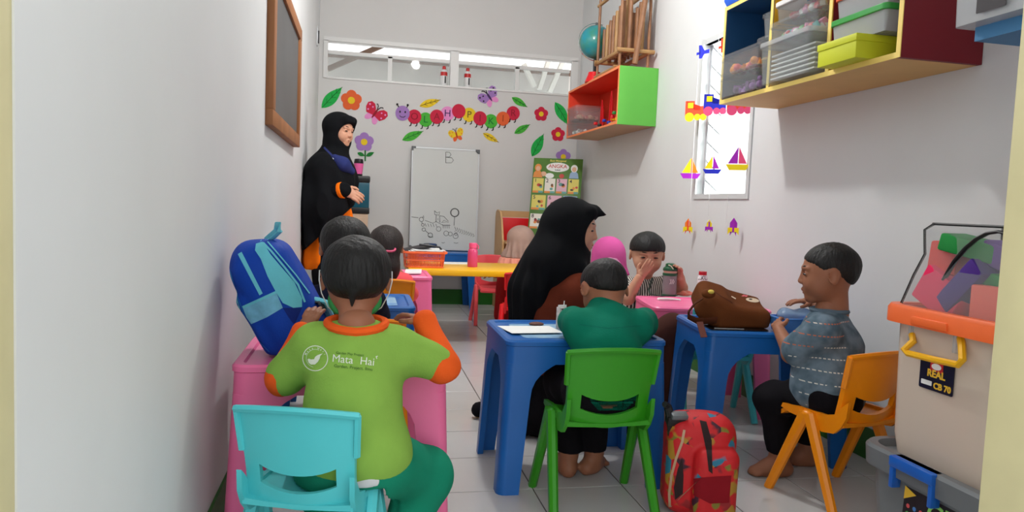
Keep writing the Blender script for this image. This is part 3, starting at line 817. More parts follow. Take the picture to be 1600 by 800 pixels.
ink([[(178, 545), (230, 562), (250, 550), (300, 575), (345, 572)]]+[[(180+i*17, 565), (188+i*17, 585)] for i in range(5)]+[[(372+i*15, 580+i*5), (384+i*15, 605+i*4), (372+i*15, 610+i*4)] for i in range(9)]+[[(295+i*13, 565), (298+i*13, 592)] for i in range(4)]+[circ(268, 598, 15), circ(318, 625, 16), circ(345, 628, 13), circ(380, 640, 17), circ(382, 628, 9), [(290, 685), (300, 690), (310, 684)], [(370, 684), (385, 688), (398, 684)]], 0.0018)

# ================================================================== wall shelf with coloured bays
m_maroon = paint('panel_maroon', (122, 18, 32)); m_navy = paint('panel_navy', (22, 74, 122)); m_mustard = paint('panel_mustard', (226, 168, 26))
m_edge = mat('edge_band_cream', (248, 218, 120), 0.5); m_under = mat('board_tan', (228, 188, 116), 0.6, var=0.06, vscale=6)
m_brightblue = paint('panel_blue', (36, 96, 214))
XF = 1.62
sz0, sz1 = 1.418, 1.86
yN = PX(1402, 70, XF).y; yA = PX(1296, 60, XF).y; yB_ = PX(1204.5, 60, XF).y; yE = PX(1132, 90, XF).y
t = thing('wall_shelf', 'big wall shelf with maroon, mustard and navy bays on the right wall', 'shelf', (XR, (yN+yE)/2, sz0))
def board(part, m, x0, x1, y0, y1, z0, z1, edge=True):
    bm = new_bm(); bx(bm, x0, x1, y0, y1, z0, z1); o = obj(part, bm, m, t, world=True, smooth=False)
    if edge:
        bm = new_bm(); bx(bm, x0-0.003, x0, y0, y1, z0, z1); obj('edge_band', bm, m_edge, o, world=True, smooth=False)
    return o
th = 0.018
board('bottom_board', m_under, XF, XR-0.002, yN, yE+th, sz0, sz0+th)
board('top_board', m_brightblue, XF, XR-0.002, yN-th, yE+th, sz1-th, sz1)
board('end_panel', m_maroon, XF, XR-0.002, yN-th, yN, sz0, sz1-th)
board('divider', m_mustard, XF, XR-0.002, yA-th/2, yA+th/2, sz0+th, sz1-th)
board('divider', m_navy, XF, XR-0.002, yB_-th/2, yB_+th/2, sz0+th, sz1-th)
board('end_panel', m_navy, XF, XR-0.002, yE, yE+th, sz0+th, sz1-th)
for m, a, b in ((m_maroon, yN, yA-th/2), (m_mustard, yA+th/2, yB_-th/2), (m_navy, yB_+th/2, yE)):
    bm = new_bm(); bx(bm, XR-0.012, XR-0.002, a, b, sz0+th, sz1-th); obj('back_panel', bm, m, t, world=True, smooth=False)
    bm = new_bm(); bx(bm, XF+0.002, XR-0.012, a, b, sz1-th-0.002, sz1-th); obj('bay_lining', bm, m, t, world=True, smooth=False)
    for yy in (a, b-0.0015):
        bm = new_bm(); bx(bm, XF+0.002, XR-0.012, yy, yy+0.0015, sz0+th, sz1-th-0.002); obj('bay_lining', bm, m, t, world=True, smooth=False)
t = thing('plastic_tray', 'bright blue plastic tray on top of the far end of the wall shelf', 'tray', (1.75, yE-0.1, sz1))
bm = new_bm(); loft(bm, [[Vector((x, y, z)) for x, y in rrect(w, d, 0.03, 4, 1.755, yE-0.13)] for w, d, z in ((0.28, 0.30, sz1), (0.30, 0.32, sz1+0.025), (0.30, 0.32, sz1+0.05), (0.27, 0.29, sz1+0.055))]); obj('tray', bm, m_brightblue, t, world=True)
bm = new_bm(); loft(bm, [[Vector((x, y, z)) for x, y in rrect(w, d, 0.03, 4, 1.755, yE-0.13)] for w, d, z in ((0.314, 0.334, sz1+0.042), (0.314, 0.334, sz1+0.052))]); obj('rim', bm, m_brightblue, t, world=True)

# storage boxes: translucent body, lid, contents
def frosted(name, rgb, alpha): return glass_mat(name, rgb, alpha)
m_clear = frosted('clear_plastic', (244, 246, 246), 0.10); m_milky = frosted('milky_plastic', (236, 238, 240), 0.34)
CONT = [mat('toy_%d' % i, c, 0.5) for i, c in enumerate([(226, 90, 96), (240, 180, 60), (90, 170, 90), (80, 130, 200), (235, 150, 190), (120, 200, 200), (240, 240, 235), (150, 90, 170)])]
def storage_box(name, label, x0, x1, y0, y1, z0, z1, body, lid=None, fill=None, r=0.02, lidh=0.014, group=None, tagm=None):
    """taper-walled box with walls, floor and lid; fill = (list of materials, level)"""
    t = thing(name, label, 'box', ((x0+x1)/2, (y0+y1)/2, z0), group=group)
    cx, cy, w, d = (x0+x1)/2, (y0+y1)/2, x1-x0, y1-y0
    zt = z1-lidh
    def L(e, z, rr=r): return [Vector((x, y, z)) for x, y in rrect(w+e, d+e, max(0.004, rr+e/2), 4, cx, cy)]
    bm = new_bm(); loft(bm, [L(-0.03, z0), L(-0.012, zt), L(-0.012+0.0, zt), L(-0.017, zt), L(-0.035, z0+0.003)]); obj('body', bm, body, t, world=True)
    if lid:
        bm = new_bm(); loft(bm, [L(-0.004, zt-0.006), L(0, zt-0.004), L(0, z1-0.003), L(-0.006, z1), L(-0.03, z1), L(-0.034, z1-0.004)]); obj('lid', bm, lid, t, world=True)
    if fill:
        ms, lev = fill; n = 0; g = random.Random(label)
        for k, m in enumerate(ms):
            bm = new_bm()
            for _ in range(24):
                s = 0.012+0.008*g.random(); z = z0+0.005+s+(max(0.0, (zt-z0)*lev-2*s-0.006))*g.random()
                c = (cx+(w/2-0.03-s)*g.uniform(-1, 1), cy+(d/2-0.03-s)*g.uniform(-1, 1), z)
                if g.random() < 0.5: ball(bm, c, s, seg=8)
                else: box(bm, (0, 0, 0), (s*1.8, s*1.4, s*1.2), T(c, g.uniform(0, 3), g.uniform(0, 3)))
            o = obj('contents', bm, m, t, world=True); o['kind'] = 'stuff'
    return t
zf = sz0+th
def ys_(xa, xb, y, X): return PX(xb, y, X).y, PX(xa, y, X).y
GB = 'toy boxes on the wall shelf'
y0, y1 = yB_+0.02, yE-0.008
storage_box('toy_box', 'clear lidded box of purple toys, lowest in the navy bay', 1.575, 1.80, y0, y1, zf, zf+0.10, m_clear, m_clear, ([mat('toy_plum', (96, 52, 110), 0.5), mat('toy_plum2', (70, 44, 96), 0.5), CONT[7]], 0.75), group=GB)
storage_box('toy_box', 'clear lidded box of red and yellow toys on the purple box', 1.575, 1.80, y0, y1, zf+0.10, zf+0.185, m_clear, m_clear, ([CONT[0], CONT[1], mat('toy_orange', (245, 150, 40), 0.5)], 0.8), group=GB)
storage_box('toy_box', 'small round-cornered clear box of pale beads in the navy bay', 1.65, 1.80, yB_+0.02, yB_+0.19, zf+0.185, zf+0.235, m_clear, m_clear, ([CONT[6], CONT[2], CONT[4]], 0.8), r=0.04, group=GB)
storage_box('toy_box', 'small clear box of red and teal beads, topmost in the navy bay', 1.66, 1.80, yB_+0.02, yB_+0.16, zf+0.235, zf+0.335, m_clear, m_clear, ([CONT[0], CONT[5], CONT[2]], 0.5), group=GB)
y0, y1 = ys_(1192, 1285, 100, 1.575)
t = storage_box('toy_box', 'milky ribbed box, lowest in the mustard bay', 1.555, 1.82, yA+0.025, yB_-0.02, zf, zf+0.165, m_clear, m_milky, group=GB)
y0, y1 = yA+0.02, yB_-0.02
for k in range(6):
    bm = new_bm(); z = zf+0.02+k*0.018; bx(bm, 1.60, 1.79, y0+0.03, y1-0.03, z, z+0.006); obj('stacked_lid', bm, mat('white_plastic', (226, 226, 224), 0.4), t, world=True, smooth=False)
storage_box('toy_box', 'clear box of mixed bottle caps above the ribbed box', 1.59, 1.82, y0+0.02, y1, zf+0.165, zf+0.245, m_clear, m_clear, ([CONT[4], CONT[5], CONT[2], CONT[0], CONT[6]], 0.8), group=GB)
t = storage_box('toy_box', 'clear box of pink foam pieces, topmost in the mustard bay', 1.60, 1.82, y0+0.03, y1-0.02, zf+0.245, zf+0.325, m_clear, mat('white_plastic', (226, 226, 224), 0.4), ([CONT[4], CONT[0], mat('toy_peach', (244, 190, 160), 0.6), CONT[6]], 0.8), group=GB)
bm = new_bm(); bx(bm, 1.598, 1.6, y0+0.06, y0+0.10, zf+0.275, zf+0.312); obj('sticker', bm, mat('label_teal', (22, 70, 96), 0.5), t, world=True, smooth=False)
y0, y1 = ys_(1300, 1397, 60, XF)
tb = thing('toy_box', 'flat lime-yellow cardboard box, lowest in the maroon bay', 'box', (1.70, (y0+y1)/2, zf), group=GB)
yl0, yl1 = ys_(1276, 1334, 90, 1.55)
m_lime = mat('card_lime', (206, 214, 40), 0.55, var=0.04)
bm = new_bm(); bx(bm, 1.555, 1.78, yl0, yl1, zf, zf+0.075, 0.002); obj('body', bm, m_lime, tb, world=True)
bm = new_bm(); bx(bm, 1.552, 1.783, yl0-0.003, yl1+0.003, zf+0.055, zf+0.078, 0.001); obj('lid', bm, m_lime, tb, world=True)
storage_box('toy_box', 'milky box with green lid in the maroon bay', 1.60, 1.83, yN+0.04, yA-0.02, zf+0.079, zf+0.165, m_milky, plastic('lid_green', (56, 160, 72)), group=GB)
storage_box('toy_box', 'milky box with orange lid in the maroon bay', 1.605, 1.83, yN+0.04, yA-0.03, zf+0.165, zf+0.25, m_milky, plastic('lid_orange', (244, 104, 62)), group=GB)
storage_box('toy_box', 'milky box without coloured lid, topmost in the maroon bay', 1.63, 1.83, yN+0.06, yA-0.06, zf+0.25, zf+0.33, m_milky, m_milky, group=GB)
# nearer wall board with a clear box on it
hb = PX(1497, 66, 1.50)
t = thing('wall_board', 'small blue wall board holding a clear box on the right wall', 'shelf', (XR, 1.4, hb.z))
bm = new_bm(); bx(bm, 1.53, XR-0.002, 1.08, hb.y-0.02, hb.z, hb.z+0.035); obj('board', bm, paint('panel_steel_blue', (66, 128, 176)), t, world=True, smooth=False)
bm = new_bm(); bx(bm, 1.60, XR-0.002, 1.3, 1.33, hb.z-0.12, hb.z); obj('bracket', bm, m_frame, t, world=True, smooth=False)
t = storage_box('storage_box', 'clear plastic box on the small blue wall board', 1.47, 1.86, 1.10, hb.y+0.02, hb.z+0.035, hb.z+0.33, m_milky, m_milky, ([CONT[6], CONT[6]], 0.3), r=0.03)
M = plane_m(PX(1549, 2, 1.478), (0, -1, 0), (0, 0, 1))
bm = new_bm(); prism(bm, rrect(0.085, 0.04, 0.002, 1), 0.001, M); o = obj('sticker', bm, mat('label_black', (34, 26, 34), 0.5), t, world=True, smooth=False)

# ================================================================== green-ended red shelf
m_ored = paint('panel_vermilion', (236, 66, 38)); m_pgreen = paint('panel_green', (100, 186, 74)); m_edger = mat('edge_band_orange', (250, 140, 84), 0.5)
m_tanu = mat('board_beige', (196, 160, 128), 0.6, var=0.05)
x2 = 1.645
g0, g1, gz0, gz1 = PX(965, 150, x2).y, PX(888, 180, x2).y, 1.478, 1.862
t = thing('wall_shelf', 'red wall shelf with a bright green end panel on the right wall', 'shelf', (XR, (g0+g1)/2, gz0))
for part, m, a in (('bottom_board', m_ored, (x2, XR-0.002, g0, g1, gz0+0.003, gz0+0.016)), ('underside', m_tanu, (x2, XR-0.002, g0, g1, gz0, gz0+0.003)), ('top_board', m_ored, (x2, XR-0.002, g0, g1, gz1-0.016, gz1)), ('end_panel', m_pgreen, (x2, XR-0.002, g0-0.016, g0, gz0, gz1)), ('end_panel', m_ored, (x2, XR-0.002, g1, g1+0.016, gz0, gz1)), ('back_panel', m_ored, (XR-0.010, XR-0.002, g0, g1, gz0+0.016, gz1-0.016))):
    bm = new_bm(); bx(bm, *a); o = obj(part, bm, m, t, world=True, smooth=False)
    if part != 'back_panel' and part != 'underside':
        bm = new_bm(); bx(bm, x2-0.003, x2, *a[2:]); obj('edge_band', bm, m_edger, o, world=True, smooth=False)
gf = gz0+0.016
storage_box('toy_box', 'clear box at the far end of the red shelf, the lower one', x2-0.02, 1.86, g1-0.28, g1-0.01, gf, gf+0.115, m_clear, m_clear, ([mat('toy_grey', (150, 150, 150), 0.5), CONT[6]], 0.5), group='clear boxes on the red shelf')
storage_box('toy_box', 'clear box at the far end of the red shelf, the upper one', x2-0.02, 1.86, g1-0.28, g1-0.01, gf+0.115, gf+0.225, m_clear, m_clear, ([mat('toy_tan', (196, 150, 120), 0.5), mat('toy_rose', (206, 130, 120), 0.5)], 0.5), group='clear boxes on the red shelf')
m_wire = mat('wire_red', (206, 24, 34), 0.35); m_wirey = mat('wire_olive', (150, 140, 60), 0.35)
def bead_maze(label, y, h, m, beads, xx=1.73, flip=1):
    t = thing('bead_maze', label, 'toy', (xx, y, gf), group='bead mazes on the red shelf')
    bm = new_bm(); bx(bm, xx-0.05, xx+0.05, y-0.075, y+0.075, gf, gf+0.014, 0.003); obj('base', bm, mat('toy_base_wood', (206, 160, 96), 0.5), t, world=True)
    for i, dy in enumerate((-0.05, 0.0, 0.045)):
        pts = [(xx-0.02+0.02*i, y+dy-0.028+0.056*k/12, gf+0.012+(h-0.02*i)*math.sin(math.pi*k/12)**0.55) for k in range(13)]
        bm = new_bm(); tube(bm, pts, 0.003, 6); obj('wire', bm, m, t, world=True)
    for i, c in enumerate(beads):
        bm = new_bm(); p = (xx-0.03+0.028*(i % 3), y-0.05+0.034*(i % 4), gf+0.03+0.024*(i//3)); lathe(bm, [(0.006, -0.011), (0.014, -0.009), (0.016, 0), (0.014, 0.009), (0.006, 0.011)], 10, T(p)); obj('bead', bm, c, t, world=True)
b_b = mat('bead_blue', (26, 50, 160), 0.4); b_y = mat('bead_yellow', (244, 200, 30), 0.4); b_g = mat('bead_green', (40, 130, 60), 0.4); b_r = mat('bead_red', (214, 30, 40), 0.4); b_k = mat('bead_black', (30, 26, 26), 0.4)
bead_maze('bead maze with tall red wires and black base beads', g0+0.56, 0.20, m_wire, [b_k, b_k, b_k, b_r])
bead_maze('bead maze with red wires and blue and yellow beads', g0+0.36, 0.24, m_wire, [b_b, b_y, b_g, b_b, b_y])
bead_maze('bead maze with olive wires, nearest the green end panel', g0+0.13, 0.17, m_wirey, [b_y, b_g, b_r, b_r, b_y, b_r, b_g], xx=1.71)
# globe
gc = PY(931, 66, 5.32); gr = 0.125
t = thing('globe', 'blue-green world globe on a red stand', 'globe', (gc.x, gc.y, gz1))
m_globe = mat('globe_print', (30, 150, 176), 0.25, var=0.5, vscale=9, rgb2=(66, 140, 92), coat=0.4)
bm = new_bm(); ball(bm, gc, gr, seg=28); obj('sphere', bm, m_globe, t, world=True)
bm = new_bm()
tube(bm, [gc+Vector((-0.138*math.sin(a), 0, 0.138*math.cos(a))) for a in [math.radians(-20+10*k) for k in range(22)]], 0.006, 6, flat=(1, 0.6)); obj('meridian', bm, mat('chrome', (210, 210, 210), 0.2, metal=0.9), t, world=True)
bm = new_bm(); lathe(bm, [(0.008, gr+0.0), (0.008, gr+0.02)], 8, T(gc)); obj('pole_pin', bm, mat('black_plastic', (30, 30, 32), 0.4), t, world=True)
bm = new_bm(); lathe(bm, [(0.07, gz1), (0.068, gz1+0.01), (0.05, gz1+0.055), (0.045, gz1+0.075)], 20, T((gc.x, gc.y, 0))); obj('stand', bm, m_red, t, world=True)
bm = new_bm(); lathe(bm, [(0.012, gz1+0.07), (0.012, gc.z-gr-0.002)], 10, T((gc.x, gc.y, 0))); obj('stem', bm, mat('black_plastic', (30, 30, 32), 0.4), t, world=True)
# angklung: bamboo rattles in a frame
m_bam = mat('bamboo', (148, 104, 72), 0.5, var=0.3, vscale=10, bump=0.1, bscale=40); m_bam2 = mat('bamboo_pale', (176, 136, 88), 0.5, var=0.2, vscale=8)
ay0, ay1, ax0, ax1 = g0+0.0, g0+0.55, 1.66, 1.86
t = thing('bamboo_rattle', 'brown bamboo rattle instrument with upright tubes on the red shelf', 'instrument', (1.76, (ay0+ay1)/2, gz1))
def bam(a, b, r, part, m=m_bam):
    bm = new_bm(); a, b = Vector(a), Vector(b); n = 6; pts = [a.lerp(b, k/n) for k in range(n+1)]; rs = [r*(1.06 if k in (2, 4) else 1.0) for k in range(n+1)]; tube(bm, pts, rs, 8); return obj(part, bm, m, t, world=True)
zr = gz1+0.105
for x in (ax0, ax1):
    bam((x, ay0+0.02, zr), (x, ay1, zr), 0.014, 'rail', m_bam2)
    bam((x, ay0+0.02, zr+0.42), (x, ay1, zr+0.42), 0.012, 'rail', m_bam2)
for y in (ay0+0.04, ay1-0.04):
    for x in (ax0, ax1): bam((x, y, gz1), (x, y, zr+0.5), 0.010, 'post')
    bam((ax0-0.03, y-0.02, zr+0.005), (ax1+0.035, y-0.02, zr+0.005), 0.015, 'crossbar', m_bam2)
bam((ax0-0.02, ay0+0.1, gz1+0.012), (ax1, ay0+0.1, gz1+0.012), 0.012, 'foot_rail', m_bam2); bam((ax0, ay0+0.1, gz1+0.012), (ax0, ay1, gz1+0.012), 0.012, 'foot_rail', m_bam2)
for i in range(7):
    y = ay0+0.08+i*0.065
    for x, hh, rr in ((ax0+0.03, 0.34, 0.013), (ax0+0.075, 0.42, 0.016), (ax0+0.125, 0.30, 0.014), (ax1-0.03, 0.38, 0.011)):
        hh *= 1-0.05*i; bam((x, y, zr+0.016), (x, y, zr+hh), rr, 'tube', m_bam if (i+int(x*100)) % 3 else m_bam2)
bam((ax0+0.095, ay0+0.005, gz1+0.02), (ax0+0.15, ay0-0.005, gz1+0.52), 0.019, 'striker_tube')

# ================================================================== paper mobiles at the louvre window
XM = XR-0.05
p_red, p_yel, p_blue, p_mag, p_pink, p_or = (mat('card_'+n, c, 0.6) for n, c in (('red', (246, 72, 36)), ('yellow', (250, 226, 10)), ('blue', (30, 40, 190)), ('magenta', (170, 30, 190)), ('pink', (244, 80, 130)), ('orange', (250, 130, 20))))
m_string = mat('nylon_string', (225, 225, 225), 0.5)
def mobile(label, xtop, items):
    pts = [PX(xtop, 66, XM)]+[PX(px, py, XM) for _, px, py, *_ in items]
    yy = sum(p.y for p in pts)/len(pts)
    t = thing('paper_mobile', label, 'mobile', (XM, yy, pts[-1].z), group='paper mobiles at the window')
    bm = new_bm(); tube(bm, [(XM, yy, WZ1+0.02), (XM, yy, pts[-1].z)], 0.0012, 4); obj('string', bm, m_string, t, world=True)
    bm = new_bm(); tube(bm, [(XM, yy, WZ1+0.02), (XR, yy, WZ1+0.02)], 0.0015, 4); obj('hook', bm, m_string, t, world=True)
    for kind, px, py, cols, s in items:
        c = PX(px, py, XM); M = plane_m((XM, c.y, c.z), (0.82, -0.57, 0), (0, 0, 1)); u = 0.0037*s
        def pc(part, poly, m, layer=0.0, par=None):
            bm = new_bm(); prism(bm, [(x*u, y*u) for x, y in poly], 0.003, M @ Matrix.Translation((0, 0, layer-0.0015))); return obj(part, bm, m, par or t, world=True, smooth=False)
        if kind == 'train':
            b = pc('train', [(-16, -10), (16, -10), (16, 0), (12, 0), (12, 6), (7, 6), (7, 0), (-2, 0), (-2, 14), (-16, 14)], cols[0]); pc('window', [(-12, 3), (-4, 3), (-4, 11), (-12, 11)], cols[1], 0.002, b)
            for wx, r in ((-9, 7), (3, 5), (12, 5)): pc('wheel', ellipse(r, r, 12, wx, -11), cols[1] if len(cols) < 3 else cols[2], 0.002, b)
        elif kind == 'boat':
            b = pc('hull', [(-16, -6), (-11, -14), (11, -14), (16, -6)], cols[0]); pc('sail', [(-13, -5), (0, 18), (0, -5)], cols[1]); pc('sail', [(1, -5), (1, 18), (12, -5)], cols[2])
        elif kind == 'rocket':
            b = pc('rocket', [(-6, -10), (-6, 6), (0, 15), (6, 6), (6, -10)], cols[0]); pc('fin', [(-9, -14), (-9, -2), (9, -2), (9, -14), (5, -9), (-5, -9)], cols[1], 0.002); pc('flame', [(-5, -9), (-5, -16), (-2, -9)], cols[2], 0.0); pc('flame', [(5, -9), (5, -16), (2, -9)], cols[2], 0.0)
            pc('stripe', [(-1.5, -9), (1.5, -9), (1.5, 10), (-1.5, 10)], cols[2], 0.003)
        elif kind == 'plane':
            pc('plane', [(-9, -2), (-3, -1), (-6, 9), (-2, 9), (3, 1), (10, 3), (10, -3), (3, -4), (-1, -11), (-5, -11), (-3, -4), (-9, -6)], cols[0])
mobile('paper mobile with orange train and magenta boat at the window', 1092, [('plane', 1098, 80, (p_blue,), 1.0), ('train', 1087, 172, (p_red, p_yel), 1.0), ('boat', 1079, 265, (p_mag, p_yel, p_or), 1.0), ('rocket', 1075, 353, (p_or, p_yel, p_red), 0.8)])
mobile('paper mobile with blue train and blue-hulled boat at the window', 1118, [('train', 1117, 162, (p_blue, p_yel, p_pink), 1.0), ('boat', 1113, 259, (p_blue, p_yel, p_mag), 0.85), ('rocket', 1108, 353, (p_yel, p_mag, p_mag), 0.62)])
mobile('paper mobile with red train and yellow-hulled boat at the window', 1140, [('plane', 1133, 70, (p_red,), 1.0), ('train', 1155, 160, (p_red, p_yel, p_pink), 1.0), ('boat', 1153, 250, (p_yel, p_mag, p_pink), 1.0), ('rocket', 1146, 354, (p_mag, p_yel, p_mag), 0.82)])
# ================================================================== storage boxes by the door
m_cbox = glass_mat('cloudy_box_plastic', (226, 208, 192), 0.88); m_lidor = plastic('lid_orange_big', (250, 112, 54)); m_gbox = plastic('box_grey', (108, 112, 116)); m_ylw = plastic('handle_yellow', (246, 184, 26)); m_latch = plastic('latch_blue', (26, 96, 190))
m_lab = mat('label_navy', (24, 22, 48), 0.4); m_ltxt = mat('label_yellow', (246, 196, 60), 0.5); m_logo = mat('label_red', (196, 40, 48), 0.5); m_wht = mat('paper_white', (238, 238, 236), 0.7)
def RL(w, d, r, cx, cy, z): return [Vector((x, y, z)) for x, y in rrect(w, d, r, 5, cx, cy)]
GX0, GY1, GX1, GY0 = 1.402, 1.785, 1.86, 1.12
gcx, gcy, gw, gd = (GX0+GX1)/2, (GY0+GY1)/2, GX1-GX0, GY1-GY0
t = thing('storage_tub', 'grey storage box with blue latch, under the clear box', 'box', (gcx, gcy, 0))
bm = new_bm(); loft(bm, [RL(gw-0.09, gd-0.09, 0.04, gcx, gcy, 0.0), RL(gw-0.05, gd-0.05, 0.05, gcx, gcy, 0.235), RL(gw-0.06, gd-0.06, 0.05, gcx, gcy, 0.235), RL(gw-0.10, gd-0.10, 0.04, gcx, gcy, 0.006)]); obj('body', bm, m_gbox, t, world=True)
bm = new_bm(); loft(bm, [RL(gw-0.03, gd-0.03, 0.06, gcx, gcy, 0.228), RL(gw-0.006, gd-0.006, 0.07, gcx, gcy, 0.233), RL(gw, gd, 0.07, gcx, gcy, 0.283), RL(gw-0.012, gd-0.012, 0.07, gcx, gcy, 0.292), RL(gw-0.055, gd-0.055, 0.05, gcx, gcy, 0.292), RL(gw-0.07, gd-0.07, 0.045, gcx, gcy, 0.272)]); obj('lid', bm, m_gbox, t, world=True)
la, lb_ = PX(1392, 715, GX0-0.004), PX(1460, 748, GX0-0.004)
bm = new_bm(); bx(bm, GX0-0.012, GX0+0.03, lb_.y, la.y, 0.262, 0.292, 0.005); obj('latch', bm, m_latch, t, world=True)
for yy in (la.y-0.008, lb_.y+0.008):
    bm = new_bm(); bx(bm, GX0-0.008, GX0+0.02, yy-0.007, yy+0.007, 0.205, 0.27, 0.003); obj('latch_arm', bm, m_latch, t, world=True)
gM = plane_m((GX0+0.0235, (PX(1404, 770, GX0).y+PX(1478, 790, GX0).y)/2+0.0, 0.135), (0, -1, 0), (0.05, 0, 1))
bm = new_bm(); prism(bm, rrect(0.17, 0.16, 0.004, 1), 0.001, gM); lab = obj('sticker', bm, mat('label_black', (34, 26, 34), 0.5), t, world=True, smooth=False)
text('CB', 0.075, gM @ Matrix.Translation((0.042, 0.042, 0.0016)), mat('label_lime', (150, 220, 110), 0.5), lab, bold=0.001)
text('82', 0.075, gM @ Matrix.Translation((0.046, -0.02, 0.0016)), mat('label_lime', (150, 220, 110), 0.5), lab, bold=0.001)
bm = new_bm(); prism(bm, [(-0.085, 0.08), (-0.045, 0.068), (-0.085, 0.045)], 0.0008, gM @ Matrix.Translation((0, 0, 0.0012))); obj('sticker_mark', bm, m_ltxt, lab, world=True, smooth=False)
for i in range(4):
    for j in range(3):
        if (i, j) == (3, 0): continue
        bm = new_bm(); prism(bm, ellipse(0.006, 0.006, 8, -0.068+i*0.022, 0.032-j*0.02), 0.0008, gM @ Matrix.Translation((0, 0, 0.0012))); obj('dot', bm, CONT[(i*3+j*2) % 6], lab, world=True, smooth=False)

CX0, CY1, CX1, CY0, cz0, cz1 = 1.443, 1.722, 1.85, 1.15, 0.284, 0.64
ccx, ccy, cw, cd = (CX0+CX1)/2, (CY0+CY1)/2, CX1-CX0, CY1-CY0
t = thing('storage_tub', 'clear storage box with orange lid and yellow handle', 'box', (ccx, ccy, cz0))
bm = new_bm()
nb = [RL(cw-0.03, cd-0.03, 0.04, ccx, ccy, cz0-0.012), RL(cw-0.01, cd-0.01, 0.045, ccx, ccy, cz0+0.05), RL(cw, cd, 0.045, ccx, ccy, cz1), RL(cw-0.008, cd-0.008, 0.045, ccx, ccy, cz1), RL(cw-0.018, cd-0.018, 0.04, ccx, ccy, cz0+0.05), RL(cw-0.036, cd-0.036, 0.04, ccx, ccy, cz0-0.006)]
loft(bm, nb); obj('body', bm, m_cbox, t, world=True)
bm = new_bm(); bx(bm, CX0+0.04, CX1-0.05, CY0+0.06, CY1-0.06, cz0, cz0+0.30, 0.03); obj('contents', bm, mat('toy_pale', (200, 190, 180), 0.7, var=0.3, vscale=12, rgb2=(170, 165, 175)), t, world=True)
lw_, ld = cw+0.055, cd+0.055
bm = new_bm(); loft(bm, [RL(lw_-0.04, ld-0.04, 0.05, ccx, ccy, cz1+0.012), RL(lw_, ld, 0.06, ccx, ccy, cz1+0.0), RL(lw_, ld, 0.06, ccx, ccy, cz1+0.038), RL(lw_-0.012, ld-0.012, 0.055, ccx, ccy, cz1+0.048), RL(lw_-0.055, ld-0.055, 0.045, ccx, ccy, cz1+0.048), RL(lw_-0.07, ld-0.07, 0.04, ccx, ccy, cz1+0.024)]); obj('lid', bm, m_lidor, t, world=True)
lx = ccx-lw_/2
bm = new_bm(); bx(bm, lx-0.005, lx+0.02, PX(1480, 520, lx).y, PX(1424, 505, lx).y, cz1+0.004, cz1+0.026, 0.004); obj('lid_tab', bm, m_lidor, t, world=True)
hX = CX0-0.028
bm = new_bm(); tube(bm, [PX(1425, 523, CX0-0.002), PX(1427, 533, CX0-0.012), PX(1412, 547, hX), PX(1419, 552, hX), PX(1460, 562, hX), PX(1497, 570, hX), PX(1504, 562, hX), PX(1503, 540, CX0-0.012), PX(1501, 528, CX0-0.002)], 0.009, 8); obj('handle', bm, m_ylw, t, world=True)
for px, py in ((1425, 520), (1495, 538)):
    c = PX(px, py, CX0); bm = new_bm(); bx(bm, CX0-0.008, CX0+0.01, c.y-0.006, c.y+0.006, c.z-0.022, c.z+0.022, 0.002); obj('handle_bracket', bm, m_milky, t, world=True)
a, b = PX(1440, 562, CX0), PX(1490, 611, CX0)
cM = plane_m((CX0-0.0015, (a.y+b.y)/2, (a.z+b.z)/2-0.004), (0, -1, 0), (0, 0, 1)); sw, sh = abs(a.y-b.y), 0.078
bm = new_bm(); prism(bm, rrect(sw, sh, 0.004, 2), 0.0012, cM); lab = obj('sticker', bm, m_lab, t, world=True, smooth=False)
text('REAL', 0.026, cM @ Matrix.Translation((0, 0.004, 0.0018)), m_ltxt, lab, bold=0.0008)
text('CB 70', 0.022, cM @ Matrix.Translation((sw*0.2, -0.025, 0.0018)), m_ltxt, lab, bold=0.0008)
bm = new_bm(); prism(bm, rrect(0.042, 0.026, 0.002, 1, 0, 0.024), 0.0008, cM @ Matrix.Translation((0, 0, 0.0012))); lo = obj('logo', bm, m_logo, lab, world=True, smooth=False)
bm = new_bm(); prism(bm, ellipse(0.016, 0.008, 16, 0, 0.024), 0.0008, cM @ Matrix.Translation((0, 0, 0.0022))); obj('logo_oval', bm, m_wht, lo, world=True, smooth=False)
bm = new_bm(); prism(bm, rrect(0.035, 0.012, 0.001, 1, -sw*0.27, -0.022), 0.0008, cM @ Matrix.Translation((0, 0, 0.0012))); obj('sticker_box', bm, m_wht, lab, world=True, smooth=False)

# clear vinyl bag of soft blocks on the orange lid
t = thing('vinyl_bag', 'clear vinyl bag with black piping full of soft coloured blocks', 'bag', (1.64, 1.42, cz1+0.026))
bz = cz1+0.026
prof = [(0.30, 0.50, bz), (0.34, 0.54, bz+0.02), (0.31, 0.50, bz+0.10), (0.285, 0.46, bz+0.16), (0.29, 0.47, bz+0.225), (0.26, 0.44, bz+0.242)]
bm = new_bm(); loft(bm, [RL(w, d, 0.05, 1.61, 1.455, z) for w, d, z in prof]); obj('vinyl', bm, glass_mat('clear_vinyl', (240, 242, 242), 0.14), t, world=True)
bm = new_bm()
for sy in (1, -1):
    tube(bm, [(1.61-sx*prof_w, 1.455+sy*(pd/2-0.01), z) for sx, prof_w, pd, z in [(1, w/2-0.02, d, z) for w, d, z in prof]], 0.004, 6)
    tube(bm, [(1.61+(w/2-0.02), 1.455+sy*(d/2-0.01), z) for w, d, z in prof], 0.004, 6)
tube(bm, RL(0.262, 0.442, 0.05, 1.61, 1.455, bz+0.242), 0.004, 6, closed_path=True)
obj('piping', bm, mat('piping_black', (24, 24, 26), 0.5), t, world=True)
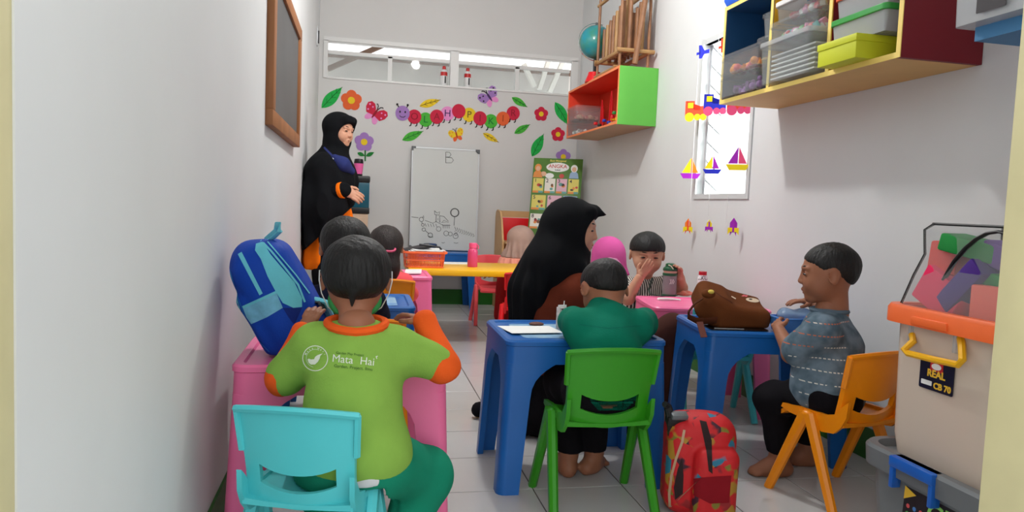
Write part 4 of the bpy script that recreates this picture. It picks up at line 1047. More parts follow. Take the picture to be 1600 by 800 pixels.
bm = new_bm(); tube(bm, [Vector((1.465-0.0, 1.58-0.30*k/10, bz+0.10+0.13*math.sin(math.pi*k/10)**0.8)) for k in range(11)], 0.008, 8, flat=(1, 0.5)); obj('handle', bm, mat('piping_black', (24, 24, 26), 0.5), t, world=True)
SB = [('magenta', (236, 30, 92)), ('purple', (70, 34, 128)), ('green', (30, 140, 62)), ('red', (236, 66, 56)), ('violet', (110, 70, 150)), ('coral', (240, 110, 90))]
for (nm, rgb), (x, y, z, sx, sy, sz, rz, rx) in zip(SB+SB, [(1.545, 1.545, 0.062, 0.10, 0.13, 0.10, 0.1, 0.5), (1.54, 1.475, 0.09, 0.09, 0.055, 0.15, 0.0, 0.75), (1.56, 1.49, 0.185, 0.11, 0.14, 0.045, 0.3, 0.2), (1.55, 1.56, 0.155, 0.07, 0.08, 0.08, 0.2, 0.1), (1.57, 1.37, 0.165, 0.10, 0.16, 0.06, -0.2, 0.2), (1.56, 1.36, 0.055, 0.12, 0.16, 0.09, 0.1, 0.0), (1.70, 1.55, 0.08, 0.12, 0.14, 0.1, 0.3, 0.1), (1.72, 1.40, 0.12, 0.12, 0.12, 0.1, 0.3, 0.3), (1.55, 1.42, 0.105, 0.06, 0.10, 0.05, -0.1, 0.1), (1.68, 1.27, 0.06, 0.14, 0.12, 0.1, 0.1, 0.1)]):
    bm = new_bm(); box(bm, (0, 0, 0), (sx, sy, sz), T((x-0.035, y+0.055, bz+z), rz, rx), 0.006); obj('soft_block', bm, mat('sponge_'+nm, rgb, 0.85), t, world=True)

# ================================================================== school bags
m_bpb = cloth('nylon_royal_blue', (20, 66, 168), 0.6); m_bpt = cloth('nylon_aqua', (104, 192, 208), 0.6); m_bpd = cloth('nylon_navy', (16, 40, 116), 0.6); m_bpl = cloth('nylon_light_blue', (36, 110, 196), 0.6)
bz_ = Vector((-0.50, 0.0, 0.866)).normalized(); bxx = Vector((0.866, 0.0, 0.50)); byy = Vector((0, 1, 0))
RB = np.array([bxx, byy, bz_])
bc = Vector((-0.205, 2.02, 0.648))
t = thing('school_bag', 'royal blue and aqua school bag leaning on the left wall', 'bag', (bc.x, bc.y, 0.49))
S = Shape(0.006); S.rbox(bc+bz_*-0.01, (0.078, 0.105, 0.155), 0.055, RB); S.ell(bc+bz_*0.06-bxx*0.02, (0.07, 0.098, 0.105), RB, 0.03); S.rbox(bc-bxx*0.062-bz_*0.045, (0.04, 0.085, 0.10), 0.03, RB, 0.012)
S.cut((0, 0, -1), (0, 0, 0.491), 0.01); S.wrinkle(0.0018, 38, 3)
bp = sdf_obj('body', S, m_bpb, t); bv = bvh_of(bp)
def C1(x, y): return 340+x*0.29985, 340+y*0.3
def pp(part, pts, m, off=0.0015): return lay(part, px_poly([C1(*p) for p in pts]), bv, m, t, off)
def ll(part, pts, w, m, off=0.003): return lay(part, px_line([C1(*p) for p in pts], w), bv, m, t, off)
pp('side_panel', [(200, 135), (235, 125), (275, 190), (330, 255), (400, 335), (440, 420), (440, 465), (395, 470), (340, 445), (305, 390), (260, 305), (225, 215), (195, 170)], m_bpt)
pp('pocket', [(130, 468), (305, 388), (340, 470), (255, 520), (175, 555), (150, 520)], mat('mesh_pocket', (110, 176, 206), 0.8, var=0.15, vscale=60))
pp('stripe', [(105, 190), (125, 178), (235, 395), (218, 405)], m_bpt)
pp('front_panel', [(45, 290), (60, 260), (95, 400), (125, 500), (105, 490), (70, 410)], m_bpt)
pp('base_panel', [(340, 470), (400, 470), (440, 470), (400, 560), (370, 520)], m_bpd)
ll('zip', [(225, 118), (280, 175), (350, 260), (420, 350), (455, 440)], 3.2, m_bpt); ll('zip', [(250, 112), (330, 205), (410, 300), (480, 395)], 2.0, m_bpt)
ll('pocket_trim', [(130, 468), (305, 388)], 4, m_bpt); ll('seam', [(62, 265), (100, 400), (150, 540), (210, 640), (270, 700)], 1.6, m_bpl)
bm = new_bm(); tube(bm, [PY(*C1(258, 125), 2.0), PY(*C1(290, 105), 1.99), PY(*C1(325, 72), 1.98), PY(*C1(322, 40), 1.98), PY(*C1(305, 42), 2.0), PY(*C1(300, 75), 2.02), PY(*C1(250, 118), 2.04)], 0.011, 8, flat=(1, 0.35)); obj('grab_handle', bm, m_bpt, t, world=True)
bm = new_bm(); tube(bm, [PY(*C1(455, 430), 2.0), PY(*C1(510, 425), 1.97), PY(*C1(560, 440), 1.96), PY(*C1(585, 500), 1.98), PY(*C1(540, 535), 2.0), PY(*C1(500, 520), 2.02)], [0.012, 0.016, 0.02, 0.018, 0.016, 0.012], 8, flat=(1, 0.4)); obj('shoulder_strap', bm, m_bpt, t, world=True)
bm = new_bm(); tube(bm, [PY(*C1(480, 445), 1.965), PY(*C1(530, 440), 1.95), PY(*C1(560, 480), 1.945)], 0.010, 6, flat=(1, 0.4)); obj('buckle', bm, mat('black_plastic', (30, 30, 32), 0.4), t, world=True)

# red printed trolley bag on the floor
def print_mat():
    m = bpy.data.materials.new('printed_red_nylon'); m.use_nodes = True; nt = m.node_tree; L = nt.links; b = nt.nodes['Principled BSDF']; b.inputs['Roughness'].default_value = 0.6
    tc = nt.nodes.new('ShaderNodeTexCoord'); v = nt.nodes.new('ShaderNodeTexVoronoi'); v.inputs['Scale'].default_value = 24; L.new(tc.outputs['Object'], v.inputs['Vector'])
    n = nt.nodes.new('ShaderNodeTexNoise'); n.inputs['Scale'].default_value = 17; n.inputs['Detail'].default_value = 2; L.new(tc.outputs['Object'], n.inputs['Vector'])
    r1 = nt.nodes.new('ShaderNodeValToRGB'); r1.color_ramp.interpolation = 'CONSTANT'; e = r1.color_ramp.elements
    for i, (p, c) in enumerate([(0.0, (176, 132, 40)), (0.2, (206, 28, 36)), (0.36, (40, 120, 150)), (0.48, (150, 30, 34)), (0.6, (206, 28, 36)), (0.75, (128, 120, 40)), (0.88, (60, 20, 40))]):
        q = e[i] if i < 2 else e.new(p); q.position = p; q.color = (*lin(c), 1)
    sx = nt.nodes.new('ShaderNodeSeparateColor'); L.new(v.outputs['Color'], sx.inputs[0]); L.new(sx.outputs[0], r1.inputs[0])
    r2 = nt.nodes.new('ShaderNodeValToRGB'); r2.color_ramp.elements[0].position = 0.50; r2.color_ramp.elements[1].position = 0.56; L.new(n.outputs['Fac'], r2.inputs[0])
    mx = nt.nodes.new('ShaderNodeMix'); mx.data_type = 'RGBA'; mx.inputs[6].default_value = (*lin((202, 22, 30)), 1); L.new(r2.outputs[0], mx.inputs[0]); L.new(r1.outputs[0], mx.inputs[7]); L.new(mx.outputs[2], b.inputs['Base Color'])
    return m
m_print = print_mat(); m_blk = mat('black_plastic', (30, 30, 32), 0.4)
rc = Vector((1.035, 2.0, 0.0)); ra = math.radians(-14)
RR = np.array([(math.cos(ra), math.sin(ra), 0), (-math.sin(ra), math.cos(ra), 0), (0, 0, 1)])
rx_, ry_ = Vector(RR[0]), Vector(RR[1])
t = thing('trolley_bag', 'red printed school bag with black handle standing on the tiles', 'bag', rc)
S = Shape(0.006); S.rbox(rc+Vector((0, 0, 0.15))+rx_*-0.01, (0.10, 0.075, 0.15), 0.05, RR); S.ell(rc+Vector((0, 0, 0.215)), (0.098, 0.07, 0.09), RR, 0.03); S.rbox(rc-ry_*0.07+Vector((0, 0, 0.115))+rx_*0.03, (0.066, 0.05, 0.11), 0.035, RR, 0.01)
S.cut((0, 0, -1), (0, 0, 0.002)); S.wrinkle(0.002, 30, 5); body = sdf_obj('body', S, m_print, t); bv = bvh_of(body)
def C3(x, y): return 1010+x*0.2374, 610+y*0.2375
lay('dark_gusset', px_poly([C3(*p) for p in [(350, 195), (395, 205), (430, 330), (436, 550), (410, 530), (395, 400), (365, 260)]]), bv, mat('gusset_black', (40, 20, 22), 0.8), t)
lay('zip', px_line([C3(*p) for p in [(250, 260), (235, 340), (195, 450), (165, 560), (150, 680), (155, 790)]], 4), bv, mat('zip_tan', (196, 160, 130), 0.6), t, 0.004)
lay('dark_side', px_poly([C3(*p) for p in [(235, 440), (245, 560), (240, 680), (190, 720), (180, 640), (205, 520)]]), bv, mat('gusset_black', (40, 20, 22), 0.8), t)
lay('pocket', px_poly([C3(*p) for p in [(310, 580), (400, 570), (560, 560), (545, 740), (420, 745), (310, 690)]]), bv, cloth('nylon_crimson', (140, 26, 36)), t)
bm = new_bm()
hA, hB = PY(*C3(140, 105), 1.99), PY(*C3(165, 350), 1.99)
tube(bm, [PY(*C3(120, 90), 1.98), hA, PY(*C3(155, 160), 1.985), PY(*C3(160, 250), 1.99), hB], [0.009, 0.012, 0.014, 0.010, 0.010], 8); obj('trolley_handle', bm, m_blk, t, world=True)
bm = new_bm(); box(bm, (0, 0, 0), (0.05, 0.03, 0.016), T(PY(*C3(215, 165), 1.97), -0.1, 0.3), 0.004); obj('handle_clip', bm, mat('clip_grey', (120, 124, 128), 0.3, metal=0.5), t, world=True)
bm = new_bm(); box(bm, (0, 0, 0), (0.055, 0.035, 0.03), T(PY(*C3(190, 190), 1.985), -0.1, 0.3), 0.004); obj('handle_block', bm, m_blk, t, world=True)
for s in (-1, 1):
    bm = new_bm(); lathe(bm, [(0.004, -0.01), (0.018, -0.01), (0.018, 0.01), (0.004, 0.01)], 14, T(rc+ry_*0.075+rx_*(s*0.07)+Vector((0, 0, 0.019)), 0, math.radians(90))); obj('wheel', bm, m_blk, t, world=True)

# brown bear bag on the blue table
m_brown = cloth('plush_brown', (106, 58, 28), 0.85); m_brownd = cloth('plush_dark_brown', (84, 44, 26), 0.85)
bb = Vector((1.373, 2.50, 0.545)); ux = Vector((0.96, -0.10, -0.23)).normalized(); uz = Vector((0.30, -0.48, 0.85)); uz = (uz-ux*uz.dot(ux)).normalized(); uy = uz.cross(ux)
RBb = np.array([ux, uy, uz])
t = thing('bear_bag', 'brown bear-face bag lying on the blue table', 'bag', (bb.x, bb.y, 0.49))
S = Shape(0.005); S.rbox(bb+Vector((0.012, 0, 0.008)), (0.122, 0.080, 0.046), 0.022, RBb); S.rbox(bb+Vector((-0.07, 0.01, 0.036)), (0.058, 0.07, 0.05), 0.03, RBb, 0.03); S.rbox(bb+Vector((0.022, -0.005, -0.022)), (0.108, 0.080, 0.035), 0.02, None, 0.03); S.cut((0, 0, -1), (0, 0, 0.4905), 0.01); S.wrinkle(0.0015, 34, 8)
body = sdf_obj('body', S, m_brown, t); bv = bvh_of(body)
def C2(x, y): return 1070+x*0.13754, 430+y*0.1375
def ep(x, y, rx, ry, a=0.0): return [C2(x+u, y+v) for u, v in rot(ellipse(rx, ry, 16), a)]
lay('muzzle_patch', px_poly(ep(770, 282, 78, 24, 0.15), 3), bv, mat('felt_cream', (226, 204, 178), 0.9), t, 0.003); lay('nose', px_poly(ep(748, 272, 20, 7, 0.1), 3), bv, mat('felt_black', (40, 30, 28), 0.9), t, 0.005)
lay('cheek_patch', px_poly(ep(690, 228, 24, 14, 0.4), 3), bv, mat('felt_pink', (232, 110, 120), 0.9), t); lay('stitch', px_line([C2(530, 240), C2(580, 268)], 1.6), bv, mat('felt_cream', (226, 204, 178), 0.9), t)
lay('seam', px_line([C2(340, 190), C2(430, 250), C2(520, 300), C2(540, 320)], 1.4), bv, m_brownd, t)
S = Shape(0.004); ec = PY(1107, 459, 2.40); S.ell(ec, (0.026, 0.02, 0.017), None, 0.01); o = sdf_obj('ear', S, m_brown, t)
bm = new_bm(); ball(bm, PY(1111, 456, 2.385), (0.012, 0.010, 0.008)); obj('ear_lining', bm, mat('felt_yellow', (226, 200, 90), 0.9), t, world=True)
bm = new_bm(); tube(bm, [PY(1098, 466, 2.42), PY(1086, 474, 2.43), PY(1076, 487, 2.45), PY(1076, 495, 2.45), PY(1088, 501, 2.42), PY(1100, 502, 2.40), PY(1120, 500, 2.40)], 0.016, 8, flat=(0.9, 0.25)); obj('shoulder_strap', bm, m_brownd, t, world=True)
bm = new_bm(); bar(bm, PY(1093, 503, 2.335), PY(1100, 527, 2.30), (0.024, 0.004), (0.024, 0.004), 0.1); obj('strap_end', bm, cloth('strap_mauve', (120, 74, 66)), t, world=True)
t = thing('black_pouch', 'flat black pouch lying under the brown bag', 'pouch', (1.42, 2.36, 0.49))
bm = new_bm(); prism(bm, rrect(0.22, 0.10, 0.02), 0.004, T((1.365, 2.42, 0.4900), -0.14)); obj('pouch', bm, mat('vinyl_black', (20, 20, 24), 0.25), t, world=True)
bm = new_bm(); bx(bm, -0.09, 0.02, -0.002, 0.002, 0.0, 0.003, m=T((1.36, 2.39, 0.493), -0.14)); obj('zip', bm, m_alu, t, world=True)
# blue lunch box with its film
t = thing('lunch_box', 'light blue open lunch box under the boy\'s hand', 'box', PZ(1215, 508, 0.49))
lc = PZ(1218, 512, 0.49); lc = Vector((1.578, 2.392, 0.49))
m_lunch = mat('plastic_light_blue', (86, 146, 222), 0.3)
def LL(w, d, z): return [Vector((x, y, z)) for x, y in rrect(w, d, 0.02, 4, lc.x, lc.y)]
bm = new_bm(); loft(bm, [LL(0.13, 0.095, 0.49), LL(0.145, 0.11, 0.535), LL(0.152, 0.117, 0.538), LL(0.152, 0.117, 0.542), LL(0.138, 0.103, 0.542), LL(0.125, 0.09, 0.495)]); obj('tray', bm, m_lunch, t, world=True)
S = Shape(0.005); S.ell((lc.x+0.012, lc.y+0.01, 0.545), (0.068, 0.052, 0.03), None, 0.01); S.wrinkle(0.006, 60, 4); S.cut((0, 0, -1), (0, 0, 0.53)); sdf_obj('plastic_film', S, glass_mat('film_blue', (180, 205, 230), 0.35), t)

# ================================================================== things on the tables
# blue table: paper, drink carton, sweet
t = thing('paper_sheet', 'blank white paper sheet on the blue table', 'paper', PZ(850, 515, 0.484))
bm = new_bm(); prism(bm, [tuple(PZ(x, y, 0.4905)[:2]) for x, y in [(777, 509.5), (800, 521), (880, 520), (858, 509.5)]], 0.0008, T((0, 0, 0.4905))); obj('sheet', bm, m_wht, t, world=True, smooth=False)
cc = PZ(877, 514, 0.486)
t = thing('drink_carton', 'small white drink carton with crimped top on the blue table', 'carton', (cc.x, cc.y, 0.485))
m_cart = mat('carton_print', (224, 220, 216), 0.5, var=0.3, vscale=60, rgb2=(170, 164, 164))
bm = new_bm(); M = T((cc.x, cc.y, 0.485), 0.25); bx(bm, -0.016, 0.016, -0.012, 0.012, 0, 0.078, 0.001, M); obj('carton', bm, m_cart, t, world=True)
bm = new_bm(); bx(bm, -0.016, 0.016, -0.002, 0.002, 0.078, 0.086, 0, M); obj('top_seam', bm, m_wht, t, world=True)
bm = new_bm(); prism(bm, [(-0.011, 0.074), (0.011, 0.074), (0.0, 0.058)], 0.0006, M @ Matrix(((1, 0, 0, 0), (0, 0, -1, -0.0121), (0, 1, 0, 0), (0, 0, 0, 1)))); obj('print_mark', bm, mat('print_maroon', (96, 20, 34), 0.5), t, world=True, smooth=False)
bm = new_bm(); tube(bm, [M @ Vector((0.006, 0, 0.08)), M @ Vector((0.007, 0, 0.10))], 0.0018, 6); obj('straw', bm, m_wht, t, world=True)
wc = PZ(838, 508, 0.486)
t = thing('chocolate_biscuit', 'brown biscuit lying behind the white paper', 'biscuit', (wc.x, wc.y, 0.486)); bm = new_bm(); ball(bm, (wc.x, wc.y, 0.4905), (0.028, 0.02, 0.007)); obj('biscuit', bm, mat('biscuit_brown', (104, 62, 54), 0.7, var=0.2, vscale=60), t, world=True)

# pink table: bottles, snack, cup, mat
def base_on(px, py, z): return PZ(px, py, z)
TT = 0.486
p = PZ(1045, 463, TT)
t = thing('water_bottle', 'clear drinking bottle with dark green lid', 'bottle', p)
m_bgreen = mat('bottle_green', (36, 92, 62), 0.35); m_bclear = glass_mat('bottle_clear', (214, 208, 210), 0.32)
bm = new_bm(); lathe(bm, [(0.034, 0), (0.037, 0.004), (0.037, 0.012), (0.030, 0.014)], 18, T(p)); obj('base_ring', bm, m_bgreen, t, world=True)
bm = new_bm(); lathe(bm, [(0.031, 0.006), (0.036, 0.012), (0.036, 0.105), (0.031, 0.112), (0.030, 0.110), (0.034, 0.104), (0.034, 0.013)], 18, T(p)); obj('body', bm, m_bclear, t, world=True)
bm = new_bm(); lathe(bm, [(0.0325, 0.014), (0.0325, 0.035), (0.005, 0.035)], 18, T(p)); obj('drink', bm, mat('drink_orange', (226, 104, 60), 0.3), t, world=True)
bm = new_bm(); lathe(bm, [(0.033, 0.104), (0.037, 0.106), (0.037, 0.117), (0.033, 0.119)], 18, T(p)); obj('collar', bm, m_bgreen, t, world=True)
bm = new_bm(); lathe(bm, [(0.033, 0.118), (0.034, 0.13), (0.033, 0.131)], 18, T(p)); obj('neck', bm, mat('skinny_pink_band', (214, 170, 150), 0.4), t, world=True)
bm = new_bm(); lathe(bm, [(0.036, 0.130), (0.037, 0.134), (0.035, 0.143), (0.026, 0.150), (0.024, 0.164), (0.016, 0.168)], 18, T(p)); lid_ = obj('lid', bm, m_bgreen, t, world=True)
bm = new_bm(); tube(bm, [p+Vector((-0.02, -0.02, 0.16)), p+Vector((-0.01, -0.03, 0.155)), p+Vector((0.0, -0.034, 0.14))], 0.003, 6); obj('spout_catch', bm, mat('bottle_cream', (220, 214, 190), 0.5), lid_, world=True)
bm = new_bm(); tube(bm, [p+Vector((0.02, -0.03, 0.01)), p+Vector((-0.06, -0.045, 0.006)), p+Vector((-0.11, -0.02, 0.012)), p+Vector((-0.10, 0.02, 0.03)), p+Vector((-0.08, 0.03, 0.09))], 0.006, 6, flat=(1, 0.4)); obj('carry_strap', bm, mat('strap_dark_green', (44, 58, 50), 0.7), t, world=True)
bm = new_bm()
for k in range(3):
    for s in (-1, 1):
        bm2 = [p+Vector((-0.015+k*0.008, -0.0375, 0.078+s*0.012)), p+Vector((-0.009+k*0.008, -0.0375, 0.078))]; tube(bm, bm2, 0.0012, 4)
obj('arrow_print', bm, m_wht, t, world=True)
p = PY(1096, 463, 3.26); p.z = TT
t = thing('milk_bottle', 'white milk bottle with red cap on the pink table', 'bottle', p)
bm = new_bm(); lathe(bm, [(0.020, 0), (0.024, 0.004), (0.0245, 0.05), (0.0225, 0.06), (0.0245, 0.07), (0.0245, 0.112), (0.020, 0.120), (0.019, 0.124)], 18, T(p)); mb = obj('body', bm, mat('bottle_white', (230, 230, 230), 0.3), t, world=True)
bm = new_bm(); lathe(bm, [(0.018, 0.121), (0.0195, 0.123), (0.0195, 0.139), (0.018, 0.141)], 18, T(p)); obj('cap', bm, mat('cap_red', (186, 28, 44), 0.35), t, world=True)
bvm = bvh_of(mb)
lay('lettering', px_text('MILKU', 8.5, p.x*0+1094, 434.5, 0.03, 0.12), bvm, mat('print_black', (40, 40, 44), 0.5), t, 0.001)
lay('label_band', px_poly([(1088, 442), (1096, 442), (1096, 448.5), (1088, 448.5)], 2), bvm, mat('label_leaf', (128, 178, 70), 0.5), t, 0.001); lay('label_band', px_poly([(1096, 442), (1104, 442), (1104, 448.5), (1096, 448.5)], 2), bvm, mat('label_rose', (206, 130, 130), 0.5), t, 0.001)
lay('label_band', px_poly([(1088, 454), (1104, 454), (1104, 463), (1088, 463)], 2), bvm, mat('label_pink', (226, 140, 160), 0.5), t, 0.001)
p = PY(1104, 468, 3.06); p.z = TT
t = thing('blue_cup', 'small blue cup behind the brown bag', 'cup', p)
bm = new_bm(); lathe(bm, [(0.026, 0), (0.034, 0.05), (0.036, 0.053), (0.034, 0.054), (0.031, 0.05), (0.024, 0.004)], 18, T(p)); obj('cup', bm, mat('cup_blue', (36, 130, 206), 0.35), t, world=True)
bm = new_bm(); tube(bm, [p+Vector((-0.028, 0, 0.045)), p+Vector((-0.05, 0, 0.038)), p+Vector((-0.05, 0, 0.018)), p+Vector((-0.026, 0, 0.010))], 0.004, 6); obj('handle', bm, mat('cup_blue', (36, 130, 206), 0.35), t, world=True)
p = PZ(1072, 463, TT)
t = thing('snack_packet', 'torn orange snack packet beside the milk bottle', 'packet', p)
S = Shape(0.004); S.ell(p+Vector((0, 0.0, 0.012)), (0.05, 0.03, 0.010), None, 0.01); S.wrinkle(0.006, 130, 2); S.cut((0, 0, -1), (0, 0, TT)); sdf_obj('packet', S, mat('foil_orange', (236, 98, 66), 0.3, var=0.3, vscale=30, rgb2=(226, 150, 130)), t)
p = PZ(1040, 469, TT)
t = thing('paper_scrap', 'crumpled white paper strip in front of the green-lidded bottle', 'paper', p)
S = Shape(0.004); S.rbox(p+Vector((0.02, 0, 0.004)), (0.06, 0.012, 0.007), 0.003, None, 0.01); S.wrinkle(0.002, 80, 6); sdf_obj('strip', S, m_wht, t)

# yellow table: orange basket with papers, pink bottle
m_bask = plastic('basket_orange', (242, 112, 62))
q = PZ(662, 417, 0.49); bx0, bx1 = PY(634, 415, 4.62).x, PY(692, 415, 4.62).x; by_0, by_1 = 4.60, 4.80; bzb, bzt = 0.49, 0.595
t = thing('plastic_basket', 'orange slatted plastic basket full of papers', 'basket', ((bx0+bx1)/2, 4.7, 0.49))
bcx, bcy, bw, bd = (bx0+bx1)/2, (by_0+by_1)/2, bx1-bx0, by_1-by_0
bm = new_bm(); loft(bm, [RL(bw, bd, 0.02, bcx, bcy, bzb), RL(bw, bd, 0.02, bcx, bcy, bzb+0.006)]); obj('base', bm, m_bask, t, world=True)
bm = new_bm(); loft(bm, [RL(bw+0.025, bd+0.025, 0.025, bcx, bcy, bzt-0.016), RL(bw+0.05, bd+0.05, 0.03, bcx, bcy, bzt-0.012), RL(bw+0.05, bd+0.05, 0.03, bcx, bcy, bzt), RL(bw+0.02, bd+0.02, 0.022, bcx, bcy, bzt), RL(bw+0.018, bd+0.018, 0.022, bcx, bcy, bzt-0.016)], caps=False); obj('rim', bm, m_bask, t, world=True)
for zz in (bzb+0.003, bzb+0.045):
    e = 0.006+0.02*(zz-bzb)/0.1
    bm = new_bm(); loft(bm, [RL(bw+e, bd+e, 0.02, bcx, bcy, zz), RL(bw+e, bd+e, 0.02, bcx, bcy, zz+0.007), RL(bw+e-0.008, bd+e-0.008, 0.018, bcx, bcy, zz+0.007), RL(bw+e-0.008, bd+e-0.008, 0.018, bcx, bcy, zz)], caps=False); obj('band', bm, m_bask, t, world=True)
def slat(x, y, dx, dy, side):
    bm = new_bm(); bar(bm, (x, y, bzb+0.002), (x+dx, y+dy, bzt-0.010), (0.005, 0.004), (0.005, 0.004), 0.1, side=side); obj('slat', bm, m_bask, t, world=True)
for i in range(22):
    x = bx0+0.012+(bw-0.024)*i/21
    slat(x, by_0, 0, -0.01, (1, 0, 0)); slat(x, by_1, 0, 0.01, (1, 0, 0))
for i in range(12):
    y = by_0+0.012+(bd-0.024)*i/11
    slat(bx0, y, -0.01, 0, (0, 1, 0)); slat(bx1, y, 0.01, 0, (0, 1, 0))
t = thing('paper_stack', 'loose printed papers lying in the orange basket', 'papers', (bcx, bcy, 0.5))
for i in range(5):
    bm = new_bm(); bx(bm, -0.10, 0.10, -0.075, 0.075, 0, 0.002, m=T((bcx+0.012*(i-2), bcy, 0.585+i*0.004), 0.1*(i-2), 0.05)); obj('sheet', bm, m_wht, t, world=True, smooth=False)
t = thing('black_folder', 'black clip folder slanted in the orange basket', 'folder', (bcx-0.03, bcy, 0.6))
bm = new_bm(); bx(bm, -0.10, 0.08, -0.05, 0.05, 0, 0.006, 0.001, T((bcx-0.035, bcy+0.01, 0.607), 0.1, 0.2, -0.22)); obj('cover', bm, mat('folder_black', (34, 34, 38), 0.4), t, world=True)
bm = new_bm(); tube(bm, [(bcx-0.03, bcy, 0.632), (bcx+0.04, bcy-0.02, 0.628), (bcx+0.10, bcy-0.01, 0.618), (bcx+0.115, bcy, 0.60)], 0.007, 6); obj('clip', bm, mat('folder_black', (34, 34, 38), 0.4), t, world=True)
p = PZ(738, 417, 0.49)
t = thing('pink_bottle', 'translucent pink drinking bottle on the yellow table', 'bottle', p)
m_pk = mat('bottle_pink', (238, 84, 140), 0.25, trans=0.25)
bm = new_bm(); lathe(bm, [(0.030, 0), (0.034, 0.006), (0.034, 0.10), (0.028, 0.118), (0.022, 0.126)], 18, T(p)); obj('body', bm, m_pk, t, world=True)
bm = new_bm(); lathe(bm, [(0.024, 0.124), (0.027, 0.128), (0.027, 0.156), (0.024, 0.160)], 18, T(p)); obj('cap', bm, plastic('cap_pink', (240, 90, 140)), t, world=True)
bm = new_bm(); tube(bm, [p+Vector((0.026, 0, 0.15)), p+Vector((0.036, -0.004, 0.14)), p+Vector((0.034, -0.004, 0.12))], 0.004, 6); obj('loop', bm, plastic('cap_pink', (240, 90, 140)), t, world=True)
t = thing('paper_sheet', 'white worksheet on the far side of the yellow table', 'paper', (0.80, 5.0, 0.49)); bm = new_bm(); prism(bm, [tuple(PZ(x, y, 0.491)[:2]) for x, y in [(690, 412.5), (733, 413), (733, 410), (690, 409.5)]], 0.002, T((0, 0, 0.4905))); obj('sheet', bm, m_wht, t, world=True, smooth=False)
t = thing('blue_bowl', 'navy bowl at the foot of the whiteboard', 'bowl', (0.60, 6.2, 0.49)); bm = new_bm(); c = PY(672, 384, 6.18); lathe(bm, [(0.03, 0.49), (0.055, c.z-0.012), (0.06, c.z+0.012), (0.05, c.z+0.02)], 18, T((c.x, 6.18, 0))); obj('bowl', bm, mat('bowl_navy', (34, 60, 104), 0.4), t, world=True)
# white board on the pink table of the girl
t = thing('writing_book', 'white exercise book on the pink table of the long-haired girl', 'book', PZ(646, 426, 0.486)); bm = new_bm(); prism(bm, [tuple(PZ(x, y, 0.49)[:2]) for x, y in [(632, 428), (658, 428), (659, 422), (634, 422)]], 0.006, T((0, 0, 0.4902))); obj('book', bm, m_wht, t, world=True, smooth=False)
# spray cans on the transom sill
for lab, px in (('white and red spray can on the high window sill, left of the middle post', 693), ('white and red spray can on the high window sill, right of the middle post', 730)):
    p = PY(px, 137, YB+0.035); p.z = TZ0+0.012
    t = thing('spray_can', lab, 'can', p, group='spray cans on the high window sill')
    bm = new_bm(); lathe(bm, [(0.028, 0), (0.03, 0.004), (0.03, 0.12), (0.024, 0.138), (0.014, 0.142)], 16, T(p)); cn = obj('can', bm, mat('can_white', (226, 226, 226), 0.3), t, world=True)
    bm = new_bm(); lathe(bm, [(0.0305, 0.085), (0.0305, 0.118)], 16, T(p)); obj('red_band', bm, mat('can_red', (200, 36, 36), 0.35), t, world=True)
    bm = new_bm(); bx(bm, 0.004, 0.016, -0.0315, -0.027, 0.02, 0.08, m=T(p)); obj('print', bm, mat('print_black', (40, 40, 44), 0.5), t, world=True)
    bm = new_bm(); lathe(bm, [(0.015, 0.140), (0.016, 0.165), (0.009, 0.172)], 12, T(p)); obj('nozzle', bm, mat('can_red', (200, 36, 36), 0.35), t, world=True)

# ================================================================== corner furniture at the back
m_teald = mat('appliance_teal', (28, 92, 112), 0.25); m_ply = mat('plywood_pale', (206, 176, 150), 0.6, var=0.08, vscale=6, stretch=(4, 4, 1))
dx0, dx1, dy0, dy1 = -0.17, PY(578, 300, 6.05).x, 6.05, 6.36
t = thing('low_cabinet', 'pale plywood cabinet under the teal appliance', 'cabinet', ((dx0+dx1)/2, 6.2, 0))
bm = new_bm(); bx(bm, dx0+0.01, dx1-0.01, dy0+0.01, dy1, 0, 0.79, 0.003); obj('body', bm, m_ply, t, world=True)
bm = new_bm(); bx(bm, dx0+0.03, dx1-0.03, dy0-0.006, dy0+0.01, 0.06, 0.76, 0.002); dd = obj('door', bm, m_ply, t, world=True)
bm = new_bm(); ball(bm, (dx1-0.06, dy0-0.012, 0.45), 0.010, seg=8); obj('knob', bm, m_alu, dd, world=True)
t = thing('water_dispenser', 'teal and black tabletop dispenser on the plywood cabinet', 'appliance', ((dx0+dx1)/2, 6.2, 0.79))
bm = new_bm(); bx(bm, dx0, dx1, dy0, dy1, 0.79, 0.84, 0.006); obj('base', bm, m_blk, t, world=True)
bm = new_bm(); bx(bm, dx0+0.006, dx1-0.004, dy0+0.012, dy1, 0.84, 1.045, 0.004); obj('body', bm, m_teald, t, world=True)
bm = new_bm(); bx(bm, dx0, dx1, dy0, dy1, 1.045, 1.10, 0.012); obj('top', bm, m_blk, t, world=True)
p = PY(560, 275, 6.1); p.z = 1.10
t = thing('pink_tumbler', 'pink tumbler with black lid on the teal dispenser', 'cup', p)
bm = new_bm(); lathe(bm, [(0.032, 0), (0.034, 0.012), (0.030, 0.014)], 16, T(p)); obj('base', bm, m_blk, t, world=True)
bm = new_bm(); lathe(bm, [(0.030, 0.012), (0.040, 0.098), (0.036, 0.10)], 16, T(p)); obj('body', bm, plastic('tumbler_pink', (240, 104, 170)), t, world=True)
bm = new_bm(); lathe(bm, [(0.036, 0.098), (0.038, 0.105), (0.034, 0.135), (0.02, 0.138)], 16, T(p)); obj('lid', bm, m_blk, t, world=True)
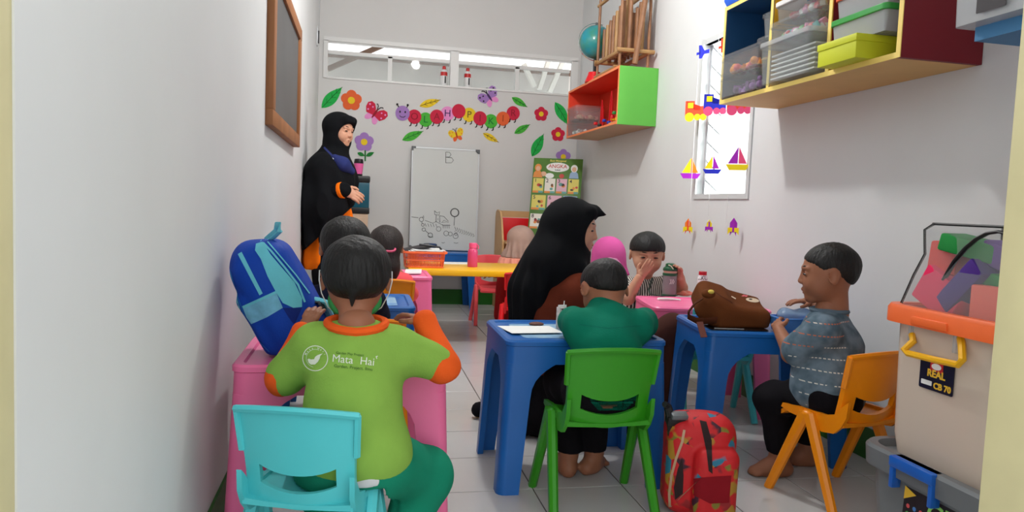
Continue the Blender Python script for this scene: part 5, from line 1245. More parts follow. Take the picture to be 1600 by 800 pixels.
# wooden display rack with the number poster leaning on it
m_birch = mat('birch_ply', (222, 176, 122), 0.5, var=0.08, vscale=5)
t = thing('display_rack', 'birch plywood display rack with rounded ends in the back corner', 'rack', (1.48, 6.0, 0))
for xs_ in (1.185, 1.80):
    M = Matrix(((0, 0, 1, xs_), (1, 0, 0, 6.02), (0, 1, 0, 0), (0, 0, 0, 1)))
    bm = new_bm(); prism(bm, [(0, 0), (0.39, 0), (0.40, 0.80), (0.38, 0.85), (0.33, 0.868), (0.20, 0.85), (0.13, 0.78), (0.04, 0.60)], 0.016, M); obj('side_panel', bm, m_birch, t, world=True, smooth=False)
bm = new_bm(); bx(bm, 1.201, 1.80, 6.395, 6.41, 0.05, 0.86); obj('back_panel', bm, m_birch, t, world=True, smooth=False)
for zz in (0.08, 0.34, 0.585):
    bm = new_bm(); bx(bm, 1.201, 1.80, 5.96, 6.395, zz, zz+0.014); o = obj('tier', bm, m_birch, t, world=True, smooth=False)
t = thing('red_book', 'red book standing on the display rack', 'book', (1.40, 6.31, 0.6)); bm = new_bm(); bx(bm, 1.22, 1.60, 6.30, 6.325, 0.60, 0.80, 0.002); obj('cover', bm, m_red, t, world=True)
bm = new_bm(); bx(bm, 1.222, 1.597, 6.304, 6.321, 0.60, 0.803); obj('pages', bm, m_wht, t, world=True, smooth=False)
# the poster board
pA = PY(834.5, 246.5, 6.25)
exv = Vector((0.93, -0.367, 0)); eyv = Vector((0.367, 0.93, 0))*0.30+Vector((0, 0, 1))
pw = 0.432; ph = 0.74
PM = plane_m(pA, exv, eyv)
sc_ = pw/75.0
t = thing('number_poster', 'green number-learning poster board leaning in the back corner', 'poster', (1.6, 6.05, 0.60))
m_pg = mat('poster_green', (84, 128, 52), 0.4, var=0.12, vscale=12)
bm = new_bm(); bx(bm, 0, pw, -ph, 0, -0.012, 0.0, 0.001, PM); obj('board', bm, m_pg, t, world=True)
def pq(part, poly, m, layer=1, parent=None):
    """poster artwork in 5.71x enlarged photograph pixels: x from 140, y from 92 along the poster"""
    bm = new_bm(); prism(bm, [((x-140)/430*pw, -(y-92)/430*pw*1.02) for x, y in poly], 0.0008, PM @ Matrix.Translation((0, 0, layer*0.0009))); return obj(part, bm, m, parent or t, world=True, smooth=False)
def rc4(x0, y0, x1, y1): return [(x0, y0), (x1, y0), (x1, y1), (x0, y1)]
inks = {n: mat('ink_'+n, c, 0.5) for n, c in dict(cream=(232, 226, 214), yellow=(222, 206, 96), pink=(222, 176, 190), blue=(150, 176, 206), orange=(226, 140, 56), red=(196, 60, 50), skin=(226, 176, 140), white=(236, 236, 232), brown=(120, 76, 40), black=(40, 34, 40), teal=(100, 160, 150)).items()}
pq('speech_oval', ellipse(100, 42, 20, 355, 172), inks['white'])
def ptext(s, size, x, y, m): text(s, size/430*pw, PM @ Matrix.Translation(((x-140)/430*pw, -(y-92)/430*pw*1.02, 0.0022)), m, t, 0.0004, bold=0.0006)
ptext('ANGKA', 46, 355, 165, inks['red']); ptext('Buat Mengenal', 24, 355, 115, inks['yellow'])
ptext('HURUF', 15, 355, 198, inks['black'])
for x, hd, sk, bd in ((185, 'orange', 'skin', 'orange'), (500, 'white', 'skin', 'blue')):
    pq('figure_body', [(x-40, 268), (x-34, 225), (x-15, 205), (x+15, 205), (x+34, 225), (x+42, 268)], inks[bd]); pq('figure_scarf', ellipse(30, 34, 16, x, 180), inks[hd], 2); pq('figure_face', ellipse(19, 22, 14, x, 188), inks[sk], 3)
pq('figure_child', ellipse(26, 22, 14, 235, 235), inks['skin']); pq('figure_child', ellipse(38, 24, 14, 290, 250), inks['white']); pq('figure_child', ellipse(22, 20, 14, 395, 250), inks['red'])
cols = ['yellow', 'cream', 'pink', 'yellow']; nums = ['1', '2', '3', '4', '5', '6', '7', '8', '9', '10']
for i in range(10):
    r, c = (0, i) if i < 4 else ((1, i-4) if i < 7 else (2, i-7))
    n = (4, 3, 3)[r]; w = 400/n; x0 = 152+c*w*1.02; y0 = (275, 425, 590)[r]
    cell = pq('number_card', rc4(x0, y0, x0+w*0.9, y0+122), inks[['yellow', 'cream', 'pink', 'yellow', 'yellow', 'pink', 'blue', 'cream', 'cream', 'yellow'][i]])
    g = random.Random(i)
    for k in range(3 if n > 3 else 5):
        pq('card_picture', ellipse(g.uniform(10, 18), g.uniform(8, 16), 10, x0+w*(0.25+0.4*g.random())+8, y0+45+60*g.random()), inks[['red', 'brown', 'teal', 'orange', 'black'][(i+k) % 5]], 2, cell)
    ptext(nums[i], 44, x0+20, y0+22, inks['black']); pq('caption_bar', rc4(x0, y0+112, x0+w*0.5, y0+130), inks['orange'], 2, cell); pq('caption_bar', rc4(x0+w*0.5, y0+112, x0+w*0.88, y0+130), inks['teal'], 2, cell)
# ================================================================== people
def skin_mat(name, rgb): return mat(name, rgb, 0.5, var=0.06, vscale=9, bump=0.03, bscale=120, spec=0.35, sss=0.08)
sk_a = skin_mat('skin_tan', (178, 122, 92)); sk_b = skin_mat('skin_brown', (158, 104, 78)); sk_c = skin_mat('skin_light', (206, 152, 124))
m_hair = mat('hair_black', (12, 10, 10), 0.6, var=0.3, vscale=30, bump=0.5, bscale=90, stretch=(1, 1, 0.25)); m_hairb = mat('hair_brown_black', (40, 30, 28), 0.5, var=0.4, vscale=30, bump=0.5, bscale=90, stretch=(3, 3, 0.3))
m_eye = mat('eye_dark', (26, 18, 16), 0.15); m_white = mat('eye_white', (225, 220, 214), 0.3); m_lip = mat('lip', (156, 78, 74), 0.4)
HC = {}
def head_local(child=True):
    """head with face, ears and neck; unit: chin to crown = 1; x right, y forward, z up"""
    key = child
    if key in HC: return HC[key]
    w = 1.04 if child else 0.98
    S = Shape(0.0185, press=False)
    S.ell((0, -0.05, 0.12), (0.375*w, 0.43, 0.375)); S.ell((0, 0.08, -0.14), (0.305*w, 0.31, 0.33), None, 0.16)
    S.ell((0, 0.27, -0.395), (0.12, 0.085, 0.085), None, 0.12)
    for s in (-1, 1):
        S.ell((s*0.17, 0.22, -0.17), (0.13, 0.13, 0.14), None, 0.10)
        S.ell((s*0.155, 0.40, 0.015), (0.09, 0.055, 0.052), None, 0.06, sub=True)
        S.ell((s*0.155, 0.315, 0.010), (0.078, 0.060, 0.050), None, 0.02)
        S.cone((s*0.06, 0.375, 0.10), (s*0.22, 0.33, 0.105), 0.030, 0.022, 0.05)
        S.ell((s*0.385*w, -0.05, -0.02), (0.035, 0.095, 0.135), ((0.94, -s*0.34, 0), (s*0.34, 0.94, 0), (0, 0, 1)), 0.03)
        S.ell((s*0.415*w, -0.03, -0.01), (0.02, 0.05, 0.08), None, 0.02, sub=True)
        S.ell((s*0.05, 0.395, -0.135), (0.036, 0.04, 0.032), None, 0.03)
    S.cone((0, 0.375, 0.03), (0, 0.425, -0.115), 0.028, 0.043, 0.05)
    S.cone((-0.085, 0.345, -0.275), (0, 0.385, -0.255), 0.018, 0.026, 0.03); S.cone((0.085, 0.345, -0.275), (0, 0.385, -0.255), 0.018, 0.026, 0.03)
    S.cone((-0.06, 0.350, -0.312), (0.06, 0.350, -0.312), 0.026, 0.026, 0.03)
    S.cone((0, -0.10, -0.22), (0, -0.12, -0.66), 0.20 if child else 0.22, 0.20 if child else 0.24, 0.08)
    HC[key] = S.mesh(); return HC[key]
def face_parts(p, MH, s, lids=0.35, look=0.0):
    """eyes, brows and lips as parts of the person"""
    for q in (-1, 1):
        bm = new_bm(); ball(bm, (0, 0, 0), (0.060, 0.030, 0.024*lids+0.010), MH @ Matrix.Scale(s, 4) @ Matrix.Translation((q*0.155, 0.362, 0.006)) @ Matrix.Rotation(-q*0.35, 4, 'Z'), 12); obj('eye', bm, m_eye, p, world=True)
        bm = new_bm(); M = MH @ Matrix.Scale(s, 4); tube(bm, [M @ Vector(c) for c in ((q*0.07, 0.392, 0.120), (q*0.15, 0.372, 0.138), (q*0.24, 0.303, 0.120))], [0.010*s, 0.014*s, 0.006*s], 6); obj('eyebrow', bm, m_hair, p, world=True)
    M = MH @ Matrix.Scale(s, 4)
    bm = new_bm(); tube(bm, [M @ Vector(c) for c in ((-0.085, 0.350, -0.278), (-0.03, 0.383, -0.262), (0, 0.384, -0.268), (0.03, 0.383, -0.262), (0.085, 0.350, -0.278))], [0.006*s, 0.020*s, 0.019*s, 0.020*s, 0.006*s], 8)
    tube(bm, [M @ Vector(c) for c in ((-0.07, 0.352, -0.292), (0, 0.370, -0.310), (0.07, 0.352, -0.292))], [0.006*s, 0.024*s, 0.006*s], 8); obj('lips', bm, m_lip, p, world=True)
def place_head(c, fwd, s, up=(0, 0, 1), child=True):
    MH = basis(c, fwd, up); return MH, xf(head_local(child), MH, s)
def hair_local(style):
    key = 'hair_'+style
    if key in HC: return HC[key]
    S = Shape(0.0185, press=False)
    if style == 'crop':           # short back and sides
        S.ell((0, -0.055, 0.135), (0.400, 0.450, 0.390)); S.ell((0, -0.27, 0.0), (0.31, 0.185, 0.20), None, 0.05); S.cut((0, 0.50, -0.86), (0, 0.16, 0.11), 0.05)
        for s in (-1, 1): S.ell((s*0.46, 0.02, -0.06), (0.12, 0.16, 0.20), None, 0.03, sub=True)
    elif style == 'thick':        # fuller hair down to the nape, with a tail
        S.ell((0, -0.06, 0.13), (0.43, 0.47, 0.42)); S.ell((0, -0.22, -0.01), (0.37, 0.27, 0.22), None, 0.08); S.cone((-0.04, -0.40, -0.14), (-0.05, -0.37, -0.32), 0.06, 0.02, 0.04)
        S.cut((0, 0.75, -0.66), (0, 0.20, 0.13), 0.03)
        for s in (-1, 1): S.ell((s*0.46, 0.0, -0.10), (0.13, 0.15, 0.17), None, 0.02, sub=True)
    elif style == 'bowl':         # straight fringe over the brow
        S.ell((0, -0.03, 0.17), (0.43, 0.475, 0.40)); S.ell((0, -0.2, -0.02), (0.39, 0.28, 0.24), None, 0.06)
        S.cut((0, 0.22, -1), (0, 0.30, 0.150), 0.015)
        for s in (-1, 1): S.ell((s*0.46, 0.02, -0.06), (0.13, 0.14, 0.20), None, 0.02, sub=True)
    elif style == 'long':
        S.ell((0, -0.06, 0.13), (0.43, 0.48, 0.43)); S.chain([(0, -0.2, -0.05), (0.02, -0.26, -0.5), (0.10, -0.22, -1.0), (0.16, -0.15, -1.55)], [0.36, 0.32, 0.25, 0.10], 0.12)
        S.ell((0, 0.60, -0.30), (0.40, 0.45, 0.55), None, 0.05, sub=True)
    g = np.random.default_rng(3)
    S.disp(lambda X, Y, Z: 0.003*np.sin(46*np.arctan2(Y+0.06, X)+4*Z+2*np.sin(9*Z))+0.004*np.sin(19*X+7*Z+11*Y))
    HC[key] = S.mesh(); return HC[key]
def hand_mesh(wrist, tip_dir, palm_normal, L, curl=0.5, right=True, spread=0.12, thumb=0.7):
    """wrist at the origin, fingers along tip_dir, back of the hand facing -palm_normal"""
    S = Shape(0.030, press=False); q = 1 if right else -1
    S.ell((0, 0.25, 0), (0.21, 0.27, 0.085)); S.cone((0, -0.06, 0), (0, 0.12, 0), 0.145, 0.15, 0.08)
    for i, (x, ln) in enumerate(((-0.155, 0.34), (-0.052, 0.43), (0.052, 0.46), (0.155, 0.41))):
        p = np.array([x*q*-1, 0.44, 0.0]); a = 0.0; side = -x*q*spread*3
        r = 0.062
        for k, f in enumerate((0.45, 0.32, 0.25)):
            a += curl*(0.7 if k == 0 else 1.0)
            n = p+np.array([math.sin(side)*f*ln, math.cos(a)*f*ln, -math.sin(a)*f*ln])
            S.cone(p, n, r, r*0.9, 0.012); p = n; r *= 0.9
    p0 = np.array([-q*0.13, 0.10, -0.02]); p1 = p0+np.array([-q*0.15*thumb-q*0.03, 0.13, -0.07]); p2 = p1+np.array([-q*0.06, 0.14, -0.05]); p3 = p2+np.array([q*0.01, 0.10, -0.03])
    S.cone(p0, p1, 0.09, 0.075, 0.04); S.cone(p1, p2, 0.070, 0.062, 0.012); S.cone(p2, p3, 0.062, 0.055, 0.012)
    return xf(S.mesh(), basis(wrist, tip_dir, -Vector(palm_normal)), L)
def foot_shape(S, heel, toe, r=0.026):
    heel, toe = Vector(heel), Vector(toe); mid = heel.lerp(toe, 0.55)
    S.cone(heel+Vector((0, 0, r)), mid+Vector((0, 0, r*1.05)), r, r*1.05, 0.02); S.cone(mid+Vector((0, 0, r)), toe+Vector((0, 0, r*0.62)), r*1.1, r*0.62, 0.02)
    d = (toe-heel).normalized(); sd = Vector((-d.y, d.x, 0))
    for k in range(5): S.cone(toe-d*0.012*abs(k-1.5)*0.6+sd*(0.011*(k-2))+Vector((0, 0, 0.010)), toe+d*0.014-d*0.006*abs(k-1.5)+sd*(0.012*(k-2))+Vector((0, 0, 0.008)), 0.008, 0.0075, 0.006)
def person(label, base, meshes, skin, group=None):
    V, Fq = join(meshes); o = mesh_obj('person', V, Fq, skin, None, Vector(base)); return tag(o, label, 'person', group)
def hair_obj(p, MH, s, style, m=None):
    V, Fq = xf(hair_local(style), MH, s); return mesh_obj('hair', V, Fq, m or m_hair, p)
def V3(*a): return Vector(a)

# ------------------------------------------------------------------ boy in lime green at the front table
PRESS[:] = [('chair', aqua), ('table', pink1)]
c = PY(556, 436, 1.75); MH, hd = place_head(c, (-0.03, 1, -0.10), 0.190)
nk = PY(557, 510, 1.70); shL, shR = PY(492, 538, 1.72), PY(622, 545, 1.72)
elL, wrL = PY(443, 590, 1.76), PY(474, 522, 1.862)
elR, wrR = PY(692, 572, 1.74), PY(664, 503, 1.80)
chest, belly, hip = PY(556, 570, 1.70), PY(552, 650, 1.66), PY(556, 712, 1.645)
hpR, knR, anR = PY(592, 722, 1.66), PY(666, 740, 1.765), PY(632, 850, 1.73)
hpL, knL, anL = PY(515, 722, 1.68), PY(492, 735, 1.85), PY(518, 830, 1.84)
anR.z = 0.09; anL.z = 0.09
S = Shape(0.007); S.chain([nk, chest, belly, hip], [0.045, 0.075, 0.08, 0.085], 0.04)
for a, b, w in ((shL, elL, wrL), (shR, elR, wrR)): S.chain([a, b, w], [0.036, 0.029, 0.021], 0.02)
for a, b, w in ((hpL, knL, anL), (hpR, knR, anR)):
    S.chain([a, b, w], [0.055, 0.042, 0.028], 0.02)
    foot_shape(S, (w.x, w.y-0.02, 0.0), (w.x+0.01, w.y+0.11, 0.0))
hL = hand_mesh(wrL, PY(487, 492, 1.890)-wrL, (0.30, 0.92, -0.1), 0.105, 0.32, right=False)
hR = hand_mesh(wrR, PY(632, 488, 1.86)-wrR, (-0.2, -0.1, -1), 0.105, 0.35, right=True)
p1 = person('boy in a lime green shirt with orange collar, seen from behind', (hip.x, hip.y, 0), [S.mesh(), hd, hL, hR], sk_b)
hair_obj(p1, MH, 0.190, 'thick')
m_lime_c = cloth('cotton_lime', (138, 180, 78)); m_orc = cloth('cotton_orange', (240, 96, 36)); m_tealp = cloth('cotton_teal_green', (24, 134, 104))
S = Shape(0.006)
S.chain([nk+V3(0, 0, -0.062), chest, belly, hip+V3(0, 0, 0.02)], [0.060, 0.094, 0.100, 0.104], 0.05)
S.cone(shL+V3(0.01, 0, -0.005), shR+V3(-0.01, 0, -0.005), 0.050, 0.050, 0.05); S.cone(hip+V3(-0.018, 0, 0.01), hip+V3(0.022, 0, 0.01), 0.104, 0.104, 0.03)
sE = shL.lerp(elL, 0.92); S.cone(shL, sE, 0.050, 0.047, 0.03); sF = shR.lerp(elR, 0.86); S.cone(shR, sF, 0.050, 0.046, 0.03)
S.cut((elL-shL), shL.lerp(elL, 0.95)) if False else None
S.wrinkle(0.0035, 34, 11)
S.cut((0, 0, -1), (0, 0, hip.z-0.035))
shirt1 = sdf_obj('shirt', S, m_lime_c, p1)
for a_, b_, c_, d_r in ((sE, elL, wrL, 0.041), (sF, elR, wrR, 0.042)):
    S = Shape(0.006); S.cone(a_, b_, 0.043, d_r, 0.02); S.cone(b_, c_, d_r, 0.030, 0.01); S.wrinkle(0.002, 60, 4); sdf_obj('sleeve', S, m_orc, p1)
bm = new_bm(); cx, cy, cz = nk.x, nk.y+0.006, nk.z-0.006
tube(bm, [(cx+0.066*math.cos(a), cy+0.064*math.sin(a), cz+0.009+0.006*math.sin(a)+0.004*abs(math.cos(a))) for a in [2*math.pi*k/20 for k in range(20)]], 0.0105, 8, closed_path=True); obj('collar', bm, m_orc, p1, world=True)
S = Shape(0.0065); S.cone(hip+V3(-0.03, 0, -0.01), hip+V3(0.03, 0, -0.01), 0.097, 0.097, 0.04)
for a, b, w in ((hpL, knL, anL), (hpR, knR, anR)): S.chain([a, b, w], [0.078, 0.062, 0.050], 0.03)
S.wrinkle(0.0045, 38, 21); S.cut((0, 0, 1), (0, 0, hip.z+0.03)); pants = sdf_obj('trousers', S, m_tealp, p1)
S = Shape(0.006); S.cone(hip+V3(-0.02, 0, 0.0), hip+V3(0.02, 0, 0.0), 0.101, 0.101, 0.03); S.cut((0, 0, 1), (0, 0, hip.z+0.0)); S.cut((0, 0, -1), (0, 0, hip.z-0.041)); sdf_obj('undershirt', S, cloth('cotton_white', (214, 214, 216)), p1)
# shirt print
bv = bvh_of(shirt1); m_pw = mat('shirt_print_white', (226, 232, 214), 0.8); m_pd = mat('shirt_print_green', (70, 110, 40), 0.8)
def C4(x, y): return 440+x*0.175, 500+y*0.175
def ring(cx, cy, r, n=28): return [(cx+r*math.cos(2*math.pi*k/n), cy+r*math.sin(2*math.pi*k/n)) for k in range(n+1)]
lx_, ly_ = C4(300, 342)
lay('print_ring', px_line(ring(lx_, ly_, 19.5), 1.3, 2), bv, m_pw, p1); lay('print_ring', px_line(ring(lx_, ly_, 14)[8:24], 0.5, 2), bv, m_pw, p1)
lay('print_bird', px_poly([C4(*q) for q in [(232, 350), (245, 345), (262, 352), (290, 350), (300, 328), (318, 315), (335, 308), (368, 298), (345, 320), (340, 345), (325, 372), (298, 398), (262, 398), (240, 380)]], 3), bv, m_pw, p1)
for i, ch in enumerate('Mata Hari'):
    if ch == ' ': continue
    a = math.radians(205+16.5*i); lay('lettering', px_text(ch, 4.4, lx_+16.2*math.cos(a), ly_+16.2*math.sin(a), math.tan(a+math.pi/2) if abs(math.cos(a+math.pi/2)) > 0.05 else 0, 0.05), bv, m_pw, p1)
lay('lettering', px_text('Mata', 17, *C4(545, 352), 0.10, 0.0), bv, m_pw, p1); lay('lettering', px_text('Hai', 17, *C4(765, 372), 0.10, 0.0), bv, m_pw, p1)
lay('lettering', px_text('r', 9, *C4(850, 330), -0.3, 0.2), bv, m_pw, p1)
lay('lettering', px_text('Garden Play Project', 5.4, *C4(610, 303), 0.10, 0.02), bv, m_pd, p1); lay('lettering', px_text('Garden. Project. Ilmu', 7.0, *C4(640, 425), 0.10, 0.03), bv, m_pd, p1)
# face mask: ear loops and the edge of the green mask
m_loop = mat('elastic_white', (225, 225, 225), 0.8); H_ = MH @ Matrix.Scale(0.19, 4)
for q in (-1, 1):
    bm = new_bm(); tube(bm, [H_ @ Vector(v) for v in ((q*0.33, 0.25, -0.10), (q*0.42, 0.05, 0.10), (q*0.44, -0.08, 0.10), (q*0.44, -0.13, -0.02), (q*0.41, -0.05, -0.18), (q*0.33, 0.12, -0.36), (q*0.28, 0.22, -0.40))], 0.0014, 6); obj('mask_loop', bm, m_loop, p1, world=True)
S = Shape(0.005); C_ = H_ @ Vector((0, 0.16, -0.27)); S.ell(C_, (0.064, 0.056, 0.048), np.array(MH.to_3x3().transposed())); S.cut(MH.to_3x3() @ Vector((0, -1, 0)), H_ @ Vector((0, 0.02, 0))); sdf_obj('face_mask', S, cloth('mask_green', (62, 150, 84)), p1)

# ------------------------------------------------------------------ boy in teal writing at the blue table
PRESS[:] = [('chair', green), ('table', blueA)]
c = PY(944, 452, 2.215); MH, hd = place_head(c, (-0.10, 0.86, -0.50), 0.186)
nk = PY(950, 492, 2.135); shL, shR = PY(905, 512, 2.13), PY(995, 512, 2.13)
elL, wrL = PY(894, 524, 2.27), PY(925, 520, 2.40); elR, wrR = PY(1003, 528, 2.27), PY(965, 520, 2.40)
for v in (elL, elR): v.z = max(v.z, 0.532)
for v in (wrL, wrR): v.z = max(v.z, 0.522)
chest, belly, hip = PY(950, 545, 2.095), PY(950, 590, 2.07), V3(0.735, 2.065, 0.372)
hpL, knL, anL = V3(0.690, 2.10, 0.345), V3(0.682, 2.345, 0.315), PY(888, 715, 2.315)
hpR, knR, anR = V3(0.785, 2.10, 0.345), V3(0.815, 2.35, 0.315), PY(928, 712, 2.325)
anL.z = anR.z = 0.075
S = Shape(0.007); S.chain([nk, chest, belly, hip], [0.045, 0.07, 0.078, 0.085], 0.04)
for a, b, w in ((shL, elL, wrL), (shR, elR, wrR)): S.chain([a, b, w], [0.034, 0.027, 0.020], 0.02)
for a, b, w in ((hpL, knL, anL), (hpR, knR, anR)): S.chain([a, b, w, V3(w.x, w.y, 0.03)], [0.05, 0.04, 0.030, 0.027], 0.02)
foot_shape(S, (anL.x-0.004, anL.y-0.02, 0), (anL.x-0.015, anL.y+0.11, 0), 0.027); foot_shape(S, (anR.x-0.03, anR.y-0.015, 0), (anR.x+0.055, anR.y+0.075, 0), 0.027)
hL = hand_mesh(wrL, V3(0.8, 0.5, -0.15), (0, 0, -1), 0.105, 0.5, False); hR = hand_mesh(wrR, V3(-0.7, 0.6, -0.15), (0, 0, -1), 0.105, 0.7, True)
p9 = person('boy in a teal shirt bending over the blue table', (hip.x, hip.y, 0), [S.mesh(), hd, hL, hR], sk_b)
hair_obj(p9, MH, 0.186, 'crop', m_hair)
m_teals = cloth('cotton_teal', (10, 114, 90)); m_blackp = cloth('cotton_black', (22, 20, 24), 0.95, 0.2)
S = Shape(0.006); S.chain([nk+V3(0, 0.0, -0.025), chest, belly, hip+V3(0, 0, 0.0)], [0.060, 0.092, 0.096, 0.098], 0.05); S.cone(shL, shR, 0.050, 0.050, 0.05)
for a, b, w in ((shL, elL, wrL), (shR, elR, wrR)): S.chain([a, b, w], [0.050, 0.044, 0.034], 0.03)
S.cone(nk+V3(0, 0.008, -0.004), nk+V3(-0.002, 0.03, 0.010), 0.058, 0.052, 0.02)
S.wrinkle(0.004, 34, 31); S.cut((0, 0, -1), (0, 0, 0.30)); S.cut(wrL-elL, wrL-(wrL-elL).normalized()*0.02) if False else None
sh9 = sdf_obj('shirt', S, m_teals, p9)
bv = bvh_of(sh9); lay('yoke_seam', px_line([(905, 507), (950, 513), (1002, 509)], 1.0), bv, cloth('cotton_teal_dark', (10, 100, 84)), p9, 0.001)
S = Shape(0.0065); S.cone(hip+V3(-0.04, 0, -0.01), hip+V3(0.04, 0, -0.01), 0.085, 0.085, 0.03)
for a, b, w in ((hpL, knL, anL), (hpR, knR, anR)): S.chain([a, b, w+V3(0, 0, 0.012)], [0.066, 0.055, 0.041], 0.03)
S.wrinkle(0.003, 50, 8); S.cut((0, 0, 1), (0, 0, 0.40)); S.cut((0, 0, -1), (0, 0, 0.082)); sdf_obj('trousers', S, m_blackp, p9)

# ------------------------------------------------------------------ boy in grey-blue at the right-hand table
PRESS[:] = [('chair', orange), ('table', blueB)]
c = PY(1294, 428, 2.14); f10 = V3(-0.86, 0.50, -0.06); MH, hd = place_head(c, f10, 0.203)
nk = PY(1296, 482, 2.135); hip = PY(1292, 632, 2.075); hip.z = 0.345
shN, shF = PY(1262, 510, 2.10), PY(1322, 505, 2.20)     # near (left) and far (right) shoulder
shN, shF = PY(1283, 517, 2.05), PY(1300, 508, 2.24)
elN, wrN = PY(1237, 553, 2.11), PY(1217, 515, 2.250); elF, wrF = V3(1.69, 2.33, 0.548), V3(1.652, 2.40, 0.598)
chest, belly = PY(1296, 540, 2.125), PY(1293, 590, 2.095)
knN, anN = PY(1206, 622, 2.245), PY(1216, 735, 2.235); knF, anF = PY(1232, 622, 2.38), PY(1262, 722, 2.32); anN.z = anF.z = 0.07
hpN, hpF = hip+V3(-0.03, -0.03, -0.02), hip+V3(-0.01, 0.05, -0.02)
S = Shape(0.007); S.chain([nk, chest, belly, hip], [0.045, 0.075, 0.08, 0.085], 0.04)
for a, b, w in ((shN, elN, wrN), (shF, elF, wrF)): S.chain([a, b, w], [0.034, 0.030, 0.020], 0.02)
for a, b, w in ((hpN, knN, anN), (hpF, knF, anF)): S.chain([a, b, w, V3(w.x, w.y, 0.03)], [0.055, 0.042, 0.030, 0.027], 0.02)
foot_shape(S, (anN.x+0.025, anN.y-0.005, 0), (anN.x-0.085, anN.y+0.02, 0), 0.027); foot_shape(S, (anF.x+0.02, anF.y, 0), (anF.x-0.08, anF.y+0.03, 0), 0.027)
hN = hand_mesh(wrN, PY(1209, 494, 2.335)-wrN, (0.55, 0.75, 0.1), 0.105, 0.4, False); hF = hand_mesh(wrF, V3(-0.75, 0.1, 0.02), (0, 0, -1), 0.105, 0.25, True)
p10 = person('boy in a grey-blue shirt and black trousers on the orange chair', (hip.x, hip.y, 0), [S.mesh(), hd, hN, hF], sk_b)
hair_obj(p10, MH, 0.203, 'crop', m_hair); face_parts(p10, MH, 0.203, 0.5)
def dash_mat():
    m = bpy.data.materials.new('batik_grey_blue'); m.use_nodes = True; nt = m.node_tree; L = nt.links; b = nt.nodes['Principled BSDF']; b.inputs['Roughness'].default_value = 0.9; b.inputs['Specular IOR Level'].default_value = 0.15
    tc = nt.nodes.new('ShaderNodeTexCoord'); sp = nt.nodes.new('ShaderNodeSeparateXYZ'); L.new(tc.outputs['Object'], sp.inputs[0])
    nz = nt.nodes.new('ShaderNodeTexNoise'); nz.inputs['Scale'].default_value = 8; L.new(tc.outputs['Object'], nz.inputs['Vector'])
    def mth(op, a, bb=None):
        n = nt.nodes.new('ShaderNodeMath'); n.operation = op
        for i, v in enumerate((a, bb)):
            if v is None: continue
            if isinstance(v, (int, float)): n.inputs[i].default_value = v
            else: L.new(v, n.inputs[i])
        return n.outputs[0]
    z = mth('MULTIPLY', sp.outputs[2], 26.0); row = mth('FRACT', z); line = mth('LESS_THAN', row, 0.09)
    x = mth('ADD', mth('MULTIPLY', sp.outputs[0], 95.0), mth('MULTIPLY', mth('FLOOR', z), 0.37)); dash = mth('LESS_THAN', mth('FRACT', x), 0.62)
    keep = mth('GREATER_THAN', nz.outputs['Fac'], 0.47); k = mth('MULTIPLY', mth('MULTIPLY', line, dash), keep)
    n2 = nt.nodes.new('ShaderNodeTexNoise'); n2.inputs['Scale'].default_value = 5; L.new(tc.outputs['Object'], n2.inputs['Vector'])
    rp = nt.nodes.new('ShaderNodeValToRGB'); rp.color_ramp.elements[0].color = (*lin((196, 112, 84)), 1); rp.color_ramp.elements[0].position = 0.48; rp.color_ramp.elements[1].color = (*lin((214, 214, 206)), 1); rp.color_ramp.elements[1].position = 0.52; L.new(n2.outputs['Fac'], rp.inputs[0])
    n3 = nt.nodes.new('ShaderNodeTexNoise'); n3.inputs['Scale'].default_value = 22; L.new(tc.outputs['Object'], n3.inputs['Vector'])
    r3 = nt.nodes.new('ShaderNodeValToRGB'); r3.color_ramp.elements[0].color = (*lin((78, 98, 112)), 1); r3.color_ramp.elements[0].position = 0.35; r3.color_ramp.elements[1].color = (*lin((112, 130, 144)), 1); r3.color_ramp.elements[1].position = 0.65; L.new(n3.outputs['Fac'], r3.inputs[0])
    mx = nt.nodes.new('ShaderNodeMix'); mx.data_type = 'RGBA'; L.new(k, mx.inputs[0]); L.new(r3.outputs[0], mx.inputs[6]); L.new(rp.outputs[0], mx.inputs[7]); L.new(mx.outputs[2], b.inputs['Base Color'])
    return m
S = Shape(0.006); S.chain([nk+V3(0, 0, -0.055), chest, belly, hip+V3(0, 0, 0.0)], [0.060, 0.096, 0.102, 0.110], 0.05); S.cone(shN, shF, 0.050, 0.050, 0.05)
sN = shN.lerp(elN, 0.82); S.cone(shN, sN, 0.052, 0.052, 0.03); sF = shF.lerp(elF, 0.7); S.cone(shF, sF, 0.052, 0.05, 0.03)
S.wrinkle(0.0038, 34, 17); S.cut((0, 0, -1), (0, 0, hip.z-0.06)); S.cut(elN-shN, shN.lerp(elN, 1.0)) if False else None
sdf_obj('shirt', S, dash_mat(), p10)
bm = new_bm(); tube(bm, [(nk.x+0.056*math.cos(a), nk.y+0.056*math.sin(a), nk.z-0.006) for a in [2*math.pi*k/18 for k in range(18)]], 0.008, 8, closed_path=True); obj('collar', bm, cloth('rib_grey_blue', (96, 114, 128)), p10, world=True)
S = Shape(0.0065); S.cone(hip+V3(0, -0.03, -0.01), hip+V3(0, 0.04, -0.01), 0.088, 0.088, 0.03)
for a, b, w in ((hpN, knN, anN), (hpF, knF, anF)): S.chain([a, b, w+V3(0, 0, 0.02)], [0.070, 0.054, 0.042], 0.03)
S.wrinkle(0.003, 50, 9); S.cut((0, 0, 1), (0, 0, hip.z+0.03)); S.cut((0, 0, -1), (0, 0, 0.085)); sdf_obj('trousers', S, m_blackp, p10)

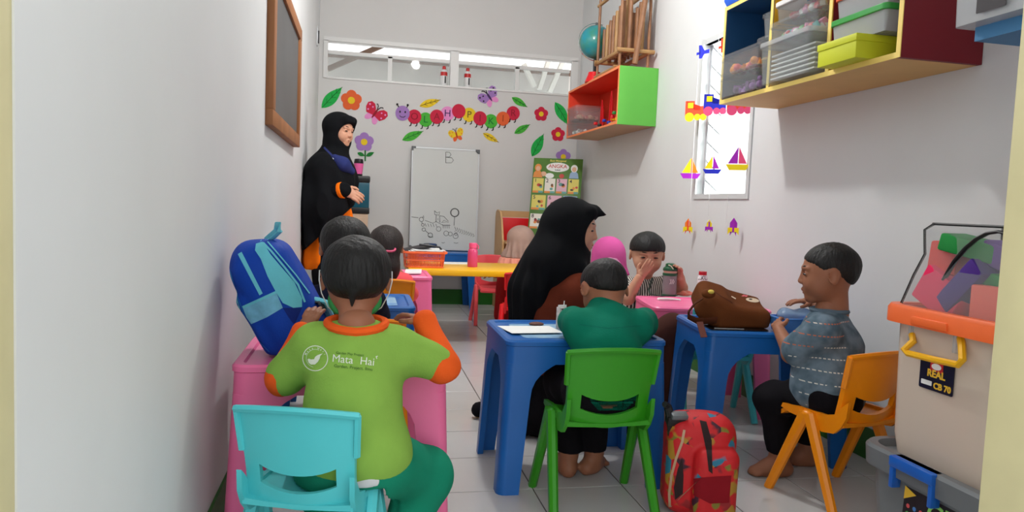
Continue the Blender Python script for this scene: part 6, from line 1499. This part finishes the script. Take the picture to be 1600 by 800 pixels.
# ------------------------------------------------------------------ boy in the striped top behind the pink table
PRESS[:] = []
c = PY(1011, 398, 3.52); f8 = V3(-0.22, -1, -0.16); MH, hd = place_head(c, f8, 0.212)
nk = c+V3(0.02, 0.05, -0.155); hip = V3(c.x+0.02, 3.60, 0.372); chest = c+V3(0.02, 0.05, -0.25); belly = chest.lerp(hip, 0.5)
shR, shL = PY(982, 448, 3.54), PY(1042, 446, 3.56)
elR, wrR = PY(981, 466, 3.40), PY(1000, 433, 3.37); elL, wrL = PY(1064, 450, 3.47), PY(1063, 434, 3.39)
pch = dup(green, (hip.x, 3.63, 0), math.radians(170), 'coral plastic chair under the boy in stripes', {'plastic_green': m_coral})
PRESS[:] = [('chair', pch), ('table', pink2)]
S = Shape(0.007); S.chain([nk, chest, belly, hip], [0.05, 0.08, 0.085, 0.09], 0.04)
for a, b, w in ((shL, elL, wrL), (shR, elR, wrR)): S.chain([a, b, w], [0.036, 0.032, 0.023], 0.02)
for s in (-1, 1): S.chain([hip+V3(s*0.05, 0, -0.02), hip+V3(s*0.07, -0.16, -0.05), V3(hip.x+s*0.07, 3.46, 0.04)], [0.06, 0.045, 0.03], 0.02); foot_shape(S, (hip.x+s*0.07, 3.48, 0), (hip.x+s*0.07+0.02, 3.40, 0))
hR = hand_mesh(wrR, PY(1017, 410, 3.33)-wrR, (0.5, 0.8, 0.5), 0.112, 0.15, True, 0.1); hL = hand_mesh(wrL, PY(1060, 412, 3.355)-wrL, (-0.85, -0.45, 0.0), 0.112, 0.40, False, 0.15)
p8 = person('boy in a black and white striped top facing the camera', (hip.x, hip.y, 0), [S.mesh(), hd, hL, hR], sk_c)
hair_obj(p8, MH, 0.212, 'bowl'); face_parts(p8, MH, 0.212, 0.45)
def stripe_mat():
    m = bpy.data.materials.new('striped_cotton'); m.use_nodes = True; nt = m.node_tree; L = nt.links; b = nt.nodes['Principled BSDF']; b.inputs['Roughness'].default_value = 0.9
    tc = nt.nodes.new('ShaderNodeTexCoord'); w = nt.nodes.new('ShaderNodeTexWave'); w.wave_type = 'BANDS'; w.bands_direction = 'X'; w.inputs['Scale'].default_value = 26; w.inputs['Distortion'].default_value = 1.6; w.inputs['Detail'].default_value = 1; L.new(tc.outputs['Object'], w.inputs['Vector'])
    r = nt.nodes.new('ShaderNodeValToRGB'); r.color_ramp.elements[0].position = 0.45; r.color_ramp.elements[1].position = 0.55; r.color_ramp.elements[0].color = (*lin((40, 36, 38)), 1); r.color_ramp.elements[1].color = (*lin((214, 208, 200)), 1); L.new(w.outputs['Fac'], r.inputs[0]); L.new(r.outputs[0], b.inputs['Base Color']); return m
S = Shape(0.006); S.chain([nk+V3(0, 0, -0.045), chest, belly, hip], [0.055, 0.095, 0.104, 0.105], 0.05); S.cone(shL, shR, 0.045, 0.045, 0.05); S.cone(shL, shL.lerp(elL, 0.55), 0.048, 0.05, 0.03); S.cone(shR, shR.lerp(elR, 0.55), 0.048, 0.05, 0.03); S.wrinkle(0.002, 50, 3); sdf_obj('shirt', S, stripe_mat(), p8)
S = Shape(0.008); S.cone(hip+V3(-0.04, 0, -0.01), hip+V3(0.04, 0, -0.01), 0.085, 0.085, 0.03)
for s in (-1, 1): S.chain([hip+V3(s*0.05, 0, -0.02), hip+V3(s*0.07, -0.16, -0.05), V3(hip.x+s*0.07, 3.46, 0.09)], [0.07, 0.058, 0.045], 0.02)
S.cut((0, 0, 1), (0, 0, hip.z+0.04)); sdf_obj('trousers', S, m_blackp, p8)
m_strapd = mat('strap_dark_green', (44, 58, 50), 0.7)

# ------------------------------------------------------------------ headscarves
def scarf(S, c, fwd, up, s, k_open=1.0, visor=0.0):
    MH = basis(c, fwd, up); R = np.array(MH.to_3x3().transposed()); A = MH.to_3x3()
    def L(x, y, z): return Vector(c)+A @ Vector((x*s, y*s, z*s))
    S.ell(L(0, -0.07, 0.12), (0.475*s, 0.52*s, 0.46*s), R); S.ell(L(0, -0.03, -0.24), (0.425*s, 0.37*s, 0.40*s), R, 0.10*s)
    if visor: S.cone(L(-0.20, 0.30, 0.34), L(0.20, 0.30, 0.34), 0.12*s, 0.12*s, 0.10*s); S.cone(L(0, 0.36, 0.36), L(0, 0.36+visor, 0.28), 0.10*s, 0.07*s, 0.10*s)
    S.ell(L(0, 0.64, -0.13), (0.62*s*k_open, 0.51*s, 0.44*s), R, 0.03*s, sub=True)
    return L
def folds(S, cx, cy, z0, amp, n, ph=0.0):
    """vertical drape folds growing below z0"""
    S.disp(lambda X, Y, Z: amp*np.clip((z0-Z)/0.12, 0, 1)*np.sin(n*np.arctan2(Y-cy, X-cx)+ph+3*Z))

# ------------------------------------------------------------------ woman sitting on the floor
PRESS[:] = [('table', pink2), ('table', blueA)]
c = PY(896, 357, 2.92); fw = V3(0.91, -0.40, -0.08); MH, hd = place_head(c, fw, 0.225, child=False)
nk = c+V3(-0.05, 0.01, -0.17); chest = PY(872, 470, 2.93); belly = PY(862, 545, 2.92); hip = PY(852, 615, 2.92); hip.z = 0.12
shN, shF = PY(902, 455, 2.80), PY(885, 445, 3.10); elN, wrN = PY(930, 520, 2.83), PY(968, 525, 2.87); elF, wrF = PY(935, 500, 3.08), PY(962, 508, 3.02)
S = Shape(0.009); S.chain([nk, chest, belly, hip], [0.055, 0.11, 0.12, 0.13], 0.06)
for a, b, w in ((shN, elN, wrN), (shF, elF, wrF)): S.chain([a, b, w], [0.05, 0.04, 0.027], 0.02)
kn, an = PY(1052, 512, 2.83), PY(1042, 620, 2.83); an.z = 0.06
S.chain([hip+V3(0.05, 0.05, 0), kn, an], [0.085, 0.046, 0.036], 0.03); foot_shape(S, (an.x-0.04, an.y, 0), (an.x+0.14, an.y, 0), 0.034)
S.chain([hip+V3(0.04, -0.04, -0.02), V3(hip.x+0.31, 2.80, 0.085), V3(hip.x-0.02, 2.74, 0.06)], [0.085, 0.06, 0.04], 0.03); foot_shape(S, (hip.x-0.03, 2.74, 0), (hip.x-0.16, 2.79, 0), 0.034)
hN = hand_mesh(wrN, V3(0.9, 0.2, -0.2), (0, 0, -1), 0.17, 0.4, False); hF = hand_mesh(wrF, V3(0.9, 0.1, -0.2), (0, 0, -1), 0.17, 0.4, True)
p6 = person('woman in a black headscarf and rust-brown top sitting on the floor', (hip.x, hip.y, 0), [S.mesh(), hd, hN, hF], sk_c); face_parts(p6, MH, 0.225, 0.5)
m_rust = cloth('rust_brown_fabric', (112, 50, 32)); m_blk_s = cloth('scarf_black', (17, 18, 21), 0.9, 0.15, 0.06)
S = Shape(0.008); S.chain([nk+V3(0, 0, -0.08), chest, belly, hip+V3(0, 0, 0.10)], [0.09, 0.135, 0.145, 0.155], 0.07); S.cone(shN, shF, 0.075, 0.075, 0.06)
for a, b, w in ((shN, elN, wrN), (shF, elF, wrF)): S.chain([a, b, w], [0.072, 0.062, 0.045], 0.04)
S.wrinkle(0.004, 30, 13); S.cut((0, 0, -1), (0, 0, 0.17)); sdf_obj('top', S, m_rust, p6)
S = Shape(0.009); S.chain([hip+V3(0, 0, 0.06), hip+V3(0.05, -0.02, 0.0)], [0.16, 0.17], 0.05); S.chain([hip+V3(0.04, -0.04, -0.02), V3(hip.x+0.31, 2.80, 0.10), V3(hip.x+0.0, 2.76, 0.08)], [0.14, 0.11, 0.09], 0.06); S.ell((hip.x-0.05, 2.85, 0.05), (0.22, 0.17, 0.09), None, 0.05); S.cone((hip.x-0.15, 2.92, 0.05), (hip.x-0.27, 2.98, 0.035), 0.06, 0.03, 0.05)
S.cone(hip+V3(0.05, 0.05, 0), hip.lerp(kn, 0.6), 0.12, 0.09, 0.05); folds(S, hip.x, hip.y, 0.3, 0.006, 16); S.wrinkle(0.004, 34, 5); S.cut((0, 0, -1), (0, 0, 0.002)); S.cut((0, 0, 1), (0, 0, 0.25)); sdf_obj('skirt', S, m_blackp, p6)
S = Shape(0.008); S.chain([hip.lerp(kn, 0.55), kn, an+V3(0, 0, 0.05)], [0.065, 0.055, 0.048], 0.03); S.wrinkle(0.003, 40, 2); S.cut((0, 0, -1), (0, 0, 0.07)); sdf_obj('trouser_leg', S, cloth('dark_brown_fabric', (72, 42, 36)), p6)
S = Shape(0.0075); L_ = scarf(S, c, fw, (0, 0, 1), 0.225, 1.0, 0.16)
S.chain([L_(0, -0.15, -0.2), PY(862, 415, 2.93), PY(838, 455, 2.95), PY(815, 530, 2.98)], [0.095, 0.112, 0.095, 0.065], 0.08)
S.cone(PY(872, 415, 2.86), PY(900, 425, 2.82), 0.085, 0.045, 0.06); S.cone(PY(880, 415, 2.95), PY(905, 425, 3.06), 0.09, 0.06, 0.06); S.cone(L_(0, -0.12, -0.50), PY(900, 428, 2.95), 0.065, 0.055, 0.05)
S.cone(PY(838, 455, 2.86), PY(812, 535, 2.90), 0.05, 0.04, 0.06)
folds(S, c.x-0.12, c.y, c.z-0.12, 0.007, 11, 1.0); S.wrinkle(0.002, 26, 4); sdf_obj('headscarf', S, m_blk_s, p6)

# ------------------------------------------------------------------ standing teacher
PRESS[:] = []
c = PY(531, 204, 4.95); fw = V3(0.80, -0.58, -0.10); MH, hd = place_head(c, fw, 0.212, child=False)
bx_ = c.x-0.06; by__ = 4.98
def TP(px, py, Y=4.95): return PY(px, py, Y)
nk = c+V3(-0.03, 0.02, -0.17); chest = V3(bx_, by__, 1.03); waist = V3(bx_, by__, 0.84); hip = V3(bx_, by__, 0.74)
shR, shL = V3(bx_-0.04, by__-0.15, 1.09), V3(bx_+0.04, by__+0.16, 1.09)
elR, wrR = TP(505, 305, 4.82), TP(537, 297, 4.76); elL, wrL = V3(bx_+0.10, by__+0.17, 0.90), TP(548, 305, 4.86)
S = Shape(0.010); S.chain([nk, chest, waist, hip], [0.055, 0.11, 0.10, 0.12], 0.06)
for a, b, w in ((shR, elR, wrR), (shL, elL, wrL)): S.chain([a, b, w], [0.045, 0.036, 0.026], 0.02)
for s in (-1, 1): S.chain([hip+V3(0, s*0.07, -0.02), V3(bx_, by__+s*0.08, 0.42), V3(bx_, by__+s*0.08, 0.05)], [0.085, 0.06, 0.04], 0.03); foot_shape(S, (bx_-0.03, by__+s*0.08, 0), (bx_+0.15, by__+s*0.10, 0), 0.036)
hR = hand_mesh(wrR, TP(550, 303, 4.76)-wrR, (-0.1, 0.9, -0.3), 0.165, 0.35, True, 0.1); hL = hand_mesh(wrL, V3(-0.5, -0.5, 0.2), (-0.3, 0.9, 0), 0.165, 0.4, False)
p2 = person('standing teacher in a long black headscarf and orange tunic', (bx_, by__, 0), [S.mesh(), hd, hR, hL], sk_c); face_parts(p2, MH, 0.212, 0.4)
m_ort = cloth('tunic_orange', (252, 118, 14)); m_navyb = cloth('bag_navy', (44, 52, 104))
S = Shape(0.009); S.chain([chest, waist, hip, V3(bx_, by__, 0.50)], [0.13, 0.125, 0.145, 0.17], 0.06); folds(S, bx_, by__, 0.9, 0.006, 10); S.cut((0, 0, -1), (0, 0, 0.435)); S.cut((-1, 0, 0), (XL1+0.012, 0, 0))
S.cone((bx_-0.02, by__-0.19, 0.30), (bx_-0.02, by__-0.17, 0.60), 0.045, 0.012, 0.01, sub=True); S.cone((bx_-0.02, by__-0.19, 0.45), (bx_-0.02, by__-0.10, 0.45), 0.035, 0.03, 0.01, sub=True); sdf_obj('tunic', S, m_ort, p2)
S = Shape(0.010); 
for s in (-1, 1): S.chain([hip+V3(0, s*0.07, -0.02), V3(bx_, by__+s*0.08, 0.42), V3(bx_, by__+s*0.08, 0.06)], [0.10, 0.09, 0.085], 0.03)
S.cut((0, 0, 1), (0, 0, 0.72)); sdf_obj('trousers', S, m_blackp, p2)
S = Shape(0.007); S.cone(elR, wrR, 0.058, 0.05, 0.02); S.wrinkle(0.002, 40, 3); sdf_obj('sleeve', S, m_blk_s, p2)
S = Shape(0.006); dv = (wrR-elR).normalized(); S.cone(wrR-dv*0.012, wrR-dv*0.022, 0.054, 0.054, 0.0); S.cut(dv, wrR-dv*0.002); S.cut(-dv, wrR-dv*0.03); sdf_obj('cuff', S, m_ort, p2)
S = Shape(0.009); L_ = scarf(S, c, fw, (0, 0, 1), 0.212, 1.0, 0.03)
S.cone(L_(0, -0.16, -0.50), chest+V3(0, 0, 0.02), 0.07, 0.17, 0.08)
S.chain([chest+V3(-0.0, -0.06, 0.02), V3(bx_-0.02, by__-0.10, 0.85), V3(bx_-0.03, by__-0.08, 0.66)], [0.145, 0.155, 0.15], 0.10); S.cut((-1, 0, 0), (XL1+0.012, 0, 0)); S.cone(chest+V3(0.02, 0.08, 0), V3(bx_+0.0, by__+0.08, 0.90), 0.15, 0.16, 0.08)
S.cone(chest+V3(0, 0, 0.02), shR, 0.10, 0.085, 0.06); S.cone(shR, elR, 0.085, 0.08, 0.05); S.cone(chest+V3(0, 0, 0.02), shL, 0.10, 0.085, 0.06); folds(S, bx_, by__, 1.1, 0.010, 12); S.wrinkle(0.003, 22, 8); S.cut((-1, 0, 0), (XL1+0.014, 0, 0))
a, b = TP(474, 392, 4.78), TP(552, 322, 4.78); nrm = V3((b-a).z, 0, -(b-a).x)
if nrm.z > 0: nrm = -nrm
S.cut(nrm, a, 0.01)
S.cone(TP(538, 298, 4.68), TP(556, 300, 4.68), 0.035, 0.03, 0.02, sub=True); S.cone(wrR+V3(0, -0.05, 0), wrR+V3(0.02, -0.14, 0.0), 0.05, 0.06, 0.01, sub=True)
sc2 = sdf_obj('headscarf', S, m_blk_s, p2); bv = bvh_of(sc2)
def C8(x, y): return 440+x*0.4, 140+y*0.4
S = Shape(0.006); q = [TP(*C8(205, 262), 4.74), TP(*C8(235, 295), 4.71), TP(*C8(275, 322), 4.70)]
hq = []
for (px, py) in (C8(208, 268), C8(238, 292), C8(272, 318)):
    h = bv.ray_cast(V3(0, 0, CAM_H), Vector(_ray(px, py)).normalized()); hq.append(h[0] if h[0] is not None else TP(px, py, 4.74))
S.chain(hq, [0.026, 0.045, 0.025], 0.03); sdf_obj('sling_bag', S, m_navyb, p2)
lay('bag_strap', px_line([C8(165, 225), C8(185, 245), C8(208, 268)], 3.0), bv, m_navyb, p2, 0.006); lay('strap_ring', px_poly([C8(198, 262), C8(206, 260), C8(209, 270), C8(201, 272)], 2), bv, m_alu, p2, 0.012)

# ------------------------------------------------------------------ children further back
def back_child(label, px, py, Y, s, base_z, skin, top, style=None, fwd=(0, 1, -0.1), hairm=None, lean=0.06, press=(), torso=None, legs=None):
    PRESS[:] = list(press)
    c = PY(px, py, Y); MH, hd = place_head(c, fwd, s)
    f = Vector((torso or fwd)[:2]+(0,)).normalized(); r = V3(f.y, -f.x, 0); lf = Vector((legs or torso or fwd)[:2]+(0,)).normalized(); lr = V3(lf.y, -lf.x, 0)
    nk = c+V3(0, 0, -0.14)-f*0.03; hip = V3(c.x, c.y, base_z+0.075)-f*lean; chest = nk.lerp(hip, 0.35); belly = nk.lerp(hip, 0.7)
    shs = [nk+r*(q*0.095)+V3(0, 0, -0.045) for q in (-1, 1)]; els = [shs[i]+r*(q*0.04)+f*0.10+V3(0, 0, -0.07) for i, q in enumerate((-1, 1))]; wrs = [els[i]-r*(q*0.06)+f*0.13+V3(0, 0, 0.0) for i, q in enumerate((-1, 1))]
    if any(k == 'table' for k, _ in press):
        for w in wrs: w.z = max(w.z, 0.513)
    S = Shape(0.009); S.chain([nk, chest, belly, hip], [0.045, 0.075, 0.08, 0.085], 0.04)
    kn = [hip+lr*(q*0.06)+lf*0.22+V3(0, 0, -0.02) for q in (-1, 1)]; an = [V3(k.x, k.y, 0.03) for k in kn]
    for i in (0, 1):
        S.chain([shs[i], els[i], wrs[i]], [0.034, 0.028, 0.02], 0.02); S.chain([hip+lr*((-1, 1)[i]*0.05), kn[i], an[i]], [0.055, 0.042, 0.028], 0.02); foot_shape(S, an[i]-lf*0.02-V3(0, 0, 0.03), an[i]+lf*0.10-V3(0, 0, 0.03))
    hs = [hand_mesh(wrs[i], f-r*(0.3*(-1, 1)[i]), (0, 0, -1), 0.105, 0.4, i == 1) for i in (0, 1)]
    p = person(label, (hip.x, hip.y, 0), [S.mesh(), hd]+hs, skin)
    if style: hair_obj(p, MH, s, style, hairm)
    S = Shape(0.008); S.chain([nk+V3(0, 0, -0.03), chest, belly, hip], [0.058, 0.092, 0.098, 0.102], 0.05); S.cone(shs[0], shs[1], 0.047, 0.047, 0.04)
    for i in (0, 1): S.cone(shs[i], els[i], 0.047, 0.043, 0.03)
    S.wrinkle(0.0025, 40, 6); S.cut((0, 0, -1), (0, 0, hip.z-0.05)); sdf_obj('shirt', S, top, p)
    return p, c, MH, nk, hip, chest, f, r, kn, an
m_navy_c = cloth('cotton_navy', (26, 30, 52)); m_coralc = cloth('cotton_coral', (250, 96, 104))
def pants_for(p, hip, kn, an, r, m):
    S = Shape(0.009); S.cone(hip-r*0.04, hip+r*0.04, 0.085, 0.085, 0.03)
    for i in (0, 1): S.chain([hip+r*((-1, 1)[i]*0.05), kn[i], an[i]+V3(0, 0, 0.06)], [0.068, 0.055, 0.043], 0.02)
    S.cut((0, 0, 1), (0, 0, hip.z+0.03)); sdf_obj('trousers', S, m, p)
r_ = back_child('boy with thick black hair in a navy top, behind the boy in lime green', 539, 387, 2.62, 0.205, 0.295, sk_b, m_navy_c, 'thick', (-0.1, 1, -0.05), lean=0.02, press=[('chair', och1), ('table', blueC)]); pants_for(r_[0], r_[4], r_[8], r_[9], r_[7], m_blackp)
r_ = back_child('girl with long dark hair in a coral top', 603, 386, 3.84, 0.208, 0.295, sk_b, m_coralc, 'long', (0.05, 1, -0.05), m_hairb, lean=0.02, press=[('chair', och2), ('table', pink3)]); pants_for(r_[0], r_[4], r_[8], r_[9], r_[7], m_coralc)
p4, MH4 = r_[0], r_[2]
bm = new_bm(); tube(bm, [MH4 @ Vector((0.02+0.03*math.cos(a), -0.105+0.012*math.sin(a), -0.01+0.01*math.sin(a))) for a in [2*math.pi*k/12 for k in range(12)]], 0.006, 6, closed_path=True); obj('hair_tie', bm, mat('tie_pink', (230, 90, 130), 0.6), p4, world=True)
m_beige, m_peach = cloth('scarf_taupe', (176, 148, 136)), cloth('scarf_peach', (244, 164, 142)); m_mag, m_magl = cloth('scarf_magenta', (198, 84, 148)), cloth('scarf_pale_pink', (236, 176, 210)); m_wine = cloth('dress_wine_red', (168, 36, 40))
# girl in the beige headscarf, turned to the left
p5, c, MH, nk, hip, chest, f, r, kn, an = back_child('girl in a beige and peach headscarf and wine-red dress', 811, 377, 5.38, 0.21, 0.295, sk_b, m_wine, None, (-0.75, 0.65, -0.12), lean=0.06, press=[('chair', cch)], torso=(-0.9, -0.1), legs=(-0.55, -0.85))
S = Shape(0.008); L_ = scarf(S, c, (-0.75, 0.65, -0.12), (0, 0, 1), 0.21, 0.9); S.chain([L_(0, -0.1, -0.3), chest+V3(-0.02, 0, 0.02), chest+V3(-0.05, -0.02, -0.08)], [0.09, 0.14, 0.155], 0.07); folds(S, c.x-0.02, c.y, c.z+0.02, 0.012, 13, 0.6)
V_, F_ = S.mesh(); zc = PY(800, 402, 5.38).z
S.cut((0, 0, -1), (0, 0, zc)); sdf_obj('headscarf', S, m_beige, p5)
S.ops = S.ops[:-1]; S.disp(lambda X, Y, Z: 0.001+0*X); S.cut((0, 0, 1), (0, 0, zc+0.002)); S.cut((0, 0, -1), (0, 0, PY(800, 432, 5.38).z)); sdf_obj('scarf_border', S, m_peach, p5)
km = (kn[0]+kn[1])/2; S = Shape(0.009); S.chain([hip, km+V3(0.03, 0.03, 0.02)], [0.115, 0.095], 0.06); S.cone(chest, hip, 0.10, 0.115, 0.05)
for i_ in (0, 1): S.chain([kn[i_]+V3(0, 0, 0.01), V3(kn[i_].x, kn[i_].y-0.01, 0.10)], [0.075, 0.085], 0.05)
folds(S, km.x, km.y, 0.4, 0.006, 11); S.cut((0, 0, -1), (0, 0, 0.06)); sdf_obj('dress', S, m_wine, p5)
# girl in the magenta headscarf
_c = PY(950, 400, 4.05)
mch = dup(green, (_c.x, _c.y-0.02, 0), 0, 'coral plastic chair under the girl in the magenta headscarf', {'plastic_green': m_coral})
p7, c, MH, nk, hip, chest, f, r, kn, an = back_child('girl in a magenta headscarf, seen from behind', 950, 400, 4.05, 0.20, 0.27, sk_b, m_mag, None, (0.1, 1, -0.15), lean=0.0, press=[('chair', mch)])
S = Shape(0.008); L_ = scarf(S, c, (0.1, 1, -0.15), (0, 0, 1), 0.20, 0.9); S.chain([L_(0, -0.1, -0.3), chest+V3(0, -0.02, 0.0), chest+V3(0, -0.03, -0.10)], [0.09, 0.125, 0.13], 0.07); folds(S, c.x, c.y, c.z-0.02, 0.008, 9); S.cut((0, 0, -1), (0, 0, 0.53)); s7 = sdf_obj('headscarf', S, m_mag, p7)
lay('scarf_band', px_poly([(936, 410), (942, 404), (953, 402), (964, 404), (970, 411), (968, 420), (938, 420)], 3), bvh_of(s7), m_magl, p7, 0.003)
pants_for(p7, hip, kn, an, r, m_mag)
